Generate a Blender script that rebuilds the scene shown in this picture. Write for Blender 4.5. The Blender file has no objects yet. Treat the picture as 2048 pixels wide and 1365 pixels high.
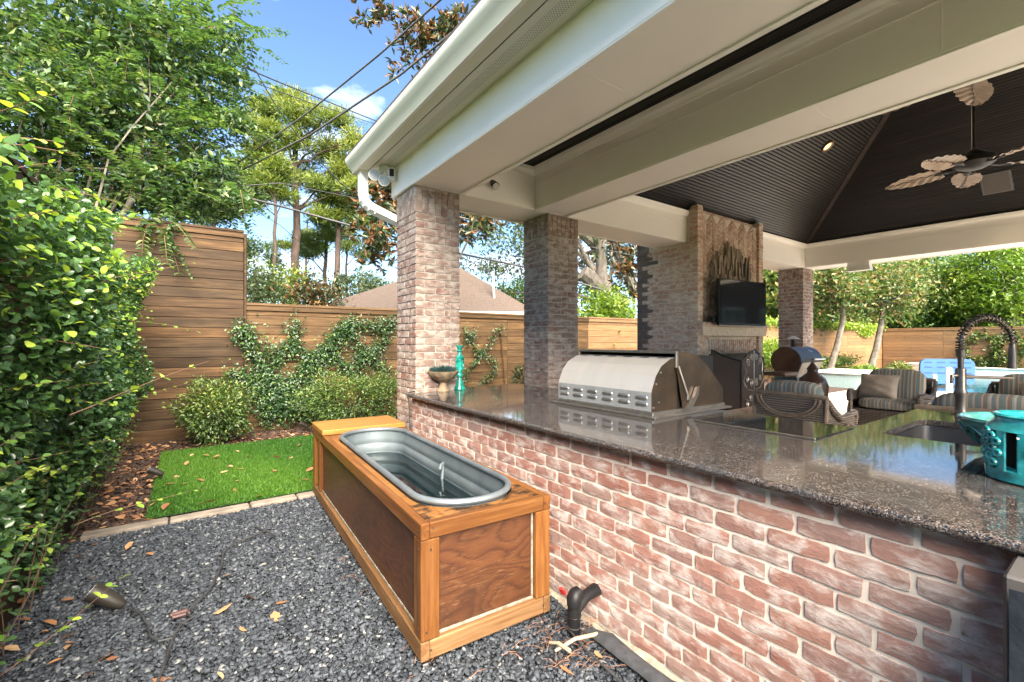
import bpy, math, random
import numpy as np
from mathutils import Vector, Matrix
from mathutils.geometry import tessellate_polygon
random.seed(7)
SC = bpy.context.scene
COL = SC.collection
R = math.radians
PI = math.pi

# ---------------------------------------------------------------- camera, sky, sun, exposure
CAMH = 1.393
YAW = R(35.45)
cam_d = bpy.data.cameras.new('camera')
cam = bpy.data.objects.new('camera', cam_d)
COL.objects.link(cam)
cam.location = (0, 0, CAMH)
cam.rotation_euler = (R(90), 0, -YAW)
cam_d.sensor_width = 36.0
cam_d.lens = 907 * 36.0 / 2048
cam_d.clip_start = 0.05
cam_d.clip_end = 2000
SC.camera = cam

SUN_DIR = Vector((-0.13, -0.71, 0.67)).normalized()     # towards the sun
world = bpy.data.worlds.new('World')
SC.world = world
world.use_nodes = True
wn = world.node_tree
for n in list(wn.nodes):
    wn.nodes.remove(n)
w_out = wn.nodes.new('ShaderNodeOutputWorld')
w_bg = wn.nodes.new('ShaderNodeBackground')
w_sky = wn.nodes.new('ShaderNodeTexSky')
w_sky.sky_type = 'NISHITA'
w_sky.sun_disc = False
w_sky.sun_elevation = math.asin(SUN_DIR.z)
w_sky.sun_rotation = math.atan2(SUN_DIR.x, SUN_DIR.y)
w_sky.air_density = 1.0
w_sky.dust_density = 0.3
w_sky.ozone_density = 5.0
# thin broken cloud over the whole dome
w_tc = wn.nodes.new('ShaderNodeTexCoord')
w_map = wn.nodes.new('ShaderNodeMapping')
w_map.inputs['Scale'].default_value = (1.0, 1.0, 2.6)
w_map.inputs['Location'].default_value = (3.1, 0.7, 0.35)
w_n = wn.nodes.new('ShaderNodeTexNoise')
w_n.inputs['Scale'].default_value = 2.3
w_n.inputs['Detail'].default_value = 9
w_n.inputs['Roughness'].default_value = 0.58
w_r = wn.nodes.new('ShaderNodeValToRGB')
w_r.color_ramp.elements[0].position = 0.57
w_r.color_ramp.elements[0].color = (0, 0, 0, 1)
w_r.color_ramp.elements[1].position = 0.76
w_r.color_ramp.elements[1].color = (1, 1, 1, 1)
w_mix = wn.nodes.new('ShaderNodeMixRGB')
w_mix.inputs[2].default_value = (9.0, 9.2, 9.6, 1)
wn.links.new(w_tc.outputs['Generated'], w_map.inputs['Vector'])
wn.links.new(w_map.outputs['Vector'], w_n.inputs['Vector'])
wn.links.new(w_n.outputs['Fac'], w_r.inputs['Fac'])
wn.links.new(w_r.outputs['Color'], w_mix.inputs['Fac'])
wn.links.new(w_sky.outputs['Color'], w_mix.inputs[1])
wn.links.new(w_mix.outputs['Color'], w_bg.inputs['Color'])
w_bg.inputs['Strength'].default_value = 0.055
wn.links.new(w_bg.outputs['Background'], w_out.inputs['Surface'])

sun_d = bpy.data.lights.new('sun', 'SUN')
sun = bpy.data.objects.new('sun', sun_d)
COL.objects.link(sun)
sun_d.energy = 5.0
sun_d.angle = R(60)
sun_d.color = (1.0, 0.89, 0.74)
sun.rotation_euler = (-SUN_DIR).to_track_quat('-Z', 'Y').to_euler()
sun.location = (-8, -12, 25)

SC.view_settings.view_transform = 'Standard'
SC.view_settings.look = 'None'
SC.view_settings.exposure = 2.7
SC.view_settings.gamma = 1.0
SC.view_settings.use_curve_mapping = False
SC.cycles.max_bounces = 9
SC.cycles.diffuse_bounces = 6
SC.cycles.glossy_bounces = 4
SC.cycles.transparent_max_bounces = 12
SC.cycles.transmission_bounces = 4
SC.cycles.caustics_reflective = False
SC.cycles.caustics_refractive = False
SC.cycles.sample_clamp_indirect = 6.0
SC.cycles.use_denoising = True
SC.cycles.use_adaptive_sampling = True
SC.cycles.adaptive_threshold = 0.03

# ---------------------------------------------------------------- measuring: a pixel of the photo -> a point in the yard
SA, CA = math.sin(YAW), math.cos(YAW)
def at(px, py, d):
    u = (px - 1024) / 907; v = (682 - py) / 907
    return Vector((d * (SA + u * CA), d * (CA - u * SA), CAMH + d * v))
def at_y(px, py, Y):
    u = (px - 1024) / 907
    return at(px, py, Y / (CA - u * SA))
def at_x(px, py, X):
    u = (px - 1024) / 907
    return at(px, py, X / (SA + u * CA))
def at_z(px, py, z):
    return at(px, py, (CAMH - z) / ((py - 682) / 907))

# ---------------------------------------------------------------- materials
def new_mat(name):
    m = bpy.data.materials.new(name)
    m.use_nodes = True
    nt = m.node_tree
    b = nt.nodes['Principled BSDF']
    return m, nt, b
def N(nt, typ, **kw):
    n = nt.nodes.new('ShaderNode' + typ)
    for k, v in kw.items():
        if k in n.inputs:
            n.inputs[k].default_value = v
        else:
            setattr(n, k, v)
    return n
def L(nt, a, b):
    nt.links.new(a, b)
def rgba(c):
    return (c[0], c[1], c[2], 1)
def ramp(nt, fac, stops):
    r = N(nt, 'ValToRGB')
    e = r.color_ramp.elements
    while len(e) < len(stops):
        e.new(0.5)
    for i, (p, c) in enumerate(stops):
        e[i].position = p
        e[i].color = rgba(c) if not isinstance(c, (int, float)) else (c, c, c, 1)
    L(nt, fac, r.inputs['Fac'])
    return r.outputs['Color']
def mixc(nt, fac, a, b, mode='MIX'):
    m = N(nt, 'MixRGB', blend_type=mode)
    for i, x in ((0, fac), (1, a), (2, b)):
        if hasattr(x, 'is_linked'):
            L(nt, x, m.inputs[i])
        elif i == 0:
            m.inputs[0].default_value = x
        else:
            m.inputs[i].default_value = rgba(x)
    return m.outputs['Color']
def mathn(nt, op, a, b=0.0):
    m = N(nt, 'Math', operation=op)
    for i, x in ((0, a), (1, b)):
        if hasattr(x, 'is_linked'):
            L(nt, x, m.inputs[i])
        else:
            m.inputs[i].default_value = x
    return m.outputs[0]
def coords(nt, kind='Object', scale=(1, 1, 1), loc=(0, 0, 0), rnd=0.0):
    if kind == 'Position':
        o = N(nt, 'NewGeometry').outputs['Position']
    else:
        o = N(nt, 'TexCoord').outputs[kind]
    if rnd:
        oi = N(nt, 'ObjectInfo')
        v = N(nt, 'VectorMath', operation='SCALE')
        cx = N(nt, 'CombineXYZ')
        for i in range(3):
            L(nt, oi.outputs['Random'], cx.inputs[i])
        L(nt, cx.outputs[0], v.inputs[0]); v.inputs['Scale'].default_value = rnd
        a = N(nt, 'VectorMath', operation='ADD')
        L(nt, o, a.inputs[0]); L(nt, v.outputs[0], a.inputs[1])
        o = a.outputs[0]
    mp = N(nt, 'Mapping')
    mp.inputs['Scale'].default_value = scale
    mp.inputs['Location'].default_value = loc
    L(nt, o, mp.inputs['Vector'])
    return mp.outputs['Vector']
def noise(nt, vec, scale=5, detail=4, rough=0.55, dist=0.0):
    n = N(nt, 'TexNoise', Scale=scale, Detail=detail, Roughness=rough, Distortion=dist)
    L(nt, vec, n.inputs['Vector'])
    return n.outputs['Fac']
def bump(nt, b, h, strength=0.3, dist=0.01):
    n = N(nt, 'Bump', Strength=strength, Distance=dist)
    L(nt, h, n.inputs['Height'])
    L(nt, n.outputs['Normal'], b.inputs['Normal'])
def pm(name, c1, c2=None, scale=6, stretch=(1, 1, 1), rough=0.6, bmp=0.15, bdist=0.005, metal=0.0, detail=5, rnd=0.0, lo=0.35, hi=0.65,
       kind='Object', spec=0.5, rough2=None, coat=0.0):
    """mottled two-colour procedural surface"""
    m, nt, b = new_mat(name)
    c2 = c2 or tuple(x * 0.8 for x in c1)
    vec = coords(nt, kind, stretch, rnd=13.0 if rnd else 0)
    f = noise(nt, vec, scale, detail)
    col = ramp(nt, f, [(lo, c1), (hi, c2)])
    if rnd:
        oi = N(nt, 'ObjectInfo')
        k = mathn(nt, 'MULTIPLY_ADD', oi.outputs['Random'], 2 * rnd)
        k.node.inputs[2].default_value = 1 - rnd
        cx = N(nt, 'CombineXYZ')
        for i in range(3): L(nt, k, cx.inputs[i])
        col = mixc(nt, 1.0, col, cx.outputs[0], 'MULTIPLY')
    L(nt, col, b.inputs['Base Color'])
    b.inputs['Roughness'].default_value = rough
    if rough2 is not None:
        L(nt, ramp(nt, f, [(0.3, rough), (0.7, rough2)]), b.inputs['Roughness'])
    b.inputs['Metallic'].default_value = metal
    b.inputs['Specular IOR Level'].default_value = spec
    b.inputs['Coat Weight'].default_value = coat
    if bmp:
        bump(nt, b, f, bmp, bdist)
    return m
def wood(name, ca, cb, cc, grain=(1.2, 26, 26), rough=0.65, rnd=0.25, bmp=0.25, weather=0.5, coat=0.0, cw=None, spec=0.15):
    """boards whose length is their local X"""
    m, nt, b = new_mat(name)
    vec = coords(nt, 'Object', grain, rnd=19.0)
    g = noise(nt, vec, 1.6, 6, 0.6, 0.6)
    col = ramp(nt, g, [(0.28, cb), (0.5, ca), (0.74, cc)])
    big = noise(nt, coords(nt, 'Object', (1.3, 4, 4), rnd=31.0), 1.3, 4)
    col = mixc(nt, ramp(nt, big, [(0.42, 0.0), (0.72, weather)]), col, cw or tuple(x * 0.45 for x in ca))
    # knots
    vo = N(nt, 'TexVoronoi', Scale=1.0)
    L(nt, coords(nt, 'Object', (1.6, 5.5, 5.5), rnd=7.0), vo.inputs['Vector'])
    kn = ramp(nt, vo.outputs['Distance'], [(0.03, 1.0), (0.09, 0.0)])
    col = mixc(nt, kn, col, tuple(x * 0.3 for x in cb))
    oi = N(nt, 'ObjectInfo')
    tone = ramp(nt, oi.outputs['Random'], [(0.0, (1 - rnd, 1 - rnd, 1 - rnd)), (0.3, (1.0, 0.98, 0.97)), (0.55, (1 - rnd * .6, 1 - rnd * .45, 1 - rnd * .3)), (0.8, (1 + rnd, 1 + rnd * .85, 1 + rnd * .6)), (1.0, (1 + rnd * .5, 1 + rnd * .3, 1))])
    col = mixc(nt, 1.0, col, tone, 'MULTIPLY')
    st = noise(nt, coords(nt, 'Object', (0.9, 9, 9), rnd=5.0), 1.1, 5, 0.7)
    col = mixc(nt, ramp(nt, st, [(0.52, 0.0), (0.70, min(1, weather * .9))]), col, cw or tuple(x * 0.4 for x in ca))
    L(nt, col, b.inputs['Base Color'])
    b.inputs['Roughness'].default_value = rough
    b.inputs['Specular IOR Level'].default_value = spec
    b.inputs['Coat Weight'].default_value = coat
    b.inputs['Coat Roughness'].default_value = 0.25
    bump(nt, b, g, bmp, 0.004)
    return m
def brick_mat(name, cols, wash, washc=(0.60, 0.53, 0.48), attr=False, dark=0.0, thr=0.5):
    m, nt, b = new_mat(name)
    if attr:
        rn = N(nt, 'Attribute', attribute_name='rnd').outputs['Fac']
    else:
        rn = N(nt, 'ObjectInfo').outputs['Random']
    k = len(cols)
    col = ramp(nt, rn, [((i + 0.5) / k, c) for i, c in enumerate(cols)])
    pos = N(nt, 'NewGeometry').outputs['Position']
    off = N(nt, 'VectorMath', operation='SCALE'); cx = N(nt, 'CombineXYZ')
    L(nt, rn, cx.inputs[0]); L(nt, rn, cx.inputs[1]); L(nt, rn, cx.inputs[2])
    L(nt, cx.outputs[0], off.inputs[0]); off.inputs['Scale'].default_value = 37.0
    ad = N(nt, 'VectorMath', operation='ADD'); L(nt, pos, ad.inputs[0]); L(nt, off.outputs[0], ad.inputs[1])
    mp = N(nt, 'Mapping'); mp.inputs['Scale'].default_value = (1, 1, 1.9); L(nt, ad.outputs[0], mp.inputs['Vector'])
    n1 = noise(nt, mp.outputs[0], 9.0, 6, 0.62, 0.4)
    n2 = noise(nt, mp.outputs[0], 60.0, 4, 0.6)
    n3 = noise(nt, pos, 1.1, 3)
    col = mixc(nt, ramp(nt, n2, [(0.35, 0.0), (0.7, 0.35)]), col, (0.20, 0.10, 0.07))
    w = mathn(nt, 'MULTIPLY', ramp(nt, n1, [(thr - 0.04, 0.0), (thr + 0.13, 1.0)]), wash)
    w = mathn(nt, 'MULTIPLY', w, ramp(nt, n2, [(0.25, 0.55), (0.6, 1.0)]))
    w = mathn(nt, 'ADD', w, mathn(nt, 'MULTIPLY', ramp(nt, n3, [(0.35, 0.0), (0.7, 1.0)]), wash * 0.22))
    col = mixc(nt, w, col, washc)
    if dark:
        col = mixc(nt, mathn(nt, 'MULTIPLY', ramp(nt, n1, [(0.3, 0.0), (0.55, 1.0)]), dark), col, (0.035, 0.03, 0.026))
    L(nt, col, b.inputs['Base Color'])
    b.inputs['Roughness'].default_value = 0.88
    b.inputs['Specular IOR Level'].default_value = 0.25
    bump(nt, b, mathn(nt, 'ADD', n1, mathn(nt, 'MULTIPLY', n2, 0.6)), 0.55, 0.006)
    return m
def leaf_mat(name, stops, rough=0.42, trans=0.3, tcol=None, spec=0.5):
    m, nt, b = new_mat(name)
    rn = N(nt, 'Attribute', attribute_name='rnd').outputs['Fac']
    col = ramp(nt, rn, stops)
    L(nt, col, b.inputs['Base Color'])
    b.inputs['Roughness'].default_value = rough
    b.inputs['Specular IOR Level'].default_value = spec
    t = N(nt, 'BsdfTranslucent')
    tc = mixc(nt, 1.0, col, tcol or (1.5, 1.6, 0.7), 'MULTIPLY')
    L(nt, tc, t.inputs['Color'])
    mx = N(nt, 'MixShader'); mx.inputs[0].default_value = trans
    L(nt, b.outputs[0], mx.inputs[1]); L(nt, t.outputs[0], mx.inputs[2])
    L(nt, mx.outputs[0], nt.nodes['Material Output'].inputs['Surface'])
    return m
def water_mat(name, tint, rough=0.02, wave=6.0, strength=0.06, ior=1.33):
    m, nt, b = new_mat(name)
    nt.nodes.remove(b)
    tr = N(nt, 'BsdfTransparent'); tr.inputs['Color'].default_value = rgba(tint)
    gl = N(nt, 'BsdfGlossy'); gl.inputs['Roughness'].default_value = rough
    fr = N(nt, 'Fresnel'); fr.inputs['IOR'].default_value = ior
    bp = N(nt, 'Bump', Strength=strength, Distance=0.05)
    L(nt, noise(nt, coords(nt, 'Position'), wave, 3), bp.inputs['Height'])
    L(nt, bp.outputs[0], gl.inputs['Normal']); L(nt, bp.outputs[0], fr.inputs['Normal'])
    mx = N(nt, 'MixShader')
    L(nt, fr.outputs[0], mx.inputs[0]); L(nt, tr.outputs[0], mx.inputs[1]); L(nt, gl.outputs[0], mx.inputs[2])
    L(nt, mx.outputs[0], nt.nodes['Material Output'].inputs['Surface'])
    return m

M = {}
M['cream'] = pm('cream_paint', (0.88, 0.825, 0.775), (0.81, 0.755, 0.695), 0.9, rough=0.5, bmp=0.05, kind='Position', lo=0.45, hi=0.8, detail=9)
M['cream_line'] = pm('cream_trim', (0.89, 0.85, 0.80), (0.84, 0.80, 0.745), 2, rough=0.45, bmp=0.03, kind='Position')
M['gutter'] = pm('gutter_paint', (0.80, 0.76, 0.65), (0.74, 0.71, 0.60), 1.5, rough=0.4, bmp=0.03, kind='Position')
M['gap'] = pm('dark_gap', (0.03, 0.03, 0.026), rough=0.9)
M['dark_plank'] = wood('dark_stained_plank', (0.012, 0.0095, 0.0085), (0.006, 0.005, 0.0048), (0.022, 0.018, 0.016), (1.0, 40, 40), rough=0.40, rnd=0.3, bmp=0.3, weather=0.15, spec=0.30)
M['hip_wood'] = wood('hip_trim_wood', (0.026, 0.016, 0.012), (0.016, 0.010, 0.008), (0.04, 0.026, 0.02), rough=0.5, rnd=0.1)
M['mortar'] = pm('mortar', (0.70, 0.63, 0.545), (0.60, 0.535, 0.455), 16, rough=0.95, bmp=0.7, bdist=0.006, kind='Position')
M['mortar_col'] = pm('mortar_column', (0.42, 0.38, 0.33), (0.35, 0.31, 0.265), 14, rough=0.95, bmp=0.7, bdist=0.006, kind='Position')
M['mortar_fire'] = pm('mortar_fireplace', (0.62, 0.53, 0.42), (0.48, 0.41, 0.32), 14, rough=0.95, bmp=0.7, kind='Position')
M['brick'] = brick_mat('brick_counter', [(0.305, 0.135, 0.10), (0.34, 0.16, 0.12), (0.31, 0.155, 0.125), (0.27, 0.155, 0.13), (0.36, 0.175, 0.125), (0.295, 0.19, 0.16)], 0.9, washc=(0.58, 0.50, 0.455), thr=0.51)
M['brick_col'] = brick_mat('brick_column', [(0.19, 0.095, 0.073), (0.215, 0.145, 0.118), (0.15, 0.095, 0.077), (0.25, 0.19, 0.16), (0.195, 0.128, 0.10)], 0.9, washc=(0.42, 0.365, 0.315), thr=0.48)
M['brick_fire'] = brick_mat('brick_fireplace', [(0.42, 0.22, 0.155), (0.46, 0.31, 0.235), (0.36, 0.20, 0.145), (0.50, 0.40, 0.32), (0.44, 0.25, 0.17)], 0.8, washc=(0.66, 0.56, 0.45), thr=0.48)
M['brick_sooty'] = brick_mat('brick_stained_black', [(0.20, 0.13, 0.10), (0.28, 0.19, 0.15), (0.13, 0.095, 0.075)], 0.6, dark=0.75)
M['brick_stuff'] = brick_mat('brick_joined', [(0.38, 0.22, 0.155), (0.45, 0.30, 0.22), (0.32, 0.19, 0.135), (0.48, 0.36, 0.28)], 0.7, washc=(0.60, 0.50, 0.39), attr=True, thr=0.5)
M['fence'] = wood('fence_cedar_dark', (0.056, 0.033, 0.0165), (0.021, 0.0135, 0.008), (0.11, 0.066, 0.031), rnd=0.45, weather=0.75, cw=(0.026, 0.016, 0.009))
M['fence_light'] = wood('fence_cedar_light', (0.22, 0.128, 0.064), (0.145, 0.078, 0.036), (0.285, 0.18, 0.095), rnd=0.2, weather=0.35, cw=(0.18, 0.115, 0.065))
M['fence_gold'] = wood('fence_cedar_gold', (0.098, 0.058, 0.027), (0.046, 0.028, 0.0145), (0.165, 0.10, 0.048), rnd=0.35, weather=0.55, cw=(0.050, 0.032, 0.018))
M['frame_wood'] = wood('tub_frame_wood', (0.165, 0.068, 0.019), (0.095, 0.034, 0.009), (0.23, 0.108, 0.036), (1.4, 30, 30), rough=0.5, rnd=0.2, weather=0.7, coat=0.12, cw=(0.085, 0.030, 0.010))
M['frame_pale'] = wood('tub_bottom_rail_wood', (0.19, 0.10, 0.043), (0.11, 0.05, 0.019), (0.27, 0.165, 0.08), (1.4, 30, 30), rough=0.6, rnd=0.1, weather=0.5)
def deck_stain():
    m = wood('tub_deck_wood', (0.215, 0.092, 0.025), (0.125, 0.046, 0.011), (0.28, 0.135, 0.042), (9, 1.4, 9), rough=0.5, rnd=0.05, weather=0.6, coat=0.15, cw=(0.075, 0.038, 0.018))
    nt = m.node_tree; b = nt.nodes['Principled BSDF']
    src = b.inputs['Base Color'].links[0].from_socket
    sx = N(nt, 'SeparateXYZ'); L(nt, coords(nt, 'Object'), sx.inputs[0])
    near = ramp(nt, mathn(nt, 'MULTIPLY', sx.outputs[1], -1.0), [(0.90, 0.0), (1.0, 1.0)])
    blot = ramp(nt, noise(nt, coords(nt, 'Object', (7, 16, 1)), 1.2, 6, 0.7), [(0.46, 0.0), (0.58, 0.92)])
    L(nt, mixc(nt, mathn(nt, 'MULTIPLY', near, blot), src, (0.012, 0.009, 0.007)), b.inputs['Base Color'])
    return m
M['deck_wood'] = deck_stain()
M['lid_wood'] = wood('tub_lid_wood', (0.34, 0.155, 0.040), (0.26, 0.105, 0.024), (0.40, 0.20, 0.058), (1.4, 22, 22), rough=0.4, rnd=0.05, weather=0.05, coat=0.35)
def plywood(name):
    m, nt, b = new_mat(name)
    n0 = noise(nt, coords(nt, 'Object', (1.0, 1.0, 2.6)), 1.5, 2, 0.45, 0.3)
    rings = mathn(nt, 'FRACT', mathn(nt, 'MULTIPLY', n0, 17.0))
    n4 = noise(nt, coords(nt, 'Object', (3, 3, 40)), 2.0, 5, 0.7)
    rings = mathn(nt, 'ADD', rings, mathn(nt, 'MULTIPLY', mathn(nt, 'SUBTRACT', n4, 0.5), 0.9))
    col = ramp(nt, rings, [(0.0, (0.040, 0.012, 0.004)), (0.22, (0.066, 0.021, 0.006)), (0.75, (0.086, 0.030, 0.009)), (1.0, (0.048, 0.015, 0.005))])
    s_ = noise(nt, coords(nt, 'Object', (1, 1, 1)), 2.2, 5, 0.65)
    col = mixc(nt, ramp(nt, s_, [(0.45, 0.0), (0.72, 0.75)]), col, (0.032, 0.013, 0.006))
    f = noise(nt, coords(nt, 'Object', (5, 5, 70)), 2.0, 5, 0.75)
    sc = mathn(nt, 'MULTIPLY', ramp(nt, f, [(0.54, 0.0), (0.66, 0.85)]), ramp(nt, noise(nt, coords(nt, 'Object', (1, 1, 1), (4, 2, 1)), 2.4, 3), [(0.47, 0.0), (0.62, 1.0)]))
    col = mixc(nt, sc, col, (0.19, 0.10, 0.04))
    L(nt, col, b.inputs['Base Color']); b.inputs['Roughness'].default_value = 0.5
    bump(nt, b, f, 0.2, 0.003)
    return m
M['ply'] = plywood('weathered_plywood')
M['sealant'] = pm('white_sealant', (0.27, 0.245, 0.20), (0.13, 0.105, 0.07), 18, rough=0.8)
M['galv'] = pm('galvanised_steel', (0.20, 0.23, 0.25), (0.13, 0.155, 0.175), 7, rough=0.42, bmp=0.06, metal=0.55, rough2=0.55)
M['galv_in'] = pm('galvanised_inside', (0.17, 0.205, 0.22), (0.115, 0.145, 0.16), 5, stretch=(1, 1, 0.3), rough=0.45, bmp=0.05, metal=0.25)
M['steel'] = pm('stainless_rear', (0.55, 0.51, 0.45), (0.50, 0.475, 0.43), 3, stretch=(1, 3, 0.4), rough=0.36, bmp=0.02, metal=0.35, rough2=0.45)
M['steel_grey'] = pm('stainless_rear_panel', (0.42, 0.44, 0.43), (0.34, 0.35, 0.35), 3, stretch=(1, 4, 1), rough=0.38, bmp=0.02, metal=0.35)
M['steel_side'] = pm('stainless_smoked', (0.22, 0.15, 0.095), (0.085, 0.068, 0.056), 3.5, rough=0.33, bmp=0.02, metal=0.85, rough2=0.45)
M['steel_trim'] = pm('stainless_trim', (0.55, 0.51, 0.46), (0.42, 0.39, 0.35), 5, stretch=(1, 4, 1), rough=0.28, bmp=0.02, metal=0.9)
M['sink_steel'] = pm('sink_steel', (0.34, 0.33, 0.32), (0.22, 0.21, 0.21), 4, stretch=(1, 1, 0.2), rough=0.25, bmp=0.0, metal=0.95)
M['black'] = pm('black_gap', (0.008, 0.008, 0.008), rough=0.7)
M['black_metal'] = pm('black_iron', (0.018, 0.016, 0.015), (0.03, 0.026, 0.024), 20, rough=0.5, metal=0.4)
M['bronze'] = pm('oil_rubbed_bronze', (0.14, 0.115, 0.095), (0.10, 0.082, 0.068), 18, rough=0.35, metal=0.7, bmp=0.03)
M['black_plastic'] = pm('black_plastic', (0.008, 0.008, 0.009), (0.013, 0.013, 0.014), 14, rough=0.45, bmp=0.1, spec=0.25)
M['path_bronze'] = pm('dark_bronze', (0.030, 0.026, 0.021), (0.022, 0.019, 0.016), 14, rough=0.45, bmp=0.05, spec=0.3)
M['white_plastic'] = pm('white_plastic', (0.70, 0.69, 0.64), (0.62, 0.61, 0.56), 5, rough=0.4, bmp=0.02)
M['red_plastic'] = pm('red_plastic', (0.5, 0.03, 0.025), rough=0.4)
M['lens'] = pm('grey_lens', (0.34, 0.34, 0.34), (0.42, 0.42, 0.42), 60, rough=0.2)
M['wire'] = pm('cable_black', (0.025, 0.025, 0.027), (0.05, 0.05, 0.052), 8, rough=0.55)
M['wire_grey'] = pm('cable_grey', (0.07, 0.068, 0.07), (0.10, 0.095, 0.092), 3, rough=0.6)
def granite(name):
    m, nt, b = new_mat(name)
    vec = coords(nt, 'Position')
    vo = N(nt, 'TexVoronoi', Scale=300.0); L(nt, vec, vo.inputs['Vector'])
    n1 = noise(nt, vec, 45, 5, 0.65)
    n2 = noise(nt, vec, 9, 3)
    sep = N(nt, 'SeparateColor'); L(nt, vo.outputs['Color'], sep.inputs[0])
    f = mathn(nt, 'ADD', mathn(nt, 'MULTIPLY', sep.outputs[0], 0.55), mathn(nt, 'MULTIPLY', n1, 0.5))
    col = ramp(nt, f, [(0.28, (0.006, 0.007, 0.009)), (0.46, (0.028, 0.029, 0.032)), (0.60, (0.085, 0.055, 0.040)), (0.70, (0.12, 0.10, 0.085)), (0.84, (0.23, 0.225, 0.22))])
    col = mixc(nt, ramp(nt, n2, [(0.4, 0.0), (0.7, 0.45)]), col, (0.04, 0.045, 0.05))
    L(nt, col, b.inputs['Base Color'])
    b.inputs['Roughness'].default_value = 0.055
    b.inputs['Specular IOR Level'].default_value = 0.42
    return m
M['granite'] = granite('polished_granite')
M['concrete'] = pm('rough_concrete', (0.36, 0.31, 0.24), (0.22, 0.19, 0.145), 12, rough=0.95, bmp=0.8, bdist=0.02, kind='Position')
def turquoise(name, a, c):
    m, nt, b = new_mat(name)
    n1 = noise(nt, coords(nt, 'Object', (1, 1, 1.6)), 16, 5)
    col = ramp(nt, n1, [(0.3, c), (0.55, a), (0.8, tuple(min(1, x * 1.7 + 0.03) for x in a))])
    L(nt, col, b.inputs['Base Color'])
    b.inputs['Roughness'].default_value = 0.16
    b.inputs['Coat Weight'].default_value = 0.6
    b.inputs['Coat Roughness'].default_value = 0.06
    bump(nt, b, n1, 0.15, 0.004)
    return m
M['turq'] = turquoise('turquoise_glaze', (0.03, 0.36, 0.36), (0.01, 0.16, 0.17))
M['turq_dull'] = turquoise('green_turquoise_glaze', (0.075, 0.30, 0.27), (0.02, 0.12, 0.12))
M['turq_green'] = turquoise('emerald_glaze', (0.01, 0.28, 0.22), (0.004, 0.09, 0.07))
M['stone_urn'] = pm('aged_cast_stone', (0.30, 0.22, 0.135), (0.16, 0.115, 0.075), 18, rough=0.85, bmp=0.6, bdist=0.006)
M['gravel_base'] = pm('gravel_bed', (0.018, 0.020, 0.024), (0.032, 0.035, 0.040), 90, rough=0.9, bmp=0.6, kind='Position')
M['patio'] = None
def patio_mat(name):
    m, nt, b = new_mat(name)
    vec = coords(nt, 'Position')
    br = N(nt, 'TexBrick', Scale=1.0)
    br.inputs['Color1'].default_value = (0.62, 0.57, 0.49, 1)
    br.inputs['Color2'].default_value = (0.55, 0.51, 0.45, 1)
    br.inputs['Mortar'].default_value = (0.26, 0.23, 0.195, 1)
    br.inputs['Mortar Size'].default_value = 0.012
    br.inputs['Brick Width'].default_value = 0.9
    br.inputs['Row Height'].default_value = 0.6
    L(nt, vec, br.inputs['Vector'])
    n1 = noise(nt, vec, 2.4, 6, 0.6)
    col = mixc(nt, ramp(nt, n1, [(0.35, 0.0), (0.75, 0.5)]), br.outputs['Color'], (0.34, 0.25, 0.17))
    L(nt, col, b.inputs['Base Color'])
    b.inputs['Roughness'].default_value = 0.7
    bump(nt, b, n1, 0.3, 0.01)
    return m
M['patio'] = patio_mat('travertine_paving')
M['soil'] = pm('soil', (0.06, 0.042, 0.028), (0.035, 0.025, 0.018), 5, rough=0.95, bmp=0.8, bdist=0.03, kind='Position')
M['mulch'] = pm('bark_mulch', (0.070, 0.038, 0.024), (0.032, 0.019, 0.013), 26, rough=0.95, bmp=1.0, bdist=0.03, kind='Position')
M['lawn_far'] = pm('rough_grass', (0.055, 0.085, 0.025), (0.035, 0.055, 0.018), 3, rough=0.95, kind='Position')
M['turf_base'] = pm('turf_backing', (0.018, 0.062, 0.008), (0.012, 0.042, 0.005), 40, rough=0.9, kind='Position')
M['edging'] = pm('limestone_edging', (0.25, 0.21, 0.165), (0.15, 0.125, 0.10), 9, rough=0.9, bmp=0.5, bdist=0.01, rnd=0.12, kind='Position')
M['pool_tile'] = pm('pool_plaster', (0.26, 0.62, 0.74), (0.20, 0.54, 0.68), 1.5, rough=0.6, kind='Position')
M['pool_water'] = water_mat('pool_water', (0.72, 0.93, 0.97), wave=3.0, strength=0.1)
M['tub_water'] = water_mat('tub_water', (0.66, 0.86, 0.89), wave=5.0, strength=0.03, ior=1.75)
M['coping'] = pm('pale_coping', (0.62, 0.60, 0.55), (0.52, 0.50, 0.45), 4, rough=0.8, kind='Position')
M['spa'] = pm('glass_tile_pale', (0.38, 0.50, 0.48), (0.28, 0.40, 0.39), 30, rough=0.35, kind='Position')
M['blue_plastic'] = pm('blue_moulded_plastic', (0.045, 0.125, 0.31), (0.038, 0.11, 0.28), 3, rough=0.45, bmp=0.03)
M['shingle'] = pm('asphalt_shingle', (0.045, 0.042, 0.040), (0.07, 0.065, 0.06), 30, rough=0.95, bmp=0.6, kind='Position')
M['bark'] = pm('pine_bark', (0.080, 0.052, 0.040), (0.040, 0.028, 0.022), 3.0, stretch=(2.5, 2.5, 0.6), rough=0.95, bmp=1.0, bdist=0.06, kind='Position')
M['bark_grey'] = pm('grey_bark', (0.20, 0.175, 0.14), (0.10, 0.085, 0.068), 5.0, stretch=(2, 2, 0.6), rough=0.95, bmp=0.8, bdist=0.03, kind='Position')
M['bark_pale'] = pm('pale_mottled_bark', (0.21, 0.185, 0.15), (0.10, 0.083, 0.063), 6.0, rough=0.9, bmp=0.4, kind='Position')
M['twig'] = pm('brown_twig', (0.13, 0.075, 0.045), (0.09, 0.05, 0.03), 12, rough=0.9)
M['stick'] = pm('pale_stick', (0.46, 0.34, 0.24), (0.34, 0.24, 0.16), 20, rough=0.8)
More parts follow.
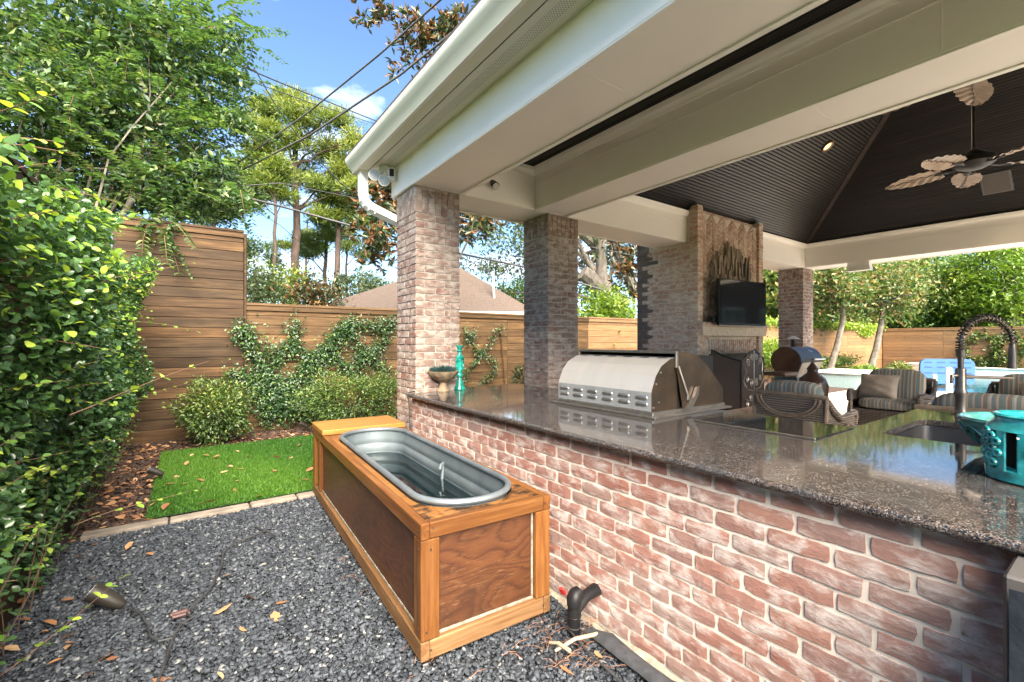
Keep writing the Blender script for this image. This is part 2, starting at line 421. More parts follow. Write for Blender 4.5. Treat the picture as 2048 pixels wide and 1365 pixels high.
M['needle_dead'] = pm('dead_pine_needle', (0.26, 0.115, 0.055), (0.18, 0.08, 0.04), 12, rough=0.8)
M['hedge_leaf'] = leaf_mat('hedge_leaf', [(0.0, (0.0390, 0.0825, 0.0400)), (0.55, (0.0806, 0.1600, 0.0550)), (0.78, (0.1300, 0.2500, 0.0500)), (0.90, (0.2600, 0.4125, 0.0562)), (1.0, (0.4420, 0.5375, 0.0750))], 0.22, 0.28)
M['vine_leaf'] = leaf_mat('vine_leaf', [(0.0, (0.0154, 0.0429, 0.0155)), (0.7, (0.0386, 0.0897, 0.0246)), (1.0, (0.1201, 0.1872, 0.0351))], 0.32, 0.2)
M['shrub_leaf'] = leaf_mat('shrub_leaf', [(0.0, (0.0280, 0.0600, 0.0176)), (0.5, (0.0680, 0.1200, 0.0280)), (0.8, (0.1600, 0.2160, 0.0440)), (1.0, (0.2720, 0.2880, 0.0720))], 0.4, 0.25)
M['myrtle_leaf'] = leaf_mat('myrtle_leaf', [(0.0, (0.0320, 0.0680, 0.0288)), (0.5, (0.0680, 0.1280, 0.0480)), (0.80, (0.1280, 0.2080, 0.0680)), (0.95, (0.2240, 0.2640, 0.0880)), (1.0, (0.3600, 0.2240, 0.0480))], 0.42, 0.35)
M['pine_leaf'] = leaf_mat('pine_needles', [(0.0, (0.0340, 0.0714, 0.0144)), (0.45, (0.1088, 0.1596, 0.0256)), (0.8, (0.2176, 0.2520, 0.0384)), (1.0, (0.2992, 0.2856, 0.0480))], 0.5, 0.3)
M['pine_leaf_green'] = leaf_mat('pine_needles_green', [(0.0, (0.0360, 0.0680, 0.0176)), (0.6, (0.0960, 0.1440, 0.0320)), (1.0, (0.2000, 0.2240, 0.0480))], 0.5, 0.25)
M['magnolia_leaf'] = leaf_mat('magnolia_leaf', [(0.0, (0.0160, 0.0360, 0.0144)), (0.50, (0.0480, 0.0760, 0.0304)), (0.56, (0.1040, 0.0520, 0.0208)), (0.85, (0.1600, 0.0784, 0.0288)), (1.0, (0.2400, 0.1520, 0.0640))], 0.35, 0.12)
M['oak_leaf'] = leaf_mat('oak_leaf', [(0.0, (0.0280, 0.0480, 0.0224)), (0.6, (0.0680, 0.1000, 0.0440)), (1.0, (0.1360, 0.1680, 0.0800))], 0.5, 0.3)
M['bright_leaf'] = leaf_mat('bright_leaf', [(0.0, (0.0480, 0.1040, 0.0160)), (0.6, (0.1360, 0.2240, 0.0280)), (1.0, (0.2880, 0.3360, 0.0480))], 0.45, 0.35)
M['mixed_leaf'] = leaf_mat('mixed_leaf', [(0.0, (0.0320, 0.0680, 0.0176)), (0.4, (0.0800, 0.1360, 0.0320)), (0.68, (0.1520, 0.2000, 0.0520)), (0.84, (0.2560, 0.1920, 0.0800)), (1.0, (0.2880, 0.1360, 0.0560))], 0.45, 0.3)
M['mixed_green'] = leaf_mat('mixed_green_leaf', [(0.0, (0.0360, 0.0800, 0.0200)), (0.5, (0.0880, 0.1600, 0.0360)), (0.9, (0.1760, 0.2480, 0.0600)), (1.0, (0.2720, 0.2560, 0.0800))], 0.45, 0.3)
M['grass'] = leaf_mat('artificial_grass', [(0.0, (0.0228, 0.0831, 0.0063)), (0.6, (0.0517, 0.1582, 0.0111)), (1.0, (0.1241, 0.2452, 0.0237))], 0.45, 0.2)
M['dry_leaf'] = leaf_mat('dry_leaf', [(0.0, (0.20, 0.085, 0.04)), (0.5, (0.34, 0.165, 0.07)), (1.0, (0.46, 0.30, 0.16))], 0.6, 0.15, (1.2, 0.9, 0.6))
M['grey_grass'] = leaf_mat('blue_grey_grass', [(0.0, (0.02, 0.06, 0.05)), (1.0, (0.06, 0.13, 0.13))], 0.5, 0.15)
M['chips'] = leaf_mat('basalt_chips', [(0.0, (0.0216, 0.0258, 0.0320)), (0.6, (0.0504, 0.0575, 0.0689)), (0.94, (0.0864, 0.0980, 0.1140)), (1.0, (0.2160, 0.2205, 0.2138))], 0.9, 0.0, spec=0.25)

# ---------------------------------------------------------------- mesh helpers
class MB:
    def __init__(s):
        s.v = []; s.f = []; s.a = []
    def add(s, v, f):
        o = len(s.v)
        s.v += [tuple(p) for p in v]
        s.f += [tuple(i + o for i in q) for q in f]
        return s
    def box(s, x0, x1, y0, y1, z0, z1):
        return s.add([(x0, y0, z0), (x1, y0, z0), (x1, y1, z0), (x0, y1, z0), (x0, y0, z1), (x1, y0, z1), (x1, y1, z1), (x0, y1, z1)],
                     [(3, 2, 1, 0), (4, 5, 6, 7), (0, 1, 5, 4), (1, 2, 6, 5), (2, 3, 7, 6), (3, 0, 4, 7)])
    def cbox(s, x0, x1, y0, y1, z0, z1, b=0.004):
        """box with bevelled edges"""
        X, Y, Z = (x0, x1), (y0, y1), (z0, z1)
        idx = {}; vs = []
        for i in (0, 1):
            for j in (0, 1):
                for k in (0, 1):
                    c = (X[i], Y[j], Z[k]); g = (1 - 2 * i, 1 - 2 * j, 1 - 2 * k)
                    for a in range(3):
                        p = [c[q] + g[q] * b * (q != a) for q in range(3)]
                        idx[(i, j, k, a)] = len(vs); vs.append(p)
        fs = []
        I = lambda i, j, k, a: idx[(i, j, k, a)]
        for i in (0, 1):
            q = [I(i, 0, 0, 0), I(i, 1, 0, 0), I(i, 1, 1, 0), I(i, 0, 1, 0)]; fs.append(q if i else q[::-1])
            q = [I(0, i, 0, 1), I(0, i, 1, 1), I(1, i, 1, 1), I(1, i, 0, 1)]; fs.append(q if i else q[::-1])
            q = [I(0, 0, i, 2), I(1, 0, i, 2), I(1, 1, i, 2), I(0, 1, i, 2)]; fs.append(q if i else q[::-1])
        for j in (0, 1):
            for k in (0, 1):
                q = [I(0, j, k, 1), I(1, j, k, 1), I(1, j, k, 2), I(0, j, k, 2)]; fs.append(q if (j + k) % 2 else q[::-1])
                q = [I(j, 0, k, 0), I(j, 1, k, 0), I(j, 1, k, 2), I(j, 0, k, 2)]; fs.append(q[::-1] if (j + k) % 2 else q)
                q = [I(j, k, 0, 0), I(j, k, 1, 0), I(j, k, 1, 1), I(j, k, 0, 1)]; fs.append(q if (j + k) % 2 else q[::-1])
        for i in (0, 1):
            for j in (0, 1):
                for k in (0, 1):
                    q = [I(i, j, k, 0), I(i, j, k, 1), I(i, j, k, 2)]; fs.append(q if (i + j + k) % 2 else q[::-1])
        return s.add(vs, fs)
    def tube(s, pts, rad, n=8, caps=True, rot=0.0, sy=1.0):
        pts = [Vector(p) for p in pts]
        if not hasattr(rad, '__len__'):
            rad = [rad] * len(pts)
        o = len(s.v); up = None
        for i, p in enumerate(pts):
            t = (pts[min(i + 1, len(pts) - 1)] - pts[max(i - 1, 0)])
            t = t.normalized() if t.length > 1e-9 else Vector((0, 0, 1))
            if up is None:
                up = Vector((0, 0, 1)) if abs(t.z) < 0.9 else Vector((0, 1, 0))
            a = t.cross(up)
            if a.length < 1e-6: a = t.orthogonal()
            a.normalize(); b = a.cross(t).normalized(); up = b
            for k in range(n):
                th = 2 * PI * k / n + rot
                s.v.append(tuple(p + (a * math.cos(th) + b * math.sin(th) * sy) * rad[i]))
        for i in range(len(pts) - 1):
            for k in range(n):
                k2 = (k + 1) % n
                s.f.append((o + i * n + k, o + i * n + k2, o + (i + 1) * n + k2, o + (i + 1) * n + k))
        if caps:
            s.f.append(tuple(o + k for k in range(n))[::-1])
            s.f.append(tuple(o + (len(pts) - 1) * n + k for k in range(n)))
        return s
    def lathe(s, prof, n=24, c=(0, 0, 0), wob=None):
        o = len(s.v)
        for j, (r, z) in enumerate(prof):
            for k in range(n):
                th = 2 * PI * k / n
                rr = r * (wob(th, j) if wob else 1)
                s.v.append((c[0] + rr * math.cos(th), c[1] + rr * math.sin(th), c[2] + z))
        for j in range(len(prof) - 1):
            for k in range(n):
                k2 = (k + 1) % n
                s.f.append((o + j * n + k, o + j * n + k2, o + (j + 1) * n + k2, o + (j + 1) * n + k))
        s.f.append(tuple(o + k for k in range(n))[::-1])
        s.f.append(tuple(o + (len(prof) - 1) * n + k for k in range(n)))
        return s
    def prism(s, out, axis, a, b, holes=()):
        """outline (2-D) pushed along an axis; out = other two coordinates in order"""
        loops = [list(out)] + [list(h) for h in holes]
        def to3(p, t):
            if axis == 'x': return (t, p[0], p[1])
            if axis == 'y': return (p[0], t, p[1])
            return (p[0], p[1], t)
        flat = [p for l in loops for p in l]
        n = len(flat); o = len(s.v)
        s.v += [to3(p, a) for p in flat] + [to3(p, b) for p in flat]
        if holes or len(out) > 4:
            tris = tessellate_polygon([[Vector((p[0], p[1], 0)) for p in l] for l in loops])
            for t in tris:
                s.f.append(tuple(o + i for i in t)); s.f.append(tuple(o + n + i for i in t[::-1]))
        else:
            s.f.append(tuple(o + i for i in range(n))[::-1]); s.f.append(tuple(o + n + i for i in range(n)))
        st = 0
        for l in loops:
            m = len(l)
            for i in range(m):
                j = (i + 1) % m
                s.f.append((o + st + i, o + st + j, o + n + st + j, o + n + st + i))
            st += m
        return s
    def grid(s, rows):
        o = len(s.v); w = len(rows[0])
        for r in rows: s.v += [tuple(p) for p in r]
        for i in range(len(rows) - 1):
            for j in range(w - 1):
                s.f.append((o + i * w + j, o + i * w + j + 1, o + (i + 1) * w + j + 1, o + (i + 1) * w + j))
        return s
    def mesh(s, name, mat, smooth=False, fix=True):
        me = bpy.data.meshes.new(name)
        me.from_pydata(s.v, [], s.f)
        if fix:
            import bmesh
            bm = bmesh.new(); bm.from_mesh(me)
            bmesh.ops.recalc_face_normals(bm, faces=bm.faces)
            bm.to_mesh(me); bm.free()
        me.materials.append(M[mat] if isinstance(mat, str) else mat)
        if smooth:
            for p in me.polygons: p.use_smooth = True
            if smooth != 'all':
                try: me.set_sharp_from_angle(angle=R(40))
                except Exception: pass
        me.update()
        return me
    def build(s, name, mat, parent=None, loc=(0, 0, 0), rot=(0, 0, 0), smooth=False, world=False, fix=True):
        return link(name, s.mesh(name, mat, smooth, fix), parent, loc, rot, world)
def link(name, me, parent=None, loc=(0, 0, 0), rot=(0, 0, 0), world=False):
    o = bpy.data.objects.new(name, me)
    COL.objects.link(o)
    o.location = loc; o.rotation_euler = rot
    if parent is not None:
        o.parent = parent
        if world:            # coordinates given in the yard's frame, parent unrotated
            o.matrix_parent_inverse = Matrix.Translation(-wloc(parent))
    return o
def wloc(o):
    p = Vector(o.location)
    q = o.parent
    if q is not None:
        if o.matrix_parent_inverse != Matrix.Identity(4):
            return Vector(o.matrix_parent_inverse.translation) + p + wloc(q)
        return p + wloc(q)
    return p
def tag(o, label, cat, group=None, kind=None):
    o['label'] = label; o['category'] = cat
    if group: o['group'] = group
    if kind: o['kind'] = kind
    return o
def struct(o):
    o['kind'] = 'structure'; return o
def thing(name, label, cat, loc=(0, 0, 0), rz=0.0, group=None):
    o = bpy.data.objects.new(name, None)
    o.empty_display_size = 0.1
    COL.objects.link(o); o.location = loc; o.rotation_euler = (0, 0, rz)
    return tag(o, label, cat, group)
def copy_tree(o, parent=None):
    c = o.copy(); COL.objects.link(c)
    if parent is not None: c.parent = parent
    for ch in [x for x in bpy.data.objects if x.parent == o]:
        copy_tree(ch, c)
    return c
_cache = {}
def board(name, mat, lx, ly, lz, parent, loc, rz=0.0, b=0.003, world=True, rot=None):
    """board centred on loc, length along its own X"""
    key = (mat, round(lx, 3), round(ly, 3), round(lz, 3), b)
    if key not in _cache:
        _cache[key] = MB().cbox(-lx / 2, lx / 2, -ly / 2, ly / 2, -lz / 2, lz / 2, b).mesh(name, mat)
    return link(name, _cache[key], parent, loc, rot or (0, 0, rz), world)

# leaves: thousands of small folded blades in one mesh
def raw_mesh(name, verts, faces_flat, sizes, mat, rnd=None):
    me = bpy.data.meshes.new(name)
    nv, nf = len(verts), len(sizes)
    me.vertices.add(nv); me.vertices.foreach_set('co', np.ascontiguousarray(verts, dtype=np.float32).ravel())
    me.loops.add(len(faces_flat)); me.loops.foreach_set('vertex_index', np.ascontiguousarray(faces_flat, dtype=np.int32))
    me.polygons.add(nf)
    st = np.concatenate(([0], np.cumsum(sizes)[:-1])).astype(np.int32)
    me.polygons.foreach_set('loop_start', st)
    me.update(calc_edges=True)
    if rnd is not None:
        at_ = me.attributes.new('rnd', 'FLOAT', 'FACE')
        at_.data.foreach_set('value', np.ascontiguousarray(rnd, dtype=np.float32))
    me.materials.append(M[mat] if isinstance(mat, str) else mat)
    return me
def unit(a):
    return a / np.maximum(np.linalg.norm(a, axis=1, keepdims=True), 1e-9)
def leaves(P, D, Nn, Ln, Wd, rnd, mat, name='foliage', fold=0.22, curl=0.15, simple=False):
    P = np.asarray(P, float); n = len(P)
    D = unit(np.asarray(D, float)); S = unit(np.cross(D, Nn)); Nn = np.cross(S, D)
    Ln = np.broadcast_to(np.asarray(Ln, float), (n,))[:, None]; Wd = np.broadcast_to(np.asarray(Wd, float), (n,))[:, None]
    if simple == 'fine':
        cols = [P]
        for (t_, w_) in ((.16, .33), (.42, .5), (.68, .44), (.88, .23)):
            mid = P + D * Ln * t_ - Nn * Ln * curl * t_ * t_
            cols += [mid + S * Wd * w_ + Nn * Wd * fold * w_ * 2, mid, mid - S * Wd * w_ + Nn * Wd * fold * w_ * 2]
        cols.append(P + D * Ln - Nn * Ln * curl)
        V = np.stack(cols, 1)
        base = (np.arange(n) * 14)[:, None]
        q = [[0, 1, 2], [0, 2, 3]]
        for r_ in range(3):
            a_ = 1 + r_ * 3
            q += [[a_, a_ + 3, a_ + 4, a_ + 1], [a_ + 1, a_ + 4, a_ + 5, a_ + 2]]
        q += [[10, 13, 11], [11, 13, 12]]
        F = np.concatenate([base + np.array(k_) for k_ in q], 1).ravel()
        sizes = np.tile(np.array([len(k_) for k_ in q]), n); rn = np.repeat(rnd, len(q))
    elif simple:
        V = np.stack([P, P + D * Ln * .45 + S * Wd * .5 + Nn * Wd * fold, P + D * Ln - Nn * Ln * curl, P + D * Ln * .45 - S * Wd * .5 + Nn * Wd * fold], 1)
        base = (np.arange(n) * 4)[:, None]
        F = np.concatenate([base + np.array([0, 1, 2]), base + np.array([0, 2, 3])], 1).ravel()
        sizes = np.full(n * 2, 3); rn = np.repeat(rnd, 2)
    else:
        V = np.stack([P, P + D * Ln * .28 + S * Wd * .46 + Nn * Wd * fold, P + D * Ln * .68 + S * Wd * .42 + Nn * (Wd * fold - Ln * curl * .4),
                      P + D * Ln - Nn * Ln * curl, P + D * Ln * .68 - S * Wd * .42 + Nn * (Wd * fold - Ln * curl * .4), P + D * Ln * .28 - S * Wd * .46 + Nn * Wd * fold], 1)
        base = (np.arange(n) * 6)[:, None]
        F = np.concatenate([base + np.array([0, 1, 2, 3]), base + np.array([0, 3, 4, 5])], 1).ravel()
        sizes = np.full(n * 2, 4); rn = np.repeat(rnd, 2)
    return raw_mesh(name, V.reshape(-1, 3), F, sizes, mat, rn)
def rdir(rg, n):
    return unit(rg.normal(size=(n, 3)))
def in_ell(rg, n, c, r, shell=0.0):
    d = rdir(rg, n)
    k = (rg.random(n) * (1 - shell ** 3) + shell ** 3) ** (1 / 3)
    return np.asarray(c) + d * k[:, None] * np.asarray(r)

# ================================================================ THE SETTING
POOL = (16.5, 27.2, -9.0, 5.6)
BIG = 260.0
g = MB()
for (x0, x1, y0, y1) in ((-BIG, POOL[0], -BIG, BIG), (POOL[1], BIG, -BIG, BIG), (POOL[0], POOL[1], -BIG, POOL[2]), (POOL[0], POOL[1], POOL[3], BIG)):
    g.add([(x0, y0, -.06), (x1, y0, -.06), (x1, y1, -.06), (x0, y1, -.06)], [(0, 1, 2, 3)])
struct(g.build('ground', 'lawn_far'))
def sheet(name, mat, x0, x1, y0, y1, z):
    return struct(MB().add([(x0, y0, z), (x1, y0, z), (x1, y1, z), (x0, y1, z)], [(0, 1, 2, 3)]).build(name, mat))
sheet('gravel_bed', 'gravel_base', -0.80, 1.70, -3.0, 4.33, -0.012)
sheet('mulch_bed', 'mulch', -0.80, 28.7, 4.33, 7.9, 0.0)
sheet('patio', 'patio', 1.66, POOL[0] - 0.3, -9.0, 4.9, 0.012)
sheet('turf_base', 'turf_base', -0.27, 1.95, 4.46, 7.0, 0.022)
x0, x1, y0, y1 = POOL
b = MB()
b.add([(x0, y0, -1.3), (x1, y0, -1.3), (x1, y1, -1.3), (x0, y1, -1.3), (x0, y0, .0), (x1, y0, .0), (x1, y1, .0), (x0, y1, .0)],
      [(0, 1, 2, 3), (0, 1, 5, 4), (1, 2, 6, 5), (2, 3, 7, 6), (3, 0, 4, 7)])
struct(b.build('pool_basin', 'pool_tile', fix=False))
struct(MB().add([(x0, y0, -.10), (x1, y0, -.10), (x1, y1, -.10), (x0, y1, -.10)], [(0, 1, 2, 3)]).build('pool_water', 'pool_water'))
c = MB()
c.cbox(x0 - .32, x0 + .02, y0, y1 + .3, -.05, .035, .012).cbox(x0 + .02, x1 - .01, y1 - .02, y1 + .3, -.05, .033, .012)
c.cbox(x1 - .012, x1 + .25, y0, y1 + .3, -.3, .22, .01).cbox(x1 - .06, x1 + .36, y0, y1 + .34, .222, .27, .012)
struct(c.build('pool_coping', 'coping'))

# ---------------------------------------------------------------- bricks
def brick_mesh(lx, lz, seed, mat, d=0.045, jit=0.0028, nx=5, nz=2):
    rg = random.Random(seed)
    rows = []
    for j in range(nz + 1):
        row = []
        for i in range(nx + 1):
            x = -lx / 2 + lx * i / nx; z = -lz / 2 + lz * j / nz
            ex = min(i, nx - i) == 0; ez = min(j, nz - j) == 0
            if ex and ez:
                x *= 1 - .004 / lx; z *= 1 - .004 / lz
            x += rg.uniform(-jit, jit) * (1 if ex else .4); z += rg.uniform(-jit, jit) * (1 if ez else .3)
            y = (.0016 if (ex or ez) else 0) + (.0012 if ex and ez else 0) + rg.uniform(-.0016, .0016)
            row.append((x, y, z))
        rows.append(row)
    mb = MB().grid(rows)
    w = nx + 1
    ring = [i for i in range(w)] + [j * w + nx for j in range(1, nz + 1)] + [nz * w + i for i in range(nx - 1, -1, -1)] + [j * w for j in range(nz - 1, 0, -1)]
    o = len(mb.v)
    for k in ring:
        p = mb.v[k]; mb.v.append((p[0] * 1.0, d, p[2]))
    for k in range(len(ring)):
        k2 = (k + 1) % len(ring)
        mb.f.append((ring[k], ring[k2], o + k2, o + k))
    return mb.mesh('brick', mat)
_bm = {}
def brick(lx, lz, mat, parent, loc, rz=0.0, var=8, ry=0.0, name='brick', world=True, nx=5):
    key = (round(lx, 3), round(lz, 3), mat, random.randrange(var), nx)
    if key not in _bm:
        _bm[key] = brick_mesh(lx, lz, hash(key) & 0xffff, mat, nx=nx)
    return link(name, _bm[key], parent, loc, (0, ry, rz), world)
def joined_bricks(name, items, parent, mat='brick_stuff', world=True):
    """items: (centre, half axis vectors u, w, n) -> one mesh with a random value per brick"""
    V = []; F = []; rn = []
    rg = random.Random(len(items))
    for (c, u, w, nrm) in items:
        c, u, w, nrm = map(Vector, (c, u, w, nrm)); o = len(V)
        k = .93
        for (su, sw) in ((-1, -1), (1, -1), (1, 1), (-1, 1)):
            V.append(c + u * su * k + w * sw * (k - .04) + nrm)
        for (su, sw) in ((-1, -1), (1, -1), (1, 1), (-1, 1)):
            V.append(c + u * su + w * sw + nrm * .55)
        for (su, sw) in ((-1, -1), (1, -1), (1, 1), (-1, 1)):
            V.append(c + u * su + w * sw - nrm)
        r_ = rg.random()
        for q in ((0, 1, 2, 3), (0, 4, 5, 1), (1, 5, 6, 2), (2, 6, 7, 3), (3, 7, 4, 0), (4, 8, 9, 5), (5, 9, 10, 6), (6, 10, 11, 7), (7, 11, 8, 4)):
            F.append([o + i for i in q]); rn.append(r_)
    me = raw_mesh(name, np.array([tuple(v) for v in V]), np.array([i for q in F for i in q]), np.full(len(F), 4), mat, np.array(rn))
    o = link(name, me, parent, world=world)
    o['kind'] = 'stuff'
    return o
CO, PITCH, BL, BH = 0.0677, 0.2, 0.189, 0.0575

# ---------------------------------------------------------------- pavilion
pav = thing('pavilion', 'cream painted open pavilion with whitewashed brick columns and dark plank ceiling', 'pavilion', (1.69, 3.9, 0))
ZB, ZT, ZS = 2.83, 3.27, 3.11
YN = -2.35
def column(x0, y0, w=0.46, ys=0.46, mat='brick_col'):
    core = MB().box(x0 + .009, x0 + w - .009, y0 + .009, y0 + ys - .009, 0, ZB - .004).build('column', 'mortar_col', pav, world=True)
    stuff = []
    nco = 38
    pa = ([.095, .205, .16], [.205, .16, .095])
    for c in range(nco):
        z = (c + .5) * CO + .003
        for face in range(4):
            pat = pa[(c + face) % 2]
            s = 0
            tot = w if face % 2 == 0 else ys
            sc = tot / .46
            for b_ in pat:
                l = b_ * sc; m_ = s + l / 2; s += l
                lx = l - .0095
                if face == 0: brick(round(lx, 3), BH, mat, core, (x0 + m_, y0, z), 0, 5, nx=4)
                elif face == 1: brick(round(lx, 3), BH, mat, core, (x0 - .001, y0 + ys - m_, z), R(-90), 5, nx=4)
                elif face == 2: stuff.append(((x0 + m_, y0 + ys - .003, z), (lx / 2, 0, 0), (0, 0, BH / 2), (0, .006, 0)))
                else: stuff.append(((x0 + w - .003, y0 + m_, z), (0, lx / 2, 0), (0, 0, BH / 2), (.006, 0, 0)))
    z0 = nco * CO + .004; zh = ZB - .006 - z0; zc = z0 + zh / 2
    k = 7
    for i in range(k):
        t = (i + .5) / k
        brick(round(zh - .008, 3), round(w / k - .009, 3), mat, core, (x0 + t * w, y0 - .002, zc), 0, 5, ry=R(90), nx=4)
        brick(round(zh - .008, 3), round(ys / k - .009, 3), mat, core, (x0 - .003, y0 + t * ys, zc), R(-90), 5, ry=R(90), nx=4)
        stuff.append(((x0 + t * w, y0 + ys - .003, zc), (w / k / 2 - .005, 0, 0), (0, 0, zh / 2), (0, .006, 0)))
        stuff.append(((x0 + w - .003, y0 + t * ys, zc), (0, ys / k / 2 - .005, 0), (0, 0, zh / 2), (.006, 0, 0)))
    joined_bricks('hidden_side_bricks', stuff, core)
    return core
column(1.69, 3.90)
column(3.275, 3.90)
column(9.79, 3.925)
def part(name, mat, mb, smooth=False, parent=None):
    return mb.build(name, mat, parent or pav, world=True, smooth=smooth)
BX = [(1.66, 2.18), (3.07, 3.54), (9.78, 10.30)]
YF0, YF1 = 3.89, 4.43
part('end_beam', 'cream', MB().cbox(1.66, 10.30, YF0, YF1, ZB, ZT - .03, .006))
for i, (a, b_) in enumerate(BX):
    part('beam', 'cream', MB().cbox(a, b_, YN, YF0 - .002, ZB, ZT - .03, .006))
part('end_beam', 'cream', MB().cbox(1.66, 10.30, YN - .54, YN - .002, ZB, ZT - .03, .006))
# bead strips along the beams' lower edges and crown strips at the ceiling
for (a, b_) in BX:
    part('beam_edge_strip', 'cream_line', MB().cbox(a + .0, a + .035, YN, YF0 - .004, ZB - .010, ZB - .0005, .003))
    part('beam_edge_strip', 'cream_line', MB().cbox(b_ - .035, b_ + .006, YN, YF0 - .004, ZB - .010, ZB - .0005, .003))
part('beam_edge_strip', 'cream_line', MB().cbox(2.19, 3.06, YF0 - .006, YF0 + .03, ZB - .010, ZB - .0005, .003))
part('beam_edge_strip', 'cream_line', MB().cbox(3.56, 9.77, YF0 - .006, YF0 + .03, ZB - .010, ZB - .0005, .003))
part('beam_edge_strip', 'cream_line', MB().cbox(1.67, 10.29, YF1 - .04, YF1 + .006, ZB - .010, ZB - .0005, .003))
def crown(path_box):
    x0, x1, y0, y1 = path_box
    prof = [(0, 0), (.012, 0), (.02, .02), (.045, .04), (.055, .075), (0, .075)]
    zt = ZT - .078
    # four sides of a room, each profile pushed along its wall, facing inwards
    part('crown_moulding', 'cream_line', MB().prism([(x0 + p, zt + q) for p, q in prof], 'y', y0, y1))
    part('crown_moulding', 'cream_line', MB().prism([(x1 - p, zt + q) for p, q in prof], 'y', y0, y1))
    part('crown_moulding', 'cream_line', MB().prism([(y1 - p, zt + q) for p, q in prof], 'x', x0 + .001, x1 - .001))
crown((2.181, 3.069, YN, YF0 - .001))
crown((3.541, 9.779, YN, YF0 - .001))
# seams where the beam boards meet
for (xs, y0_, y1_, z_) in ((3.068, -2.3, 3.88, 3.10), (9.779, -2.3, 3.88, 3.10)):
    part('board_seam', 'cream', MB().box(xs - .0045, xs + .001, y0_, y1_, z_, z_ + .003))
part('board_seam', 'cream', MB().box(3.56, 9.76, YF0 - .0045, YF0 + .001, 3.10, 3.103))
for yj in (2.6, .9, -.8):
    part('board_joint', 'cream', MB().box(1.6575, 1.661, yj, yj + .0035, ZB + .002, ZS - .001))
for (yj, xa, xb) in ((1.75, 1.70, 2.14), (.35, 1.70, 2.14), (1.2, 3.11, 3.50)):
    part('board_joint', 'cream', MB().box(xa, xb, yj, yj + .003, ZB - .0015, ZB + .001))
for yj in (2.2, .6):
    part('board_joint', 'cream', MB().box(3.0675, 3.071, yj, yj + .003, ZB + .004, 3.18))
# flat plank ceiling of the narrow bay over the counter
fl = part('bay_ceiling', 'gap', MB().box(2.16, 3.09, YN, YF0 + .02, ZT + .018, ZT + .03))
k = 0
x = 2.185
while x < 3.06:
    board('plank', 'dark_plank', YF0 - YN, .083, .014, fl, (x + .043, (YF0 + YN) / 2, ZT + .009), R(90), b=.004)
    x += .0885
# hipped plank ceiling of the main bay
HX0, HX1, HY1, HY0, SL = 3.545, 9.775, 3.885, YN + .005, 0.777
HALF = (HX1 - HX0) / 2
def hip_face(name, fn, length_at, n=42):
    """fn(s, t, h): s along the eave, t inwards, h below the surface"""
    bk = MB()
    pts = [fn(length_at(0)[0], 0, .016), fn(length_at(0)[1], 0, .016), fn(length_at(HALF)[1], HALF, .016), fn(length_at(HALF)[0], HALF, .016)]
    bk.add(pts, [(0, 1, 2, 3)])
    face = part(name, 'gap', bk)
    p = HALF / n
    for i in range(n):
        t0, t1 = i * p + .0022, (i + 1) * p - .0022
        tm = (t0 + t1) / 2
        a0, a1 = length_at(t0), length_at(t1)
        c = Vector(fn((a0[0] + a0[1]) / 2, tm, 0))
        ex = (Vector(fn(1, tm, 0)) - Vector(fn(0, tm, 0))).normalized()
        ey = (Vector(fn(0, tm + .1, 0)) - Vector(fn(0, tm, 0))).normalized()
        ez = ex.cross(ey)
        rot = Matrix((ex, ey, ez)).transposed()
        V = []
        for h in (0.0, .013):
            for (s_, t_) in ((a0[0], t0), (a0[1], t0), (a1[1], t1), (a1[0], t1)):
                dt = .003 * (1 if t_ == t0 else -1) if h == 0 else 0
                V.append(rot.transposed() @ (Vector(fn(s_, t_ + dt, h)) - c))
        mb = MB().add(V, [(0, 1, 2, 3), (4, 5, 6, 7), (0, 1, 5, 4), (1, 2, 6, 5), (2, 3, 7, 6), (3, 0, 4, 7)])
        o = mb.build('plank', 'dark_plank', face, loc=c, rot=rot.to_euler(), world=True)
    return face
hip_face('hip_ceiling', lambda s, t, h: (s, HY1 - t, ZT + t * SL + h), lambda t: (HX0 + t, HX1 - t), 92)
hip_face('hip_ceiling', lambda s, t, h: (HX1 - t, s, ZT + t * SL + h), lambda t: (HY0 + t, HY1 - t), 92)
hip_face('hip_ceiling', lambda s, t, h: (HX0 + t, s, ZT + t * SL + h), lambda t: (HY0 + t, HY1 - t))
hip_face('hip_ceiling', lambda s, t, h: (s, HY0 + t, ZT + t * SL + h), lambda t: (HX0 + t, HX1 - t))
for (sx, xx) in ((1, HX0), (-1, HX1)):
    for (sy, yy) in ((-1, HY1), (1, HY0)):
        a = Vector((xx, yy, ZT)); b_ = Vector((xx + sx * HALF, yy + sy * HALF, ZT + HALF * SL))
        d = (b_ - a)
        c = (a + b_) / 2 - Vector((0, 0, .015))
        board('hip_trim', 'hip_wood', d.length, .075, .03, pav, c, rot=d.to_track_quat('X', 'Z').to_euler(), b=.004)
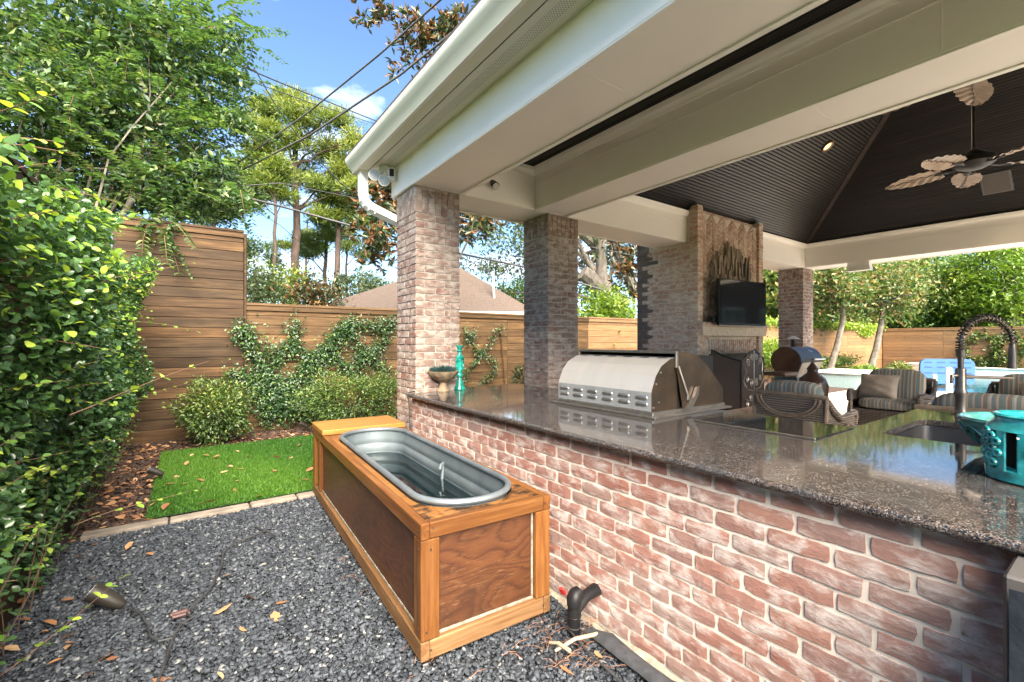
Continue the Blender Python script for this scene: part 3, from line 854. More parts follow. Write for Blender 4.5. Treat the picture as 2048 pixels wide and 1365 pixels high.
# roof skin, soffit, gutters
EX0, EX1, EY0, EY1, EZ, RS = 1.30, 10.66, -3.2, 4.74, 3.245, 0.72
hw = (EY1 - EY0) / 2
apx = [(EX1 - hw, EY1 - hw, EZ + hw * RS), (EX0 + hw, EY1 - hw, EZ + hw * RS)]
rv = [(EX0, EY0, EZ), (EX1, EY0, EZ), (EX1, EY1, EZ), (EX0, EY1, EZ)] + apx
up = [(p[0], p[1], p[2] + .03) for p in rv]
part('roof', 'shingle', MB().add(rv + up, [(3, 0, 5), (0, 1, 4, 5), (1, 2, 4), (2, 3, 5, 4), (9, 6, 11), (6, 7, 10, 11), (7, 8, 10), (8, 9, 11, 10), (0, 1, 7, 6), (1, 2, 8, 7), (2, 3, 9, 8), (3, 0, 6, 9)]))
def soffit_mat():
    m, nt, b = new_mat('vented_soffit')
    vec = coords(nt, 'Position')
    sx = N(nt, 'SeparateXYZ'); L(nt, vec, sx.inputs[0])
    def cell(o, s, add=None):
        v = mathn(nt, 'MULTIPLY', o, 1 / s)
        if add is not None: v = mathn(nt, 'ADD', v, add)
        return mathn(nt, 'SUBTRACT', mathn(nt, 'FRACT', v), 0.5)
    row = mathn(nt, 'MULTIPLY', mathn(nt, 'MODULO', mathn(nt, 'FLOOR', mathn(nt, 'MULTIPLY', sx.outputs[0], 1 / .0125)), 2.0), 0.5)
    fx = cell(sx.outputs[0], .0125); fy = cell(sx.outputs[1], .0165, row)
    d = mathn(nt, 'ADD', mathn(nt, 'MULTIPLY', fx, fx), mathn(nt, 'MULTIPLY', mathn(nt, 'MULTIPLY', fy, fy), 1.7))
    hole = mathn(nt, 'LESS_THAN', d, 0.075)
    band = mathn(nt, 'MULTIPLY', mathn(nt, 'GREATER_THAN', sx.outputs[0], 1.525), mathn(nt, 'LESS_THAN', sx.outputs[0], 1.60))
    band = mathn(nt, 'MULTIPLY', band, mathn(nt, 'LESS_THAN', sx.outputs[1], 4.22))
    col = mixc(nt, mathn(nt, 'MULTIPLY', hole, band), (0.76, 0.72, 0.62), (0.12, 0.10, 0.085))
    L(nt, col, b.inputs['Base Color']); b.inputs['Roughness'].default_value = 0.55
    return m
M['soffit'] = soffit_mat()
part('soffit', 'soffit', MB().box(1.475, 1.659, EY0 + .1, 4.60, ZS, ZS + .012))
part('soffit', 'cream', MB().box(1.475, 10.4, YF1 + .002, 4.595, ZS + .001, ZS + .013))
part('fascia', 'gap', MB().box(1.462, 1.476, EY0 + .1, 4.64, ZS + .004, EZ + .02))  # near-black colour stands for the shade between soffit and gutter
gp = [(1.458, 3.100), (1.375, 3.100), (1.362, 3.108), (1.352, 3.135), (1.325, 3.165), (1.300, 3.190), (1.292, 3.215), (1.290, 3.240), (1.302, 3.246), (1.312, 3.238), (1.458, 3.238)]
part('gutter', 'gutter', MB().prism(gp, 'y', EY0, 4.735), smooth=True)
part('gutter_lip', 'cream_line', MB().cbox(1.352, 1.378, EY0, 4.733, 3.094, 3.0995, .002))
gp2 = [(4.655 + (1.458 - p), q) for p, q in gp]
part('gutter', 'gutter', MB().prism([(p - .06, q + .001) for p, q in gp2], 'x', 1.47, 10.6), smooth=True)
part('fascia', 'cream', MB().box(1.48, 10.5, 4.60, 4.612, ZS - .004, EZ))
ds = [(1.425, 4.585, 3.10), (1.425, 4.585, 2.90), (1.427, 4.583, 2.86), (1.435, 4.578, 2.815), (1.455, 4.565, 2.77), (1.49, 4.545, 2.735), (1.54, 4.52, 2.705), (1.76, 4.435, 2.60), (1.79, 4.425, 2.57), (1.80, 4.42, 2.5), (1.80, 4.42, .1)]
part('downspout', 'cream_line', MB().tube(ds, .056, 4, rot=PI / 4, sy=1.0))
rb = MB()
for i, k in enumerate((2, 3, 4, 5, 6)):
    p = Vector(ds[k]); q = Vector(ds[k + 1]); t = (q - p).normalized() * .006
    rb.tube([p - t, p + t], .0572, 4, rot=PI / 4)
part('downspout_elbow_rib', 'cream', rb)
# thin cable stapled along the soffit
part('soffit_cable', 'cream', MB().tube([(1.648 + .006 * math.sin(i * 1.7), 4.05 - i * .25, ZS - .004) for i in range(22)], .0035, 5))

# ---------------------------------------------------------------- outdoor kitchen counter
XW = 1.648
cnt = thing('outdoor_counter', 'whitewashed red brick counter with polished brown granite top', 'counter', (XW, 1.5, 0))
core = MB().box(XW + .0058, 2.84, -1.4, 3.88, -.05, .886).box(2.841, 2.94, .93, 3.88, -.05, .885)
core.box(2.842, 4.07, -1.4, .90, -.05, .67).box(3.66, 4.07, -1.4, .90, .671, .885).box(2.842, 3.659, .83, .90, .671, .885).box(2.842, 3.659, -1.4, .22, .671, .885)
core.build('mortar_core', 'mortar', cnt, world=True)
for c in range(13):
    z = .004 + (c + .5) * CO
    off = (.1 if c % 2 else 0) + random.uniform(-.012, .012)
    y = 3.878
    first = True
    while y > -.72:
        l = PITCH + random.uniform(-.007, .007)
        if first: l = .1 + off; first = False
        if l > .05:
            brick(round((l - .014) / .006) * .006, BH - .0015 + random.choice((-.0015, 0, .001)), 'brick', cnt, (XW + random.uniform(-.003, .001), y - l / 2, z + random.uniform(-.0012, .0012)), R(-90) + random.uniform(-.008, .008), 6)
        y -= l
# bare, ragged footing below the brick
fr = []
rg = random.Random(3)
for i in range(60):
    y = 3.8 - i * .08
    fr.append([(XW - .015 + rg.uniform(-.012, .008), y, .018 + rg.uniform(-.016, .012)), (XW - .035 + rg.uniform(-.015, .01), y, .005), (XW - .07 + rg.uniform(-.02, .02), y, -.03)])
MB().grid(fr).build('footing', 'concrete', cnt, world=True)
SK = (2.88, 3.62, .27, .80)
def rrect(x0, x1, y0, y1, r=.06, n=5):
    out = []
    for (cx, cy, a0) in ((x1 - r, y1 - r, 0), (x0 + r, y1 - r, 90), (x0 + r, y0 + r, 180), (x1 - r, y0 + r, 270)):
        for i in range(n + 1):
            a = R(a0 + 90 * i / n); out.append((cx + r * math.cos(a), cy + r * math.sin(a)))
    return out
top_out = [(1.60, -1.4), (4.115, -1.4), (4.115, .94), (2.97, .94), (2.97, 4.05), (1.73, 4.05), (1.73, 3.86), (1.60, 3.86)]
MB().prism(top_out, 'z', .889, .92, [rrect(*SK)]).build('countertop', 'granite', cnt, world=True)
MB().tube([(1.602, -1.4, .9045), (1.602, 3.858, .9045)], .0158, 12).build('bullnose_edge', 'granite', cnt, world=True, smooth=True)
MB().tube([(4.113, -1.4, .9045), (4.113, .938, .9045), (2.972, .938, .9045), (2.972, 4.05, .9045)], .0155, 10).build('bullnose_edge', 'granite', cnt, world=True, smooth=True)
MB().box(1.628, 1.70, -1.38, 3.87, .8865, .8885).build('underlay', M['hip_wood'], cnt, world=True)

# ---------------------------------------------------------------- fireplace
fp = thing('fireplace', 'tall brick outdoor fireplace with herringbone panel and mantel', 'fireplace', (6.8, 3.7, 0))
FX0, FX1, FY0, FY1 = 5.86, 7.73, 3.70, 4.78
fc = MB().prism([(FX0 + .02, .0), (FX1 - .02, 0), (FX1 - .02, ZT - .02), (FX0 + .02, ZT - .02)], 'y', FY0 + .05, FY1 - .01,
                [[(6.22, .46), (7.38, .46), (7.38, 1.20), (6.22, 1.20)]])
fc.build('mortar_core', 'mortar_fire', fp, world=True)
MB().add([(6.2, 4.3, .44), (7.4, 4.3, .44), (7.4, 4.3, 1.25), (6.2, 4.3, 1.25)], [(0, 1, 2, 3)]).build('firebox_back', 'black', fp, world=True)
# left side: single bricks, the outer third stained black
for c in range(41):
    z = (c + .5) * CO
    y = FY1 - .002
    l = .1 if c % 2 else .2
    while y > FY0 + .16:
        ll = min(l, y - FY0 - .13)
        soot = (y - ll / 2) > 4.57 + random.uniform(-.10, .10)
        brick(round(ll - .0105, 3), BH, 'brick_sooty' if soot else 'brick_fire', fp, (FX0 + .012, y - ll / 2, z), R(-90), 4, nx=3)
        y -= ll; l = .2
MB().box(FX0 + .0165, FX0 + .03, 4.55, FY1 - .004, 0, ZB + .2).build('stained_mortar', pm('stained_mortar', (0.22, 0.175, 0.135), (0.09, 0.072, 0.056), 10, rough=0.95, kind='Position'), fp, world=True)
# projecting pier bricks at the two front corners
for c in range(49):
    z = (c + .5) * CO
    if z > 3.36: break
    for xs in (FX0, FX1 - .13):
        pb = MB().cbox(-.064, .064, -.002, .128, -BH / 2, BH / 2, .004)
        if ('pier', 0) not in _bm: _bm[('pier', 0)] = pb.mesh('brick', 'brick_fire')
        link('brick', _bm[('pier', 0)], fp, (xs + .065 + random.uniform(-.003, .003), FY0 + .0 + random.uniform(-.003, .003), z), (0, 0, 0), True)
MB().box(FX0 + .006, FX0 + .124, FY0 + .008, FY0 + .122, 0, 3.33).box(FX1 - .124, FX1 - .006, FY0 + .008, FY0 + .122, 0, 3.33).build('pier_mortar', 'mortar_fire', fp, world=True)
MB().prism([(FY0 + .1, ZT - .03), (FY0 + .1, 3.31), (FY0 + .26, ZT - .03)], 'x', FX0 + .01, FX1 - .01).build('sloped_shoulder', 'brick_fire', fp, world=True)
# herringbone panel above the mantel
its = []
hx0, hx1, hz0, hz1 = 5.995, 7.595, 1.66, 3.26
bl, bw = .19, .0475
s2 = math.sqrt(.5)
# zig-zag columns of slanted bricks
cw = bl * s2
ncol = int((hx1 - hx0) / cw)
cw = (hx1 - hx0) / ncol
for i in range(ncol):
    sg = 1 if i % 2 else -1
    zz = hz0 - .1
    while zz < hz1 + .1:
        cx_ = hx0 + (i + .5) * cw
        if hz0 + .03 < zz < hz1 - .03:
            its.append(((cx_, FY0 + .045, zz), (bl / 2 * s2 * .98, 0, sg * bl / 2 * s2 * .98), (-sg * (bw / 2 - .004) * s2, 0, (bw / 2 - .004) * s2), (0, -.007, 0)))
        zz += bw / s2
joined_bricks('herringbone_bricks', its, fp)
# rows below the mantel, soldier arch, corbelled mantel shelf, raised hearth
for c in range(6, 22):
    z = (c + .5) * CO + .03
    x = FX0 + .135; l = .1 if c % 2 else .2
    while x < FX1 - .14:
        ll = min(l, FX1 - .135 - x)
        if ll > .04 and not (z < 1.42 and 6.17 < x + ll / 2 < 7.43):
            brick(round(ll - .0105, 3), BH, 'brick_fire', fp, (x + ll / 2, FY0 + .035, z), 0, 4, nx=3)
        x += ll; l = .2
for i in range(20):
    x = 6.20 + i * .0605
    brick(.205, .05, 'brick_fire', fp, (x + .03, FY0 + .03, 1.315), 0, 4, ry=R(90), nx=3)
for (yo, z, s0) in ((.015, 1.50, 0), (-.02, 1.565, .05), (-.06, 1.63, .02)):
    x = FX0 + .07 + s0 - .05
    while x < FX1 + .06:
        ll = .1
        pk = ('mant', 0)
        if pk not in _bm: _bm[pk] = MB().cbox(-.046, .046, -.02, .16, -.029, .029, .005).mesh('brick', 'brick_fire')
        link('brick', _bm[pk], fp, (x, FY0 + yo, z), (0, 0, random.uniform(-.02, .02)), True)
        x += .1
MB().box(FX0 + .03, FX1 - .03, FY0 - .06, FY0 + .06, 1.47, 1.655).build('mantel_mortar', 'mortar_fire', fp, world=True)
MB().cbox(5.70, 7.90, 3.02, FY0 + .05, 0, .405, .01).build('hearth', 'mortar_fire', fp, world=True)
for i in range(33):
    pk = ('hearth', 0)
    if pk not in _bm: _bm[pk] = MB().cbox(-.031, .031, -.02, .20, -.05, .045, .005).mesh('brick', 'brick_fire')
    link('brick', _bm[pk], fp, (5.72 + i * .067, 3.03, .432), (0, 0, 0), True)
for r_ in range(3):
    for i in range(11):
        brick(.188, BH, 'brick_fire', fp, (5.80 + i * .2 - (.1 if r_ % 2 else 0), 3.015, .05 + r_ * .115), 0, 4, nx=3)
joined_bricks('hearth_top_bricks', [((5.80 + i * .2, 3.34 + j * .1, .405), (.093, 0, 0), (0, .045, 0), (0, 0, .02)) for i in range(11) for j in range(4)], fp)

# ---------------------------------------------------------------- fences
YB = 7.92
def fence(root, p0, p1, zt, mat, sec=2.4, bh=.142, cap=True, z0=.02, inward=(0, -1), rows=None):
    p0, p1 = Vector((*p0, 0)), Vector((*p1, 0))
    d = (p1 - p0); Lg = d.length; d.normalize()
    ang = math.atan2(d.y, d.x)
    n = max(1, round(Lg / sec)); s = Lg / n
    inw = Vector((*inward, 0))
    rows = rows or int((zt - .04 - z0) / bh)
    h = (zt - .04 - z0) / rows
    for i in range(n):
        m_ = p0 + d * (i + .5) * s
        for r_ in range(rows):
            j = random.uniform(-.004, .004)
            board('board', mat, s - .004, .022, round(h - .006, 4), root, m_ + inw * (.012 + j) + Vector((0, 0, z0 + (r_ + .5) * h)), ang + random.uniform(-.0012, .0012), b=.003)
    board('gap_blocker', 'gap', Lg - .02, .006, zt - .1, root, (p0 + p1) / 2 - inw * .004 + Vector((0, 0, (zt - .1) / 2 + .02)), ang, b=.001)  # added dark sheet, stops light showing through the board joints
    for i in range(n + 1):
        q = p0 + d * i * s
        board('post', mat, .09, .09, zt - .06, root, q - inw * .055 + Vector((0, 0, (zt - .06) / 2)), ang)
    if cap:
        m_ = (p0 + p1) / 2
        board('cap', mat, Lg, .14, .035, root, m_ - inw * .01 + Vector((0, 0, zt - .017)), ang)
        board('cap_trim', mat, Lg, .02, .075, root, m_ + inw * .038 + Vector((0, 0, zt - .075)), ang)
ft = thing('board_fence', 'tall dark brown horizontal board fence behind the turf', 'fence', (-.1, YB, 0))
fence(ft, (-.78, YB), (.67, YB), 3.05, 'fence', sec=2.0)
board('end_trim', 'fence', .03, .16, 3.0, ft, (.687, YB + .02, 1.5), 0)
board('kick_board', 'fence', 1.45, .03, .16, ft, (-.055, YB - .03, .09), 0)
ft2 = thing('board_fence', 'low golden brown board fence with leafy vines, beside the tall fence', 'fence', (3.0, YB, 0))
fence(ft2, (.70, YB), (7.9, YB), 1.97, 'fence_gold')
board('kick_board', 'fence', 7.2, .03, .16, ft2, (4.3, YB - .03, .09), 0)
ft3 = thing('board_fence', 'pale honey board fence seen past the second column and the fireplace', 'fence', (18, YB, 0))
fence(ft3, (7.9, YB), (28.8, YB), 1.98, 'fence_light')
ft4 = thing('board_fence', 'far light board fence on the other side of the pool', 'fence', (28.8, 2, 0))
fence(ft4, (28.8, YB - .06), (28.8, -8.0), 2.02, 'fence_light', inward=(-1, 0))
ft5 = thing('board_fence', 'brown board fence mostly hidden under the leafy green hedge', 'fence', (-.78, 4, 0))
fence(ft5, (-.78, -.5), (-.78, YB - .08), 2.33, 'fence', inward=(1, 0))
board('kick_board', 'fence', 8.2, .03, .17, ft5, (-.735, 3.7, .075), R(90))

# ================================================================ THINGS ON AND AROUND THE COUNTER
# ---------------------------------------------------------------- timber tub surround + stock tank
BZ = R(-2.49)
box = thing('timber_tub_surround', 'orange stained timber box with brown plywood sides around the tank', 'tub box', (1.20, 3.07, 0), BZ)
W2, L2, HT = .345, 1.30, .615
def bb(name, mat, x0, x1, y0, y1, z0, z1, along='x', b=.004, parent=box):
    """a timber in the box's own frame, grain along its length"""
    c = ((x0 + x1) / 2, (y0 + y1) / 2, (z0 + z1) / 2); dx, dy, dz = x1 - x0, y1 - y0, z1 - z0
    if along == 'x': return link(name, MB().cbox(-dx / 2, dx / 2, -dy / 2, dy / 2, -dz / 2, dz / 2, b).mesh(name, mat), parent, c)
    if along == 'y': return link(name, MB().cbox(-dy / 2, dy / 2, -dx / 2, dx / 2, -dz / 2, dz / 2, b).mesh(name, mat), parent, c, (0, 0, R(90)))
    return link(name, MB().cbox(-dz / 2, dz / 2, -dy / 2, dy / 2, -dx / 2, dx / 2, b).mesh(name, mat), parent, c, (0, R(-90), 0))
t = .088
for sx in (-1, 1):
    xa, xb = (-W2, -W2 + t) if sx < 0 else (W2 - t, W2)
    for sy in (-1, 1):
        ya, yb = (-L2, -L2 + t) if sy < 0 else (L2 - t, L2)
        bb('post', 'frame_wood', xa + .001, xb - .001, ya + .001, yb - .001, .112, HT - .073, 'z')
    xr = (-W2, -W2 + .04) if sx < 0 else (W2 - .04, W2)
    bb('top_rail', 'frame_wood', *xr, -L2 - .002, L2 - .001, HT - .071, HT, 'y')
    bb('bottom_rail', 'frame_pale', *xr, -L2 - .002, L2, .028, .110, 'y')
    xp = -W2 + .032 if sx < 0 else W2 - .040
    bb('side_panel', 'ply', xp, xp + .008, -L2 + t + .002, L2 - .30, .113, HT - .073, 'x', .001)
    xs = -W2 + .024 if sx < 0 else W2 - .031
    bb('sealant_bead', 'sealant', xs, xs + .007, -L2 + t + .003, L2 - .31, .111, .124, 'y', .002)
    bb('side_panel', 'ply', xp - .001, xp + .007, L2 - .212, L2 - t - .002, .113, HT - .073, 'x', .001)
    bb('post', 'frame_wood', xr[0] + .002, xr[1] - .002, L2 - .298, L2 - .214, .112, HT - .073, 'z')
for sy in (-1, 1):
    yr = (-L2, -L2 + .04) if sy < 0 else (L2 - .04, L2)
    bb('top_rail', 'frame_wood', -W2 + .041, W2 - .041, *yr, HT - .070, HT - .0005, 'x')
    bb('bottom_rail', 'frame_pale', -W2 + .041, W2 - .041, *yr, .029, .109, 'x')
    yp = -L2 + .032 if sy < 0 else L2 - .04
    bb('end_panel', 'ply', -W2 + t + .002, W2 - t - .002, yp, yp + .008, .112, HT - .073, 'x', .001)
    ys = -L2 + .022 if sy < 0 else L2 - .032
    bb('sealant_bead', 'sealant', -W2 + t + .003, W2 - t - .003, ys, ys + .010, .1095, .122, 'x', .002)
    bb('sealant_bead', 'sealant', W2 - t - .014, W2 - t - .002, ys + .001, ys + .009, .124, HT - .075, 'z', .002)
for (fx, fy) in ((-.28, -1.24), (.28, -1.24), (-.29, -.45), (.29, -.45), (-.29, .4), (.29, .4), (-.28, 1.22), (.28, 1.22)):
    bb('foot', 'hip_wood', fx - .045, fx + .045, fy - .045, fy + .045, -.02, .027, 'x')
for (yy, zz) in ((-1.27, .58), (-1.27, .50), (-1.27, .16), (-1.27, .07), (-.45, .58), (.4, .58), (1.12, .58), (1.25, .56), (-.4, .07), (.5, .07)):
    MB().tube([(-W2 - .0008, yy, zz), (-W2 - .0022, yy, zz)], .0045, 8).build('screw_head', 'steel_side', box)
for (xx, zz) in ((-.31, .58), (-.29, .59), (.31, .58), (.30, .07), (-.30, .07), (-.30, .5), (-.32, .15)):
    MB().tube([(xx, -L2 - .0008, zz), (xx, -L2 - .0025, zz)], .0045, 8).build('screw_head', 'steel_side', box)
# deck with an oval hole
TCX, TCY, THW, THL, TR = .005, -.20, .272, 1.02, .262
def stadium(off, z, n=12):
    hw, hl, r = THW + off, THL + off, TR + off
    out = []
    for (cx, cy, a0) in ((hw - r, hl - r, 0), (-hw + r, hl - r, 90), (-hw + r, -hl + r, 180), (hw - r, -hl + r, 270)):
        for i in range(n):
            a = R(a0 + 90 * i / (n - 1)); out.append((TCX + cx + r * math.cos(a), TCY + cy + r * math.sin(a), z))
    return out
hole = [(p[0], p[1]) for p in stadium(.004, 0)]
MB().prism([(-W2 + .041, -L2 + .041), (W2 - .041, -L2 + .041), (W2 - .041, L2 - .041), (-W2 + .041, L2 - .041)], 'z', HT - .016, HT - .002, [hole]).build('deck', 'deck_wood', box)
bb('lid', 'lid_wood', -W2 - .006, W2 + .004, L2 - .475, L2 + .012, HT + .002, HT + .046, 'x', .006)

tank = thing('stock_tank', 'oval galvanised metal stock tank of clear water sunk in the timber box', 'stock tank', (1.20, 3.07, 0), BZ)
def loops(name, mat, prof, cap_last=False, cap_first=False):
    mb = MB(); n = None
    for (off, z) in prof:
        l = stadium(off, z); n = len(l); mb.v += l
    for j in range(len(prof) - 1):
        for k in range(n):
            k2 = (k + 1) % n
            mb.f.append((j * n + k, j * n + k2, (j + 1) * n + k2, (j + 1) * n + k))
    if cap_last: mb.f.append(tuple((len(prof) - 1) * n + k for k in range(n)))
    return mb.build(name, mat, tank, smooth=True)
rz_ = HT + .016
loops('rim', 'galv', [(-.013 + .017 * math.cos(a), rz_ + .017 * math.sin(a)) for a in [R(x) for x in range(0, 361, 30)]])
loops('wall', 'galv_in', [(-.016, rz_ - .010), (-.020, .56), (-.023, .53), (-.0185, .522), (-.0185, .510), (-.024, .502), (-.026, .455), (-.022, .447), (-.022, .435), (-.028, .427), (-.031, .35), (-.026, .342), (-.026, .33), (-.033, .322), (-.036, .24), (-.028, .225), (-.028, .205), (-.04, .19), (-.05, .06), (-.07, .045)], cap_last=True)
bt = stadium(-.075, .048)
MB().add(bt, [tuple(range(len(bt)))]).build('floor', pm('tank_floor', (0.36, 0.45, 0.46), (0.26, 0.34, 0.35), 3, rough=0.6), tank)
w = stadium(-.0275, .44)
MB().add(w, [tuple(range(len(w)))]).build('water', 'tub_water', tank)
MB().tube([(.247, -.22, .555), (.240, -.22, .47), (.228, -.23, .36)], [.008, .012, .014], 8).tube([(.245, -.22, .545), (.218, -.24, .54), (.212, -.24, .515)], .011, 7).build('float_valve', 'galv_in', tank, smooth=True)
MB().lathe([(.005, .0), (.05, .012), (.05, .03), (.005, .034)], 14, (.14, -.16, .05)).build('drain', 'galv', tank, smooth=True)

# ---------------------------------------------------------------- built-in grill (seen from behind)
gr = thing('built_in_grill', 'stainless steel built-in barbecue grill with faceted hood on the granite counter', 'grill', (2.32, 2.21, .92))
def P2(name, mat, prof, y0, y1, smooth=False):
    return MB().prism(prof, 'y', y0, y1).build(name, mat, gr, smooth=smooth)
rear = [(0, .036), (0, .155), (.012, .185), (.045, .255), (.10, .315), (.19, .358), (.26, .366)]
MB().grid([[(p[0], y, p[1]) for y in (-.432, .432)] for p in rear[:2]]).build('rear_panel', 'steel_grey', gr)
MB().grid([[(p[0], y, p[1]) for y in (-.432, -.15, .15, .432)] for p in rear[1:]]).build('rear_hood', 'steel', gr)
side = [(0.001, .036)] + rear[1:] + [(.26, .036)]
for y in (-.433, .431):
    P2('rear_cheek', 'steel_side', side, y, y + .0015)
lidp = [(.235, .402), (.33, .400), (.47, .376), (.58, .31), (.69, .215), (.765, .155), (.785, .13), (.785, .036)]
MB().grid([[(p[0], y, p[1]) for y in (-.446, .446)] for p in lidp]).build('lid', 'steel_side', gr)
for y in (-.447, .445):
    P2('lid_cheek', 'steel_side', [(.235, .402)] + lidp[1:] + [(.30, .036), (.235, .30)], y, y + .002)
MB().cbox(.228, .252, -.45, .45, .392, .408, .002).cbox(.228, .252, -.45, -.436, .30, .391, .002).cbox(.228, .252, .436, .45, .30, .391, .002).build('lid_edge_trim', 'steel_trim', gr)
MB().box(.262, .70, -.42, .42, .04, .37).build('dark_inside', 'black', gr)
for i in range(6):
    y = .36 - i * .144
    for z in (.078, .118):
        cap = MB()
        ln, r_ = .034, .0125
        pr = [(R(a)) for a in range(-90, 91, 30)]
        rows = []
        for yy, k in ((-ln - .012, .15), (-ln - .008, .75), (-ln, 1), (ln, 1), (ln + .008, .75), (ln + .012, .15)):
            rows.append([(-r_ * .8 * k * math.cos(a), y + yy, z + r_ * k * math.sin(a)) for a in pr])
        cap.grid(rows).build('louver', 'steel_trim', gr, smooth=True)
    o = []
    for a in range(0, 360, 30):
        o.append((.205 + .010 * math.sin(R(a)), y + .045 * math.cos(R(a)), .3635 + .010 * math.sin(R(a)) * .2))
    MB().add(o, [tuple(range(12))]).build('vent_slot', 'black', gr)
MB().cbox(-.012, .80, -.452, .452, .012, .0345, .002).build('base_ledge', 'steel_trim', gr)
MB().cbox(-.04, .83, -.488, .488, .0005, .0115, .002).build('flange', 'steel_trim', gr)
MB().tube([(.245, -.455, .31), (.35, -.458, .10)], .0075, 6).cbox(.335, .365, -.462, -.450, .085, .115, .002).build('lid_arm', 'steel_trim', gr)
MB().prism([(.37, .035), (.30, .035), (.39, .10), (.43, .165), (.45, .175), (.44, .12)], 'y', -.475, -.452).build('lid_stop_bracket', 'steel_trim', gr)
for (x, z) in ((.03, .205), (.075, .275), (.055, .09), (.005, .06)):
    MB().tube([(x + .012, -.434, z), (x + .012, -.440, z)], .006, 8).build('rivet', 'steel_trim', gr)
MB().tube([(.80, -.40, .10), (.845, -.40, .12), (.845, .40, .12), (.80, .40, .10)], .014, 8).build('handle', 'steel_trim', gr, smooth=True)

# flush burner cover
bc = thing('burner_cover', 'black glass burner cover set flush in the granite with a steel edge', 'burner cover', (2.68, 1.24, .92))
MB().cbox(-.24, .25, -.315, .31, .001, .006, .002).build('panel', pm('black_glass', (0.010, 0.010, 0.011), (0.02, 0.02, 0.02), 4, rough=0.05, bmp=0.0), bc)
MB().cbox(-.252, -.2405, -.318, .315, .001, .009, .002).build('edge_strip', 'steel_trim', bc)

# sink
sk = thing('sink', 'undermount stainless steel sink bowl in the granite counter', 'sink', (3.25, .535, .70))
outer = rrect(SK[0], SK[1], SK[2], SK[3]); n = len(outer)
mb = MB()
mid = lambda p, k: ((p[0] - 3.25) * k, (p[1] - .535) * k)
for (k, z) in ((1.03, .186), (.985, .186), (.975, .10), (.96, .03), (.90, .008), (.3, .0)):
    mb.v += [(*mid(p, k), z) for p in outer]
for j in range(5):
    for i in range(n):
        i2 = (i + 1) % n; mb.f.append((j * n + i, j * n + i2, (j + 1) * n + i2, (j + 1) * n + i))
mb.f.append(tuple(5 * n + i for i in range(n)))
mb.build('basin', 'sink_steel', sk, smooth=True)
MB().lathe([(.045, .003), (.045, .006), (.02, .006), (.018, .002)], 16).build('drain', 'steel_trim', sk)

# faucet with a spring neck
fa = thing('spring_faucet', 'tall dark bronze faucet with arched spring neck beside the sink', 'faucet', (4.03, .70, .92))
MB().lathe([(.048, 0), (.048, .006), (.034, .014), (.028, .03), (.028, .115), (.034, .14), (.030, .155), (.027, .16), (.027, .29), (.024, .298), (.015, .30), (.015, .37), (.024, .372), (.024, .415), (.012, .42)], 18).build('body', 'bronze', fa, smooth=True)
ax = Vector((.815, -.58, 0))                      # the neck leans to the right of the picture
def neck(s):                                       # s in 0..1 along the arch
    r_ = .165
    if s < .12:
        return Vector((0, 0, .41 + s / .12 * .045))
    a = PI * (s - .12) / .88
    return Vector((0, 0, .455)) + ax * (r_ - r_ * math.cos(a)) + Vector((0, 0, r_ * 1.02 * math.sin(a)))
MB().tube([neck(i / 30) for i in range(31)], .0105, 8).build('hose', 'bronze', fa, smooth=True)
sp = []
turns = 25
for i in range(turns * 10 + 1):
    s = i / (turns * 10); p = neck(s); t_ = (neck(min(1, s + .01)) - neck(max(0, s - .01))).normalized()
    nb = Vector((0.58, .815, 0)); nn = nb.cross(t_)
    a = 2 * PI * i / 10
    sp.append(p + (nn * math.cos(a) + nb * math.sin(a)) * .023)
MB().tube(sp, .0044, 5).build('spring', 'bronze', fa, smooth=True)
e = neck(1)
MB().tube([e, e - Vector((0, 0, .05)), e - Vector((0, 0, .16))], [.014, .02, .024], 10).build('spray_head', 'bronze', fa, smooth=True)
MB().tube([Vector((0, 0, .245)), ax * .33 + Vector((0, 0, .235))], .009, 8).tube([Vector((0, 0, .245)), ax * .075 + Vector((0, 0, .243))], .0135, 8).build('support_arm', 'bronze', fa, smooth=True)
MB().tube([-ax * .02 + Vector((0, 0, .25)), -ax * .055 + Vector((0, 0, .25)), -ax * .06 + Vector((0, 0, .20))], [.013, .012, .008], 8).build('lever', 'bronze', fa, smooth=True)

# ---------------------------------------------------------------- ceramics on the counter
ca = thing('candlestick', 'tall glossy emerald ceramic candlestick beside the brick column', 'candlestick', tuple(at_z(919, 779, .92)))
MB().lathe([(.055, 0), (.058, .008), (.05, .03), (.034, .075), (.026, .10), (.022, .115), (.034, .13), (.036, .145), (.028, .158), (.032, .17), (.040, .21), (.043, .27), (.040, .305), (.044, .312), (.036, .325), (.020, .345), (.019, .365), (.030, .375), (.022, .385), (.024, .40), (.040, .425), (.041, .432), (.02, .43)], 22).build('stem', 'turq_green', ca, smooth=True)
rel = MB()
rg = random.Random(5)
for i in range(60):
    a = rg.uniform(0, 2 * PI); z = rg.uniform(.18, .30)
    d = Vector((math.cos(a), math.sin(a), 0)); p = d * .0415 + Vector((0, 0, z))
    rel.tube([p, p + d * .003 + Vector((rg.uniform(-.01, .01), rg.uniform(-.01, .01), .012))], .0035, 5)
rel.build('relief', 'turq_green', ca, smooth=True)

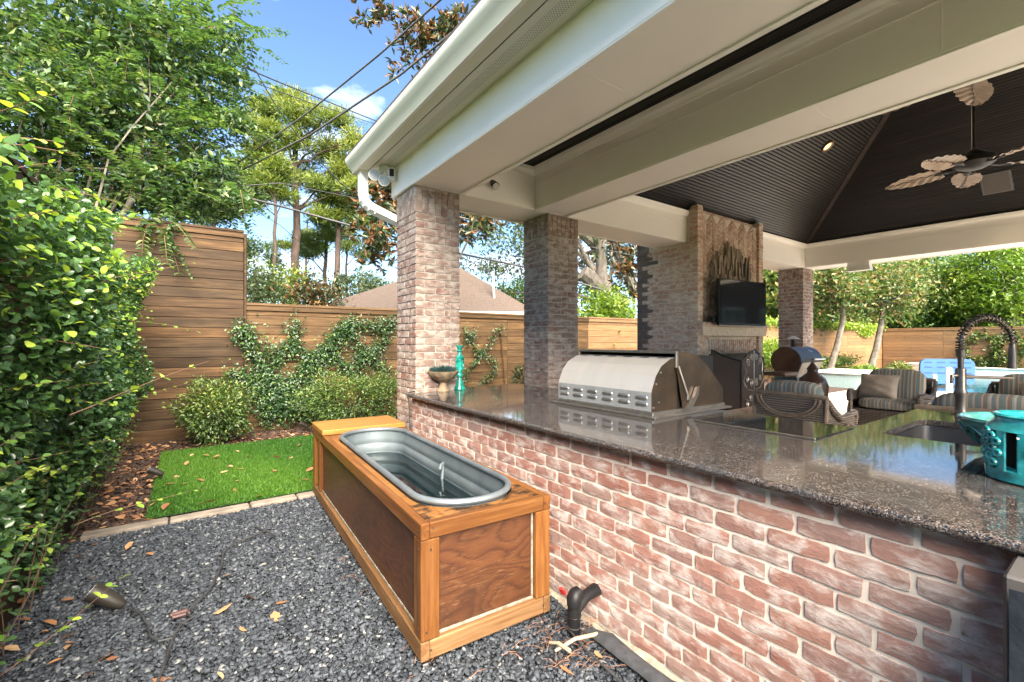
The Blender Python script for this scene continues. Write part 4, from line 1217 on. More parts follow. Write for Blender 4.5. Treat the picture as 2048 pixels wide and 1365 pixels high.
ur = thing('urn_planter', 'scalloped cast stone pedestal urn planted with blue-grey grass', 'planter', tuple(at_z(886, 783, .92)))
scal = lambda th, j: 1 + (.07 * abs(math.sin(th * 4.5)) if 5 <= j <= 10 else 0)
MB().lathe([(.058, 0), (.060, .012), (.045, .03), (.032, .06), (.030, .085), (.06, .105), (.10, .13), (.128, .165), (.138, .19), (.128, .192), (.11, .18), (.06, .172)], 54, wob=scal).build('bowl', 'stone_urn', ur, smooth=True)
rg = np.random.default_rng(3)
nb = 900
th = rg.random(nb) * 2 * PI; rr = np.sqrt(rg.random(nb)) * .095
P = np.stack([rr * np.cos(th), rr * np.sin(th), np.full(nb, .168)], 1)
D = np.stack([np.cos(th) * rr * 6, np.sin(th) * rr * 6, np.ones(nb)], 1) + rg.normal(size=(nb, 3)) * .18
link('grass_tuft', leaves(P, D, rdir(rg, nb), rg.uniform(.05, .085, nb), .0045, rg.random(nb), 'grey_grass', simple=True), ur)
co = thing('power_cord', 'thin black cord running from the urn down past the column', 'cord', (1.6, 3.8, .92))
MB().tube([at_z(873, 770, .93), at_z(850, 776, .93), at_z(835, 781, .93), (1.592, 3.82, .935), (1.583, 3.83, .91), (1.60, 3.84, .86), (1.612, 3.84, .62), (1.61, 3.85, .2)], .0055, 6).build('cord', 'wire', co, world=True)

bo = thing('fruit_bowl', 'wide green-turquoise ceramic bowl with pointed leaf cutouts beside the sink', 'bowl', (2.80, .28, .92))
bo.scale = (1, 1, .80)
MB().lathe([(.075, 0), (.09, .004), (.10, .015), (.155, .055), (.19, .105), (.206, .15), (.212, .172), (.216, .178), (.214, .188), (.205, .190), (.196, .178), (.178, .11), (.13, .05), (.07, .02)], 48).build('shell', 'turq_dull', bo, smooth=True)
for i in range(11):
    a0 = 2 * PI * i / 11
    out = []; cav = []
    for s in range(13):
        u_ = s / 12; z = .028 + u_ * .12; r_ = np.interp(z, [.015, .055, .105, .15], [.10, .155, .19, .206]) + .004
        wv = math.sin(u_ * PI) ** .8 * .23
        out.append((r_, a0 - wv, z)); cav.append((r_, a0 + wv, z))
    cyl = lambda q, dr=0.0: ((q[0] + dr) * math.cos(q[1]), (q[0] + dr) * math.sin(q[1]), q[2])
    path = [cyl(q) for q in out] + [cyl(q) for q in cav[::-1]]
    MB().tube(path + [path[0]], .0045, 6).build('leaf_rib', 'turq_dull', bo, smooth=True)
    sl = []
    for s in range(12):
        a = 2 * PI * s / 12
        z = .092 + .026 * math.sin(a); r_ = np.interp(z, [.015, .055, .105, .15], [.10, .155, .19, .206]) + .0025
        sl.append((r_ * math.cos(a0 + .085 + .05 * math.cos(a)), r_ * math.sin(a0 + .085 + .05 * math.cos(a)), z))
    MB().add(sl, [tuple(range(12))]).build('cutout', 'black', bo)

la = thing('ceramic_lantern', 'bright turquoise pierced ceramic lantern with flower clusters and a pale handle', 'lantern', (2.33, .195, .92))
la.scale = (1, 1, .90)
LR = .145
ang0 = 0.0
MB().lathe([(LR - .02, 0), (LR, .006), (LR + .002, .03), (LR + .002, .045), (LR - .012, .05)], 40).lathe([(LR - .012, .185), (LR + .002, .19), (LR - .004, .205), (LR - .020, .222), (LR - .022, .235), (LR - .014, .244), (LR - .022, .250), (LR - .034, .245), (LR - .036, .21)], 40).build('shell', 'turq', la, smooth=True)
for i in range(13):
    a = 2 * PI * i / 13
    w_ = .011 if i % 3 else .018
    rows = []
    for z in (.04, .19):
        rows.append([((LR + .001) * math.cos(a + s * w_ / LR), (LR + .001) * math.sin(a + s * w_ / LR), z) for s in (-1, -.3, .3, 1)])
    rows2 = [[(p[0] * .92, p[1] * .92, p[2]) for p in r_] for r_ in rows]
    MB().grid(rows).grid(rows2).tube([((LR - .004) * math.cos(a - w_ / LR), (LR - .004) * math.sin(a - w_ / LR), .04), ((LR - .004) * math.cos(a - w_ / LR), (LR - .004) * math.sin(a - w_ / LR), .19)], .005, 6).tube([((LR - .004) * math.cos(a + w_ / LR), (LR - .004) * math.sin(a + w_ / LR), .04), ((LR - .004) * math.cos(a + w_ / LR), (LR - .004) * math.sin(a + w_ / LR), .19)], .005, 6).build('bar', 'turq', la, smooth=True)
MB().lathe([(LR - .03, .004), (LR - .03, .03), (.01, .032)], 24).build('inside_floor', 'black', la)
MB().lathe([(LR - .045, .03), (LR - .045, .19)], 24).build('dark_liner', 'black', la)
for cen in (190, 262, 120, 334, 48):
    for (da, z) in ((0, .185), (7, .168), (-6, .162), (13, .15), (0, .142), (-10, .135), (8, .125), (-2, .112), (14, .108), (5, .092), (-8, .098), (-1, .072), (9, .07)):
        a = R(cen + da * 1.25)
        c0 = Vector(((LR + .006) * math.cos(a), (LR + .006) * math.sin(a), z)); tn = Vector((-math.sin(a), math.cos(a), 0)); up_ = Vector((0, 0, 1)); ou = Vector((math.cos(a), math.sin(a), 0))
        MB().tube([c0 + (tn * math.cos(q) * .0125 + up_ * math.sin(q) * .0115) + ou * .001 for q in [2 * PI * k / 10 for k in range(11)]], .0052, 6, caps=False).build('petal_ring', 'turq', la, smooth=True)
MB().tube([(-.135, .055, .172), (-.10, -.05, .185), (-.02, -.16, .19), (.04, -.24, .19)], [.005, .0075, .009, .009], 8).build('handle', 'white_plastic', la, smooth=True)

# ---------------------------------------------------------------- fireplace things
tv = thing('television', 'black flat television on a swivel arm above the brick mantel', 'television', (6.635, 3.45, 1.95), math.atan2(3.40 - 3.50, 7.19 - 6.08))
MB().cbox(-.565, .565, 0, .05, -.33, .33, .006).build('case', 'black_plastic', tv)
MB().add([(-.555, -.0015, -.30), (.555, -.0015, -.30), (.555, -.0015, .32), (-.555, -.0015, .32)], [(0, 1, 2, 3)]).build('screen', pm('tv_glass', (0.012, 0.013, 0.014), (0.016, 0.016, 0.017), 2, rough=0.06, bmp=0, spec=0.8), tv)
MB().cbox(-.565, .565, -.004, .02, -.345, -.328, .002).build('silver_bezel', 'steel_trim', tv)
MB().tube([(0, .05, 0), (.05, .16, 0), (0, .28, 0)], .03, 8).cbox(-.12, .12, .265, .285, -.12, .12, .004).build('wall_arm', 'black_metal', tv)
dr = thing('driftwood_art', 'fan of weathered driftwood slats hung on the herringbone brick', 'wall art', (6.72, 3.69, 2.30))
rg = random.Random(11)
M['drift'] = pm('driftwood', (0.12, 0.085, 0.055), (0.26, 0.20, 0.135), 5, stretch=(8, 8, 1), rough=0.8, rnd=0.4)
for i in range(34):
    x = -.50 + i * .0305
    env = .56 * math.sqrt(max(0, 1 - (x / .56) ** 2))
    for k in range(1 if i % 3 else 2):
        h = rg.uniform(.14, .30); zc = .04 + env * rg.uniform(.25, .80) - k * .1
        w_ = rg.uniform(.014, .026)
        q = rg.uniform(.7, 1)
        m_ = MB().prism([(-w_, -h / 2), (w_, -h / 2 + .02), (w_ * q, h / 2 - .025), (-w_ * .6, h / 2)], 'y', -.012 - rg.random() * .02, .0)
        m_.build('slat', 'drift', dr, (x + rg.uniform(-.01, .01), -.012 - k * .02, zc), (0, rg.uniform(-.10, .10) + x * .12, 0))
MB().cbox(-.42, .42, -.012, .0, .10, .14, .002).build('back_rail', 'drift', dr)
mx = thing('mantel_speaker', 'small black device on the left end of the mantel', 'speaker', (6.07, 3.60, 1.66))
MB().cbox(-.05, .07, -.05, .05, 0, .095, .012).tube([(-.09, 0, .03), (-.02, 0, .03)], .025, 10).build('body', 'black_plastic', mx)
MB().tube([(-.03, .03, .09), (-.035, .035, .20)], .004, 5).build('aerial', 'black_plastic', mx)

fs = thing('fire_screen', 'black iron folding fire screen with scrollwork on the brick hearth', 'fire screen', (6.5, 3.35, .43))
def wpt(x, y, z): return Vector((x - 6.5, y - 3.35, z - .43))
def panel(a, b_, za, zb, arch, scroll):
    a, b_ = Vector((a[0], a[1], 0)), Vector((b_[0], b_[1], 0))
    d = b_ - a; Lw = d.length
    def q(s, z, o=0.0):
        p = a + d * s; nn = Vector((d.y, -d.x, 0)).normalized() * o
        return wpt(p.x + nn.x, p.y + nn.y, z)
    topz = lambda s: za + (zb - za) * s + arch * math.sin(PI * s)
    fr_ = [q(0, .445)] + [q(i / 14, topz(i / 14)) for i in range(15)] + [q(1, .445), q(0, .445)]
    MB().tube(fr_, .013, 6).build('frame', 'black_metal', fs)
    top = [q(i / 14, topz(i / 14)) for i in range(15)]
    bot = [q(i / 14, .45) for i in range(15)]
    MB().grid([bot, top]).build('mesh_panel', pm('fire_screen_mesh', (0.045, 0.028, 0.02), (0.07, 0.045, 0.03), 120, rough=0.6, metal=0.3), fs)
    if scroll:
        def spiral(cx_, cz, r0, sgn, rot0, turns=1.6):
            return [q(cx_ + sgn * (r0 * (1 - t * .78)) * math.cos(rot0 + t * turns * 2 * PI) / Lw, cz + r0 * (1 - t * .78) * math.sin(rot0 + t * turns * 2 * PI), .018) for t in [k / 26 for k in range(27)]]
        mb = MB()
        for sg in (-1, 1):
            for (off, z, r_, ro) in ((.10, 1.16, .055, -.5), (.26, 1.09, .06, 0), (.12, .80, .06, .7), (.30, .86, .045, 2), (.14, .60, .065, 2.2), (.30, .52, .055, 1.0)):
                mb.tube(spiral(.5 + sg * off, z, r_, sg, ro), .0055, 5)
            mb.tube([q(.5 + sg * s_, z, .018) for s_, z in ((.08, 1.12), (.30, 1.20), (.40, 1.06), (.38, .95), (.46, .84), (.40, .76))], .0055, 5)
            mb.tube([q(.5 + sg * s_, z, .018) for s_, z in ((.44, .84), (.30, .72), (.10, .70), (.03, .62), (.20, .56), (.40, .60))], .0055, 5)
        mb.tube([q(.5, .45, .018), q(.5, topz(.5), .018)], .006, 5)
        mb.build('scrollwork', 'steel_trim', fs)
panel((5.96, 3.55), (6.13, 3.22), 1.275, 1.12, -.03, False)
panel((6.13, 3.22), (6.98, 3.34), 1.10, 1.13, .14, True)
panel((6.98, 3.34), (7.25, 3.60), 1.13, 1.27, -.03, False)

sm = thing('pellet_smoker', 'black and silver barrel smoker with chimney cap beside the fireplace', 'smoker', (8.42, 3.48, 0))
MB().tube([(-.40, 0, 1.06), (.42, 0, 1.06)], .235, 24).build('barrel', pm('smoker_black', (0.03, 0.03, 0.032), (0.042, 0.042, 0.042), 6, rough=0.45, bmp=0.02, spec=0.3), sm, smooth=True)
MB().tube([(-.415, 0, 1.06), (-.401, 0, 1.06)], .225, 24).build('end_cap', pm('copper_brown', (0.17, 0.10, 0.065), (0.10, 0.06, 0.045), 5, rough=0.3, metal=0.5), sm, smooth=False)
MB().prism([(-.245, 1.04), (.2, .98), (.2, .80), (-.15, .80)], 'x', -.36, .40).build('front_skirt', pm('tan_rust', (0.52, 0.46, 0.38), (0.40, 0.30, 0.20), 6, rough=0.5), sm)
MB().cbox(-.36, .40, -.16, .20, .50, .798, .006).build('cabinet', pm('painted_teal_reflection', (0.16, 0.26, 0.27), (0.12, 0.2, 0.21), 5, rough=0.35), sm)  # teal reflection put into the cabinet's base colour
MB().tube([(-.05, -.30, 1.09), (-.05, -.27, 1.09), (.42, -.27, 1.09)], .016, 8).build('handle', 'steel_trim', sm, smooth=True)
MB().add([(.06, -.16, 1.235), (.12, -.19, 1.21), (.16, -.185, 1.213), (.09, -.13, 1.253)], [(0, 1, 2, 3)]).build('badge', 'white_plastic', sm)
MB().tube([(.32, .18, 1.2), (.32, .18, 1.42)], .045, 12).build('chimney', 'black_metal', sm)
MB().lathe([(.10, 0), (.10, .008), (.02, .05)], 14, (.32, .18, 1.43)).build('chimney_cap', 'white_plastic', sm)
for (x, y) in ((-.33, -.13), (.37, -.13), (-.33, .17), (.37, .17)):
    MB().cbox(x - .02, x + .02, y - .02, y + .02, .012, .50, .003).build('leg', 'black_metal', sm)
MB().cbox(-.86, -.42, -.2, .2, .84, .90, .008).build('side_shelf', pm('shelf_copper', (0.20, 0.12, 0.08), (0.14, 0.08, 0.055), 5, rough=0.35, metal=0.3), sm)
ja = thing('ribbed_jar', 'dark brown ribbed floor jar with lid in front of the smoker', 'jar', (7.94, 3.05, .012))
MB().lathe([(.10, 0), (.13, .02), (.17, .25), (.20, .5), (.21, .68), (.17, .80), (.08, .88), (.07, .93), (.085, .94), (.06, .98), (.02, 1.04), (.008, 1.06)], 40, wob=lambda th, j: 1 + .03 * math.cos(th * 14) * (1 < j < 6)).build('body', pm('dark_brown_glaze', (0.028, 0.015, 0.011), (0.05, 0.026, 0.018), 6, rough=0.3), ja, smooth=True)

# ---------------------------------------------------------------- ceiling things
def fan(loc, zc, label, rot0, ang):
    f = thing('ceiling_fan', label, 'ceiling fan', loc, 0, 'ceiling fans under the hipped ceiling')
    f.rotation_euler = (0, 0, 0)
    MB().tube([(0, 0, .10), (0, 0, zc - loc[2])], .016, 10).build('downrod', 'black_metal', f, smooth=True)
    MB().lathe([(.03, .16), (.07, .13), (.12, .10), (.165, .07), (.17, .02), (.15, 0), (.09, -.03), (.03, -.045)], 26).build('motor', 'black_metal', f, smooth=True)
    for k in range(5):
        a = R(rot0 + 72 * k)
        br = MB().tube([(.12, 0, .0), (.20, .015, -.012), (.30, 0, -.012)], .011, 6).tube([(.20, -.03, -.012), (.25, -.045, -.012), (.29, -.02, -.012), (.27, .0, -.012)], .007, 5).tube([(.20, .03, -.012), (.25, .045, -.012), (.29, .02, -.012)], .007, 5)
        br.build('blade_bracket', 'black_metal', f, rot=(0, 0, a))
        rows = []
        Lb = .50
        for i in range(49):
            s = i / 48
            hw_ = .125 * math.sin(PI * min(1, (s * .86 + .14)) ** .9) ** .6 if s < 1 else .003
            x = .24 + s * Lb
            row = []
            for j in range(9):
                v = -1 + j / 4
                ridge = .0085 * math.cos((s * 38 - abs(v) * 6.5)) * (1 - .2 * abs(v))
                row.append((x, v * hw_ + .01 * math.sin(s * 5) * 0, ridge - .03 * s * s - abs(v) * .012))
            rows.append(row)
        blade = MB().grid(rows).build('blade', M['fan_blade'], f, rot=(R(ang), 0, a), smooth='all')
        MB().tube([(p[4][0], 0.004 * math.sin(p[4][0] * 20), p[4][2] - .004) for p in rows[:46]], .0045, 5).build('midrib', 'bronze', blade)
    return f
M['fan_blade'] = pm('palm_leaf_blade', (0.40, 0.31, 0.24), (0.28, 0.205, 0.15), 7, rough=0.4, bmp=0.1)
fan((6.66, 1.06, 3.22), 5.62, 'palm-blade ceiling fan on a long black rod under the ridge', 160, 14)
fan((4.90, .80, 3.50), 4.30, 'nearer palm-blade ceiling fan half hidden behind the cream beam', 150, 20)
rl = thing('recessed_light', 'lit round recessed light in the dark plank ceiling', 'light', tuple(Vector((8.0, 3.0, 0))))
# on the far hip plane: solve for the photo's ray
def hip_far(px, py):
    u = (px - 1024) / 907; v = (682 - py) / 907
    dy = CA - u * SA; dx = SA + u * CA
    d = (ZT - CAMH + HY1 * SL) / (v + dy * SL)
    return Vector((dx * d, dy * d, CAMH + v * d))
def hip_right(px, py):
    u = (px - 1024) / 907; v = (682 - py) / 907
    dx = SA + u * CA; dy = CA - u * SA
    d = (ZT - CAMH + HX1 * SL) / (v + dx * SL)
    return Vector((dx * d, dy * d, CAMH + v * d))
p = hip_far(1654, 292)
rl.location = p
nrm_far = Vector((0, -SL, -1)).normalized()
qt = nrm_far.to_track_quat('Z', 'Y').to_euler()
M['bulb'] = new_mat('warm_bulb')[0]
bs = M['bulb'].node_tree.nodes['Principled BSDF']
bs.inputs['Base Color'].default_value = (1, .8, .5, 1)
bs.inputs['Emission Color'].default_value = (1, .56, .2, 1); bs.inputs['Emission Strength'].default_value = .42
MB().lathe([(.062, -.002), (.064, .022), (.085, .024), (.088, .002), (.09, -.004)], 26).build('trim_ring', pm('bronze_ring', (0.13, 0.085, 0.05), (0.10, 0.065, 0.04), 6, rough=0.35, metal=0.5), rl, rot=qt, smooth=True)
MB().lathe([(.001, .006), (.045, .014), (.06, .006), (.06, .002)], 22).build('bulb', 'bulb', rl, rot=qt, smooth=True)
lp = bpy.data.lights.new('lamp_glow', 'SPOT'); lp.energy = 12; lp.spot_size = R(110); lp.color = (1, .75, .45); lp.shadow_soft_size = .05
lo = bpy.data.objects.new('lamp_glow', lp); COL.objects.link(lo); lo.parent = rl; lo.location = nrm_far * .05; lo.rotation_euler = (-nrm_far).to_track_quat('Z', 'Y').to_euler()
cs = thing('ceiling_speaker', 'square grey speaker grille in the dark ceiling below the fan', 'speaker', tuple(hip_right(1993, 365)))
qs = Vector((-SL, 0, -1)).normalized().to_track_quat('Z', 'Y').to_euler()
MB().cbox(-.155, .155, -.185, .185, .002, .012, .003).build('frame', pm('grey_frame', (0.085, 0.08, 0.08), (0.10, 0.095, 0.095), 5, rough=0.5), cs, rot=qs)
MB().cbox(-.13, .13, -.16, .16, .0125, .016, .001).build('grille', pm('brown_grille', (0.055, 0.047, 0.043), (0.075, 0.062, 0.058), 90, rough=0.6), cs, rot=qs)
ws = thing('beam_speaker', 'small white box speaker under the far cream beam', 'speaker', tuple(at(1693, 527, 8.6)))
ws.location = Vector((9.90, 3.05, ZB - .012))
MB().prism([(-.16, 0), (.16, 0), (.18, -.15), (-.18, -.15)], 'x', -.06, .09).build('case', 'white_plastic', ws)
MB().cbox(-.03, .05, -.05, .05, -.002, .010, .002).build('bracket', 'white_plastic', ws)
sl_ = thing('spot_light', 'small black spotlight on the end beam near the first column', 'spotlight', (2.52, 3.88, 3.00))
MB().tube([(0, -.01, .0), (-.01, -.075, -.05)], [.030, .040], 12).build('head', 'black_plastic', sl_, smooth=True)
MB().tube([(-.011, -.078, -.052), (-.0125, -.083, -.056)], .033, 12).build('lens', 'white_plastic', sl_)
MB().cbox(-.025, .025, -.02, .008, -.02, .03, .004).build('base', 'black_plastic', sl_)
fc_ = thing('floodlight_camera', 'white floodlight camera with two round lamps under the soffit', 'security camera', (1.575, 4.36, ZS - .001))
MB().lathe([(.062, -.034), (.066, -.02), (.066, -.002), (.05, .0)], 22).build('base', 'white_plastic', fc_, smooth=True)
fwd = Vector((-.35, -.93, -.12)).normalized()
for (ox, oy, oz) in ((-.105, .02, -.095), (-.02, -.02, -.145)):
    c0 = Vector((ox, oy, oz))
    MB().tube([c0 - fwd * .05, c0 - fwd * .03, c0 + fwd * .012], [.030, .052, .056], 18).build('lamp', 'white_plastic', fc_, smooth=True)
    MB().tube([c0 + fwd * .0125, c0 + fwd * .015], .046, 18).build('lamp_lens', 'lens', fc_)
    MB().tube([Vector((0, 0, -.03)), c0 - fwd * .04], .014, 8).build('arm', 'white_plastic', fc_)
c0 = Vector((.035, -.075, -.095))
rzc = math.atan2(fwd.y, fwd.x) + PI / 2
MB().cbox(-.033, .033, -.045, .05, -.062, .062, .014).build('camera_body', 'white_plastic', fc_, c0, (0, 0, rzc))
MB().cbox(-.021, .021, -.049, -.044, -.03, .042, .004).build('camera_window', 'black_plastic', fc_, c0, (0, 0, rzc))

# ---------------------------------------------------------------- patio furniture
def stripes(name):
    m, nt, b = new_mat(name)
    sx = N(nt, 'SeparateXYZ'); L(nt, coords(nt, 'Object'), sx.inputs[0])
    f = mathn(nt, 'FRACT', mathn(nt, 'MULTIPLY', sx.outputs[1], 1 / .135))
    c = ramp(nt, f, [(0, (0.112, 0.143, 0.135)), (.16, (0.195, 0.262, 0.247)), (.17, (0.300, 0.232, 0.173)), (.26, (0.300, 0.232, 0.173)), (.27, (0.135, 0.158, 0.150)), (.45, (0.112, 0.120, 0.112)), (.46, (0.360, 0.292, 0.225)), (.54, (0.360, 0.292, 0.225)), (.55, (0.180, 0.247, 0.240)), (.62, (0.180, 0.247, 0.240)), (.63, (0.165, 0.123, 0.093)), (.80, (0.180, 0.135, 0.102)), (.81, (0.300, 0.240, 0.188)), (.88, (0.128, 0.150, 0.143))])
    c.node.color_ramp.interpolation = 'CONSTANT'
    L(nt, c, b.inputs['Base Color']); b.inputs['Roughness'].default_value = 0.9
    bump(nt, b, noise(nt, coords(nt, 'Object'), 7, 4), 0.35, 0.02)
    return m
M['stripe'] = stripes('striped_cushion')
def wicker(name, c1, c2):
    m, nt, b = new_mat(name)
    v = coords(nt, 'Object')
    w1 = N(nt, 'TexWave', Scale=13.0, bands_direction='Z', Distortion=1.5); L(nt, v, w1.inputs['Vector'])
    w2 = N(nt, 'TexWave', Scale=7.0, bands_direction='Y', Distortion=1.0); L(nt, v, w2.inputs['Vector'])
    w3 = N(nt, 'TexWave', Scale=7.0, bands_direction='X', Distortion=1.0); L(nt, v, w3.inputs['Vector'])
    h = mathn(nt, 'MULTIPLY', w1.outputs['Fac'], mathn(nt, 'ADD', mathn(nt, 'MULTIPLY', mathn(nt, 'MULTIPLY', w2.outputs['Fac'], w3.outputs['Fac']), .6), .4))
    c = mixc(nt, ramp(nt, h, [(.1, 0.0), (.6, 1.0)]), c2, c1)
    L(nt, c, b.inputs['Base Color']); b.inputs['Roughness'].default_value = .6
    bump(nt, b, h, .9, .012)
    return m
M['wicker'] = wicker('grey_brown_wicker', (0.32, 0.26, 0.20), (0.085, 0.065, 0.05))
M['wicker_dark'] = wicker('dark_wicker', (0.13, 0.10, 0.08), (0.03, 0.024, 0.02))
M['rattan'] = pm('rattan_pole', (0.22, 0.165, 0.115), (0.13, 0.095, 0.065), 12, rough=0.5)
M['pillow'] = pm('taupe_pillow', (0.36, 0.30, 0.235), (0.28, 0.23, 0.18), 5, rough=0.8, bmp=0.5, bdist=0.03)
def cushion(w, d, h, puff=.06, n=12, round_=.35):
    """soft box centred on the origin: w along y, d along x, h along z"""
    mb = MB(); rows = []
    for i in range(n + 1):
        th = PI * i / n - PI / 2
        row = []
        for j in range(2 * n + 1):
            ph = 2 * PI * j / (2 * n)
            se = lambda c, e: math.copysign(abs(c) ** e, c)
            x = se(math.cos(th), round_) * se(math.cos(ph), round_) * d / 2
            y = se(math.cos(th), round_) * se(math.sin(ph), round_) * w / 2
            z = se(math.sin(th), round_) * h / 2
            row.append((x, y, z))
        rows.append(row)
    return mb.grid(rows)
def seat_unit(label, cat, loc, rz, W, dark=False, hoop=True, cush=1, name='wicker_armchair'):
    f = thing(name, label, cat, loc, rz, None)
    wk = 'wicker_dark' if dark else 'wicker'
    D = .78
    hw_ = W / 2
    MB().box(.06, D - .05, -hw_ + .05, hw_ - .05, .10, .36).build('seat_base', wk, f)
    MB().prism([(.02, .12), (.06, .12), (.045, .80), (.0, .80)], 'y', -hw_ + .04, hw_ - .04).build('back_panel', wk, f)
    MB().tube([(.02, -hw_, .80), (.005, -hw_ * .5, .815), (.005, hw_ * .5, .815), (.02, hw_, .80)], .024, 8).build('top_rail', 'rattan', f, smooth=True)
    for s in (-1, 1):
        MB().tube([(.02, s * (hw_ - .01), .80), (.0, s * (hw_ - .02), .45), (.03, s * (hw_ - .02), .012)], .021, 8).build('leg', 'rattan', f, smooth=True)
        MB().tube([(D - .04, s * (hw_ - .03), .56), (D - .03, s * (hw_ - .03), .012)], .024, 8).build('leg', 'rattan', f, smooth=True)
        arm = [(.02, s * hw_, .78), (.14, s * (hw_ + .01), .66), (.28, s * (hw_ + .015), .58), (.45, s * (hw_ + .015), .575), (.62, s * (hw_ + .01), .61), (.74, s * (hw_ - .01), .60), (.79, s * (hw_ - .02), .55), (.78, s * (hw_ - .02), .47)]
        MB().tube(arm, [.022, .03, .034, .036, .038, .038, .034, .028], 8).build('arm', wk, f, smooth=True)
        rows = [[(p[0], s * (hw_ - .015), .14) for p in arm], [(p[0], s * (hw_ - .012), p[2] - .01) for p in arm]]
        MB().grid(rows).build('arm_panel', wk, f)
        MB().tube([(.50 + .20 * math.cos(a), s * (hw_ + .02), .28 + .22 * math.sin(a)) for a in [PI * k / 12 for k in range(13)]], .014, 6).build('arm_hoop', 'rattan', f, smooth=True)
    if hoop:
        k_ = 1 if W < 1.2 else 2
        for q in range(k_):
            cy = 0 if k_ == 1 else (-W / 4 + q * W / 2)
            rr_ = (W / k_) / 2 - .06
            for dr_ in (0, .035):
                MB().tube([(-.016, cy + (rr_ - dr_) * math.cos(a), .785 - (rr_ - dr_) * .66 * math.sin(a)) for a in [PI * k / 20 for k in range(21)]], .013, 6).build('back_hoop', 'rattan', f, smooth=True)
    cw = (W - .16) / cush
    for q in range(cush):
        cy = -W / 2 + .08 + cw * (q + .5)
        cushion(cw - .01, .60, .15, round_=.4).build('seat_cushion', 'stripe', f, (.44, cy, .44), smooth='all')
        cushion(cw - .01, .19, .50, round_=.45).build('back_cushion', 'stripe', f, (.15, cy, .70), (0, R(-9), 0), smooth='all')
    return f
seat_unit('grey wicker armchair seen from behind, next to the grill', 'armchair', (5.20, 2.235, .012), 0, .74)
seat_unit('dark wicker armchair with one taupe pillow, facing the counter', 'armchair', (9.03, 2.26, .012), PI, .86, True, False)
seat_unit('dark wicker armchair partly cut off at the right edge behind the faucet', 'armchair', (9.03, .83, .012), PI, .86, True, False)
seat_unit('striped wicker sofa seen from behind, past the sink', 'sofa', (5.20, .22, .012), 0, 1.96, True, False, 2, 'wicker_sofa')
for (x, y, rz, lab) in ((8.66, 2.42, R(172), 'taupe throw pillow leaning in the dark wicker armchair nearest the spa'), (8.64, .70, R(186), 'taupe throw pillow at the right edge in the cut off armchair')):
    rows_f, rows_b = [], []
    for iu in range(15):
        u_ = -1 + iu / 7; rf, rbk = [], []
        for iv in range(15):
            v_ = -1 + iv / 7
            th = .085 * ((1 - abs(u_) ** 3) * (1 - abs(v_) ** 3)) ** .6 * (1 + .18 * math.sin(u_ * 5 + v_ * 4) * math.sin(v_ * 6))
            yy = u_ * .26 * (1 - .07 * (1 - v_ * v_)); zz = v_ * .20 * (1 - .07 * (1 - u_ * u_))
            rf.append((th, yy, zz)); rbk.append((-th, yy, zz))
        rows_f.append(rf); rows_b.append(rbk)
    pl = MB().grid(rows_f).grid(rows_b).build('throw_pillow', 'pillow', None, (x, y, .69), (0, R(-16), rz), smooth='all')
    tag(pl, lab, 'pillow')

# ---------------------------------------------------------------- pool side
bp = thing('pool_platform', 'blue moulded plastic panel with slots standing by the pool', 'pool platform', (17.6, 5.0, 0.0), R(-54))
pc = at(1893, 760, 15.0)
bp.location = (pc.x, pc.y, 0)
out = rrect(-.72, .72, .20, .80, .20, 6)
MB().prism(out, 'y', -.05, .05).build('panel', 'blue_plastic', bp)
out = rrect(-.70, .70, -.02, .42, .10, 5)
MB().prism(out, 'y', -.075, .03).build('lower_panel', 'blue_plastic', bp)
for i in range(4):
    for z in (.33, .52, .68):
        MB().prism(rrect(-.51 + i * .34 - .11, -.51 + i * .34 + .11, z - .025, z + .025, .02, 3), 'y', -.0765 if z < .42 else -.0515, -.03).build('slot', pm('blue_slot', (0.02, 0.06, 0.17), None, 4, rough=0.5), bp)
st = thing('pool_steps', 'white plastic pool step rails in front of the blue panel', 'pool steps', (0, 0, 0), R(-54))
pc = at(1900, 775, 13.4); st.location = (pc.x, pc.y, -.1)
for (x, h, w_) in ((-.37, .50, .045), (-.02, .72, .07), (.30, .45, .045)):
    MB().prism(rrect(x - w_, x + w_, -.35, h, w_ * .95, 5), 'y', -.04, .04).build('rail', 'white_plastic', st)
MB().cbox(-.40, .34, -.03, .03, -.30, -.24, .005).cbox(-.40, .34, -.03, .03, -.05, .0, .005).build('tread', 'white_plastic', st)
sp_ = thing('raised_spa', 'raised pale tiled spa wall at the corner of the pool', 'spa', (0, 0, 0))
pc = at(1718, 770, 13.6); sp_.location = (pc.x + .6, pc.y + .45, 0)
MB().cbox(-1.1, 1.1, -.75, .75, -.05, .40, .01).build('wall', 'spa', sp_)
MB().cbox(-1.16, 1.16, -.81, .81, .402, .45, .015).build('coping', 'coping', sp_)
bx = thing('planter_box', 'grey planter box at the far end of the pool', 'planter', tuple(at(1835, 742, 20.0)))
bx.location.z = 0
MB().cbox(-.8, .8, -.4, .4, 0, .42, .01).build('body', 'concrete', bx)

# ================================================================ GROUND DETAIL
rg = np.random.default_rng(21)
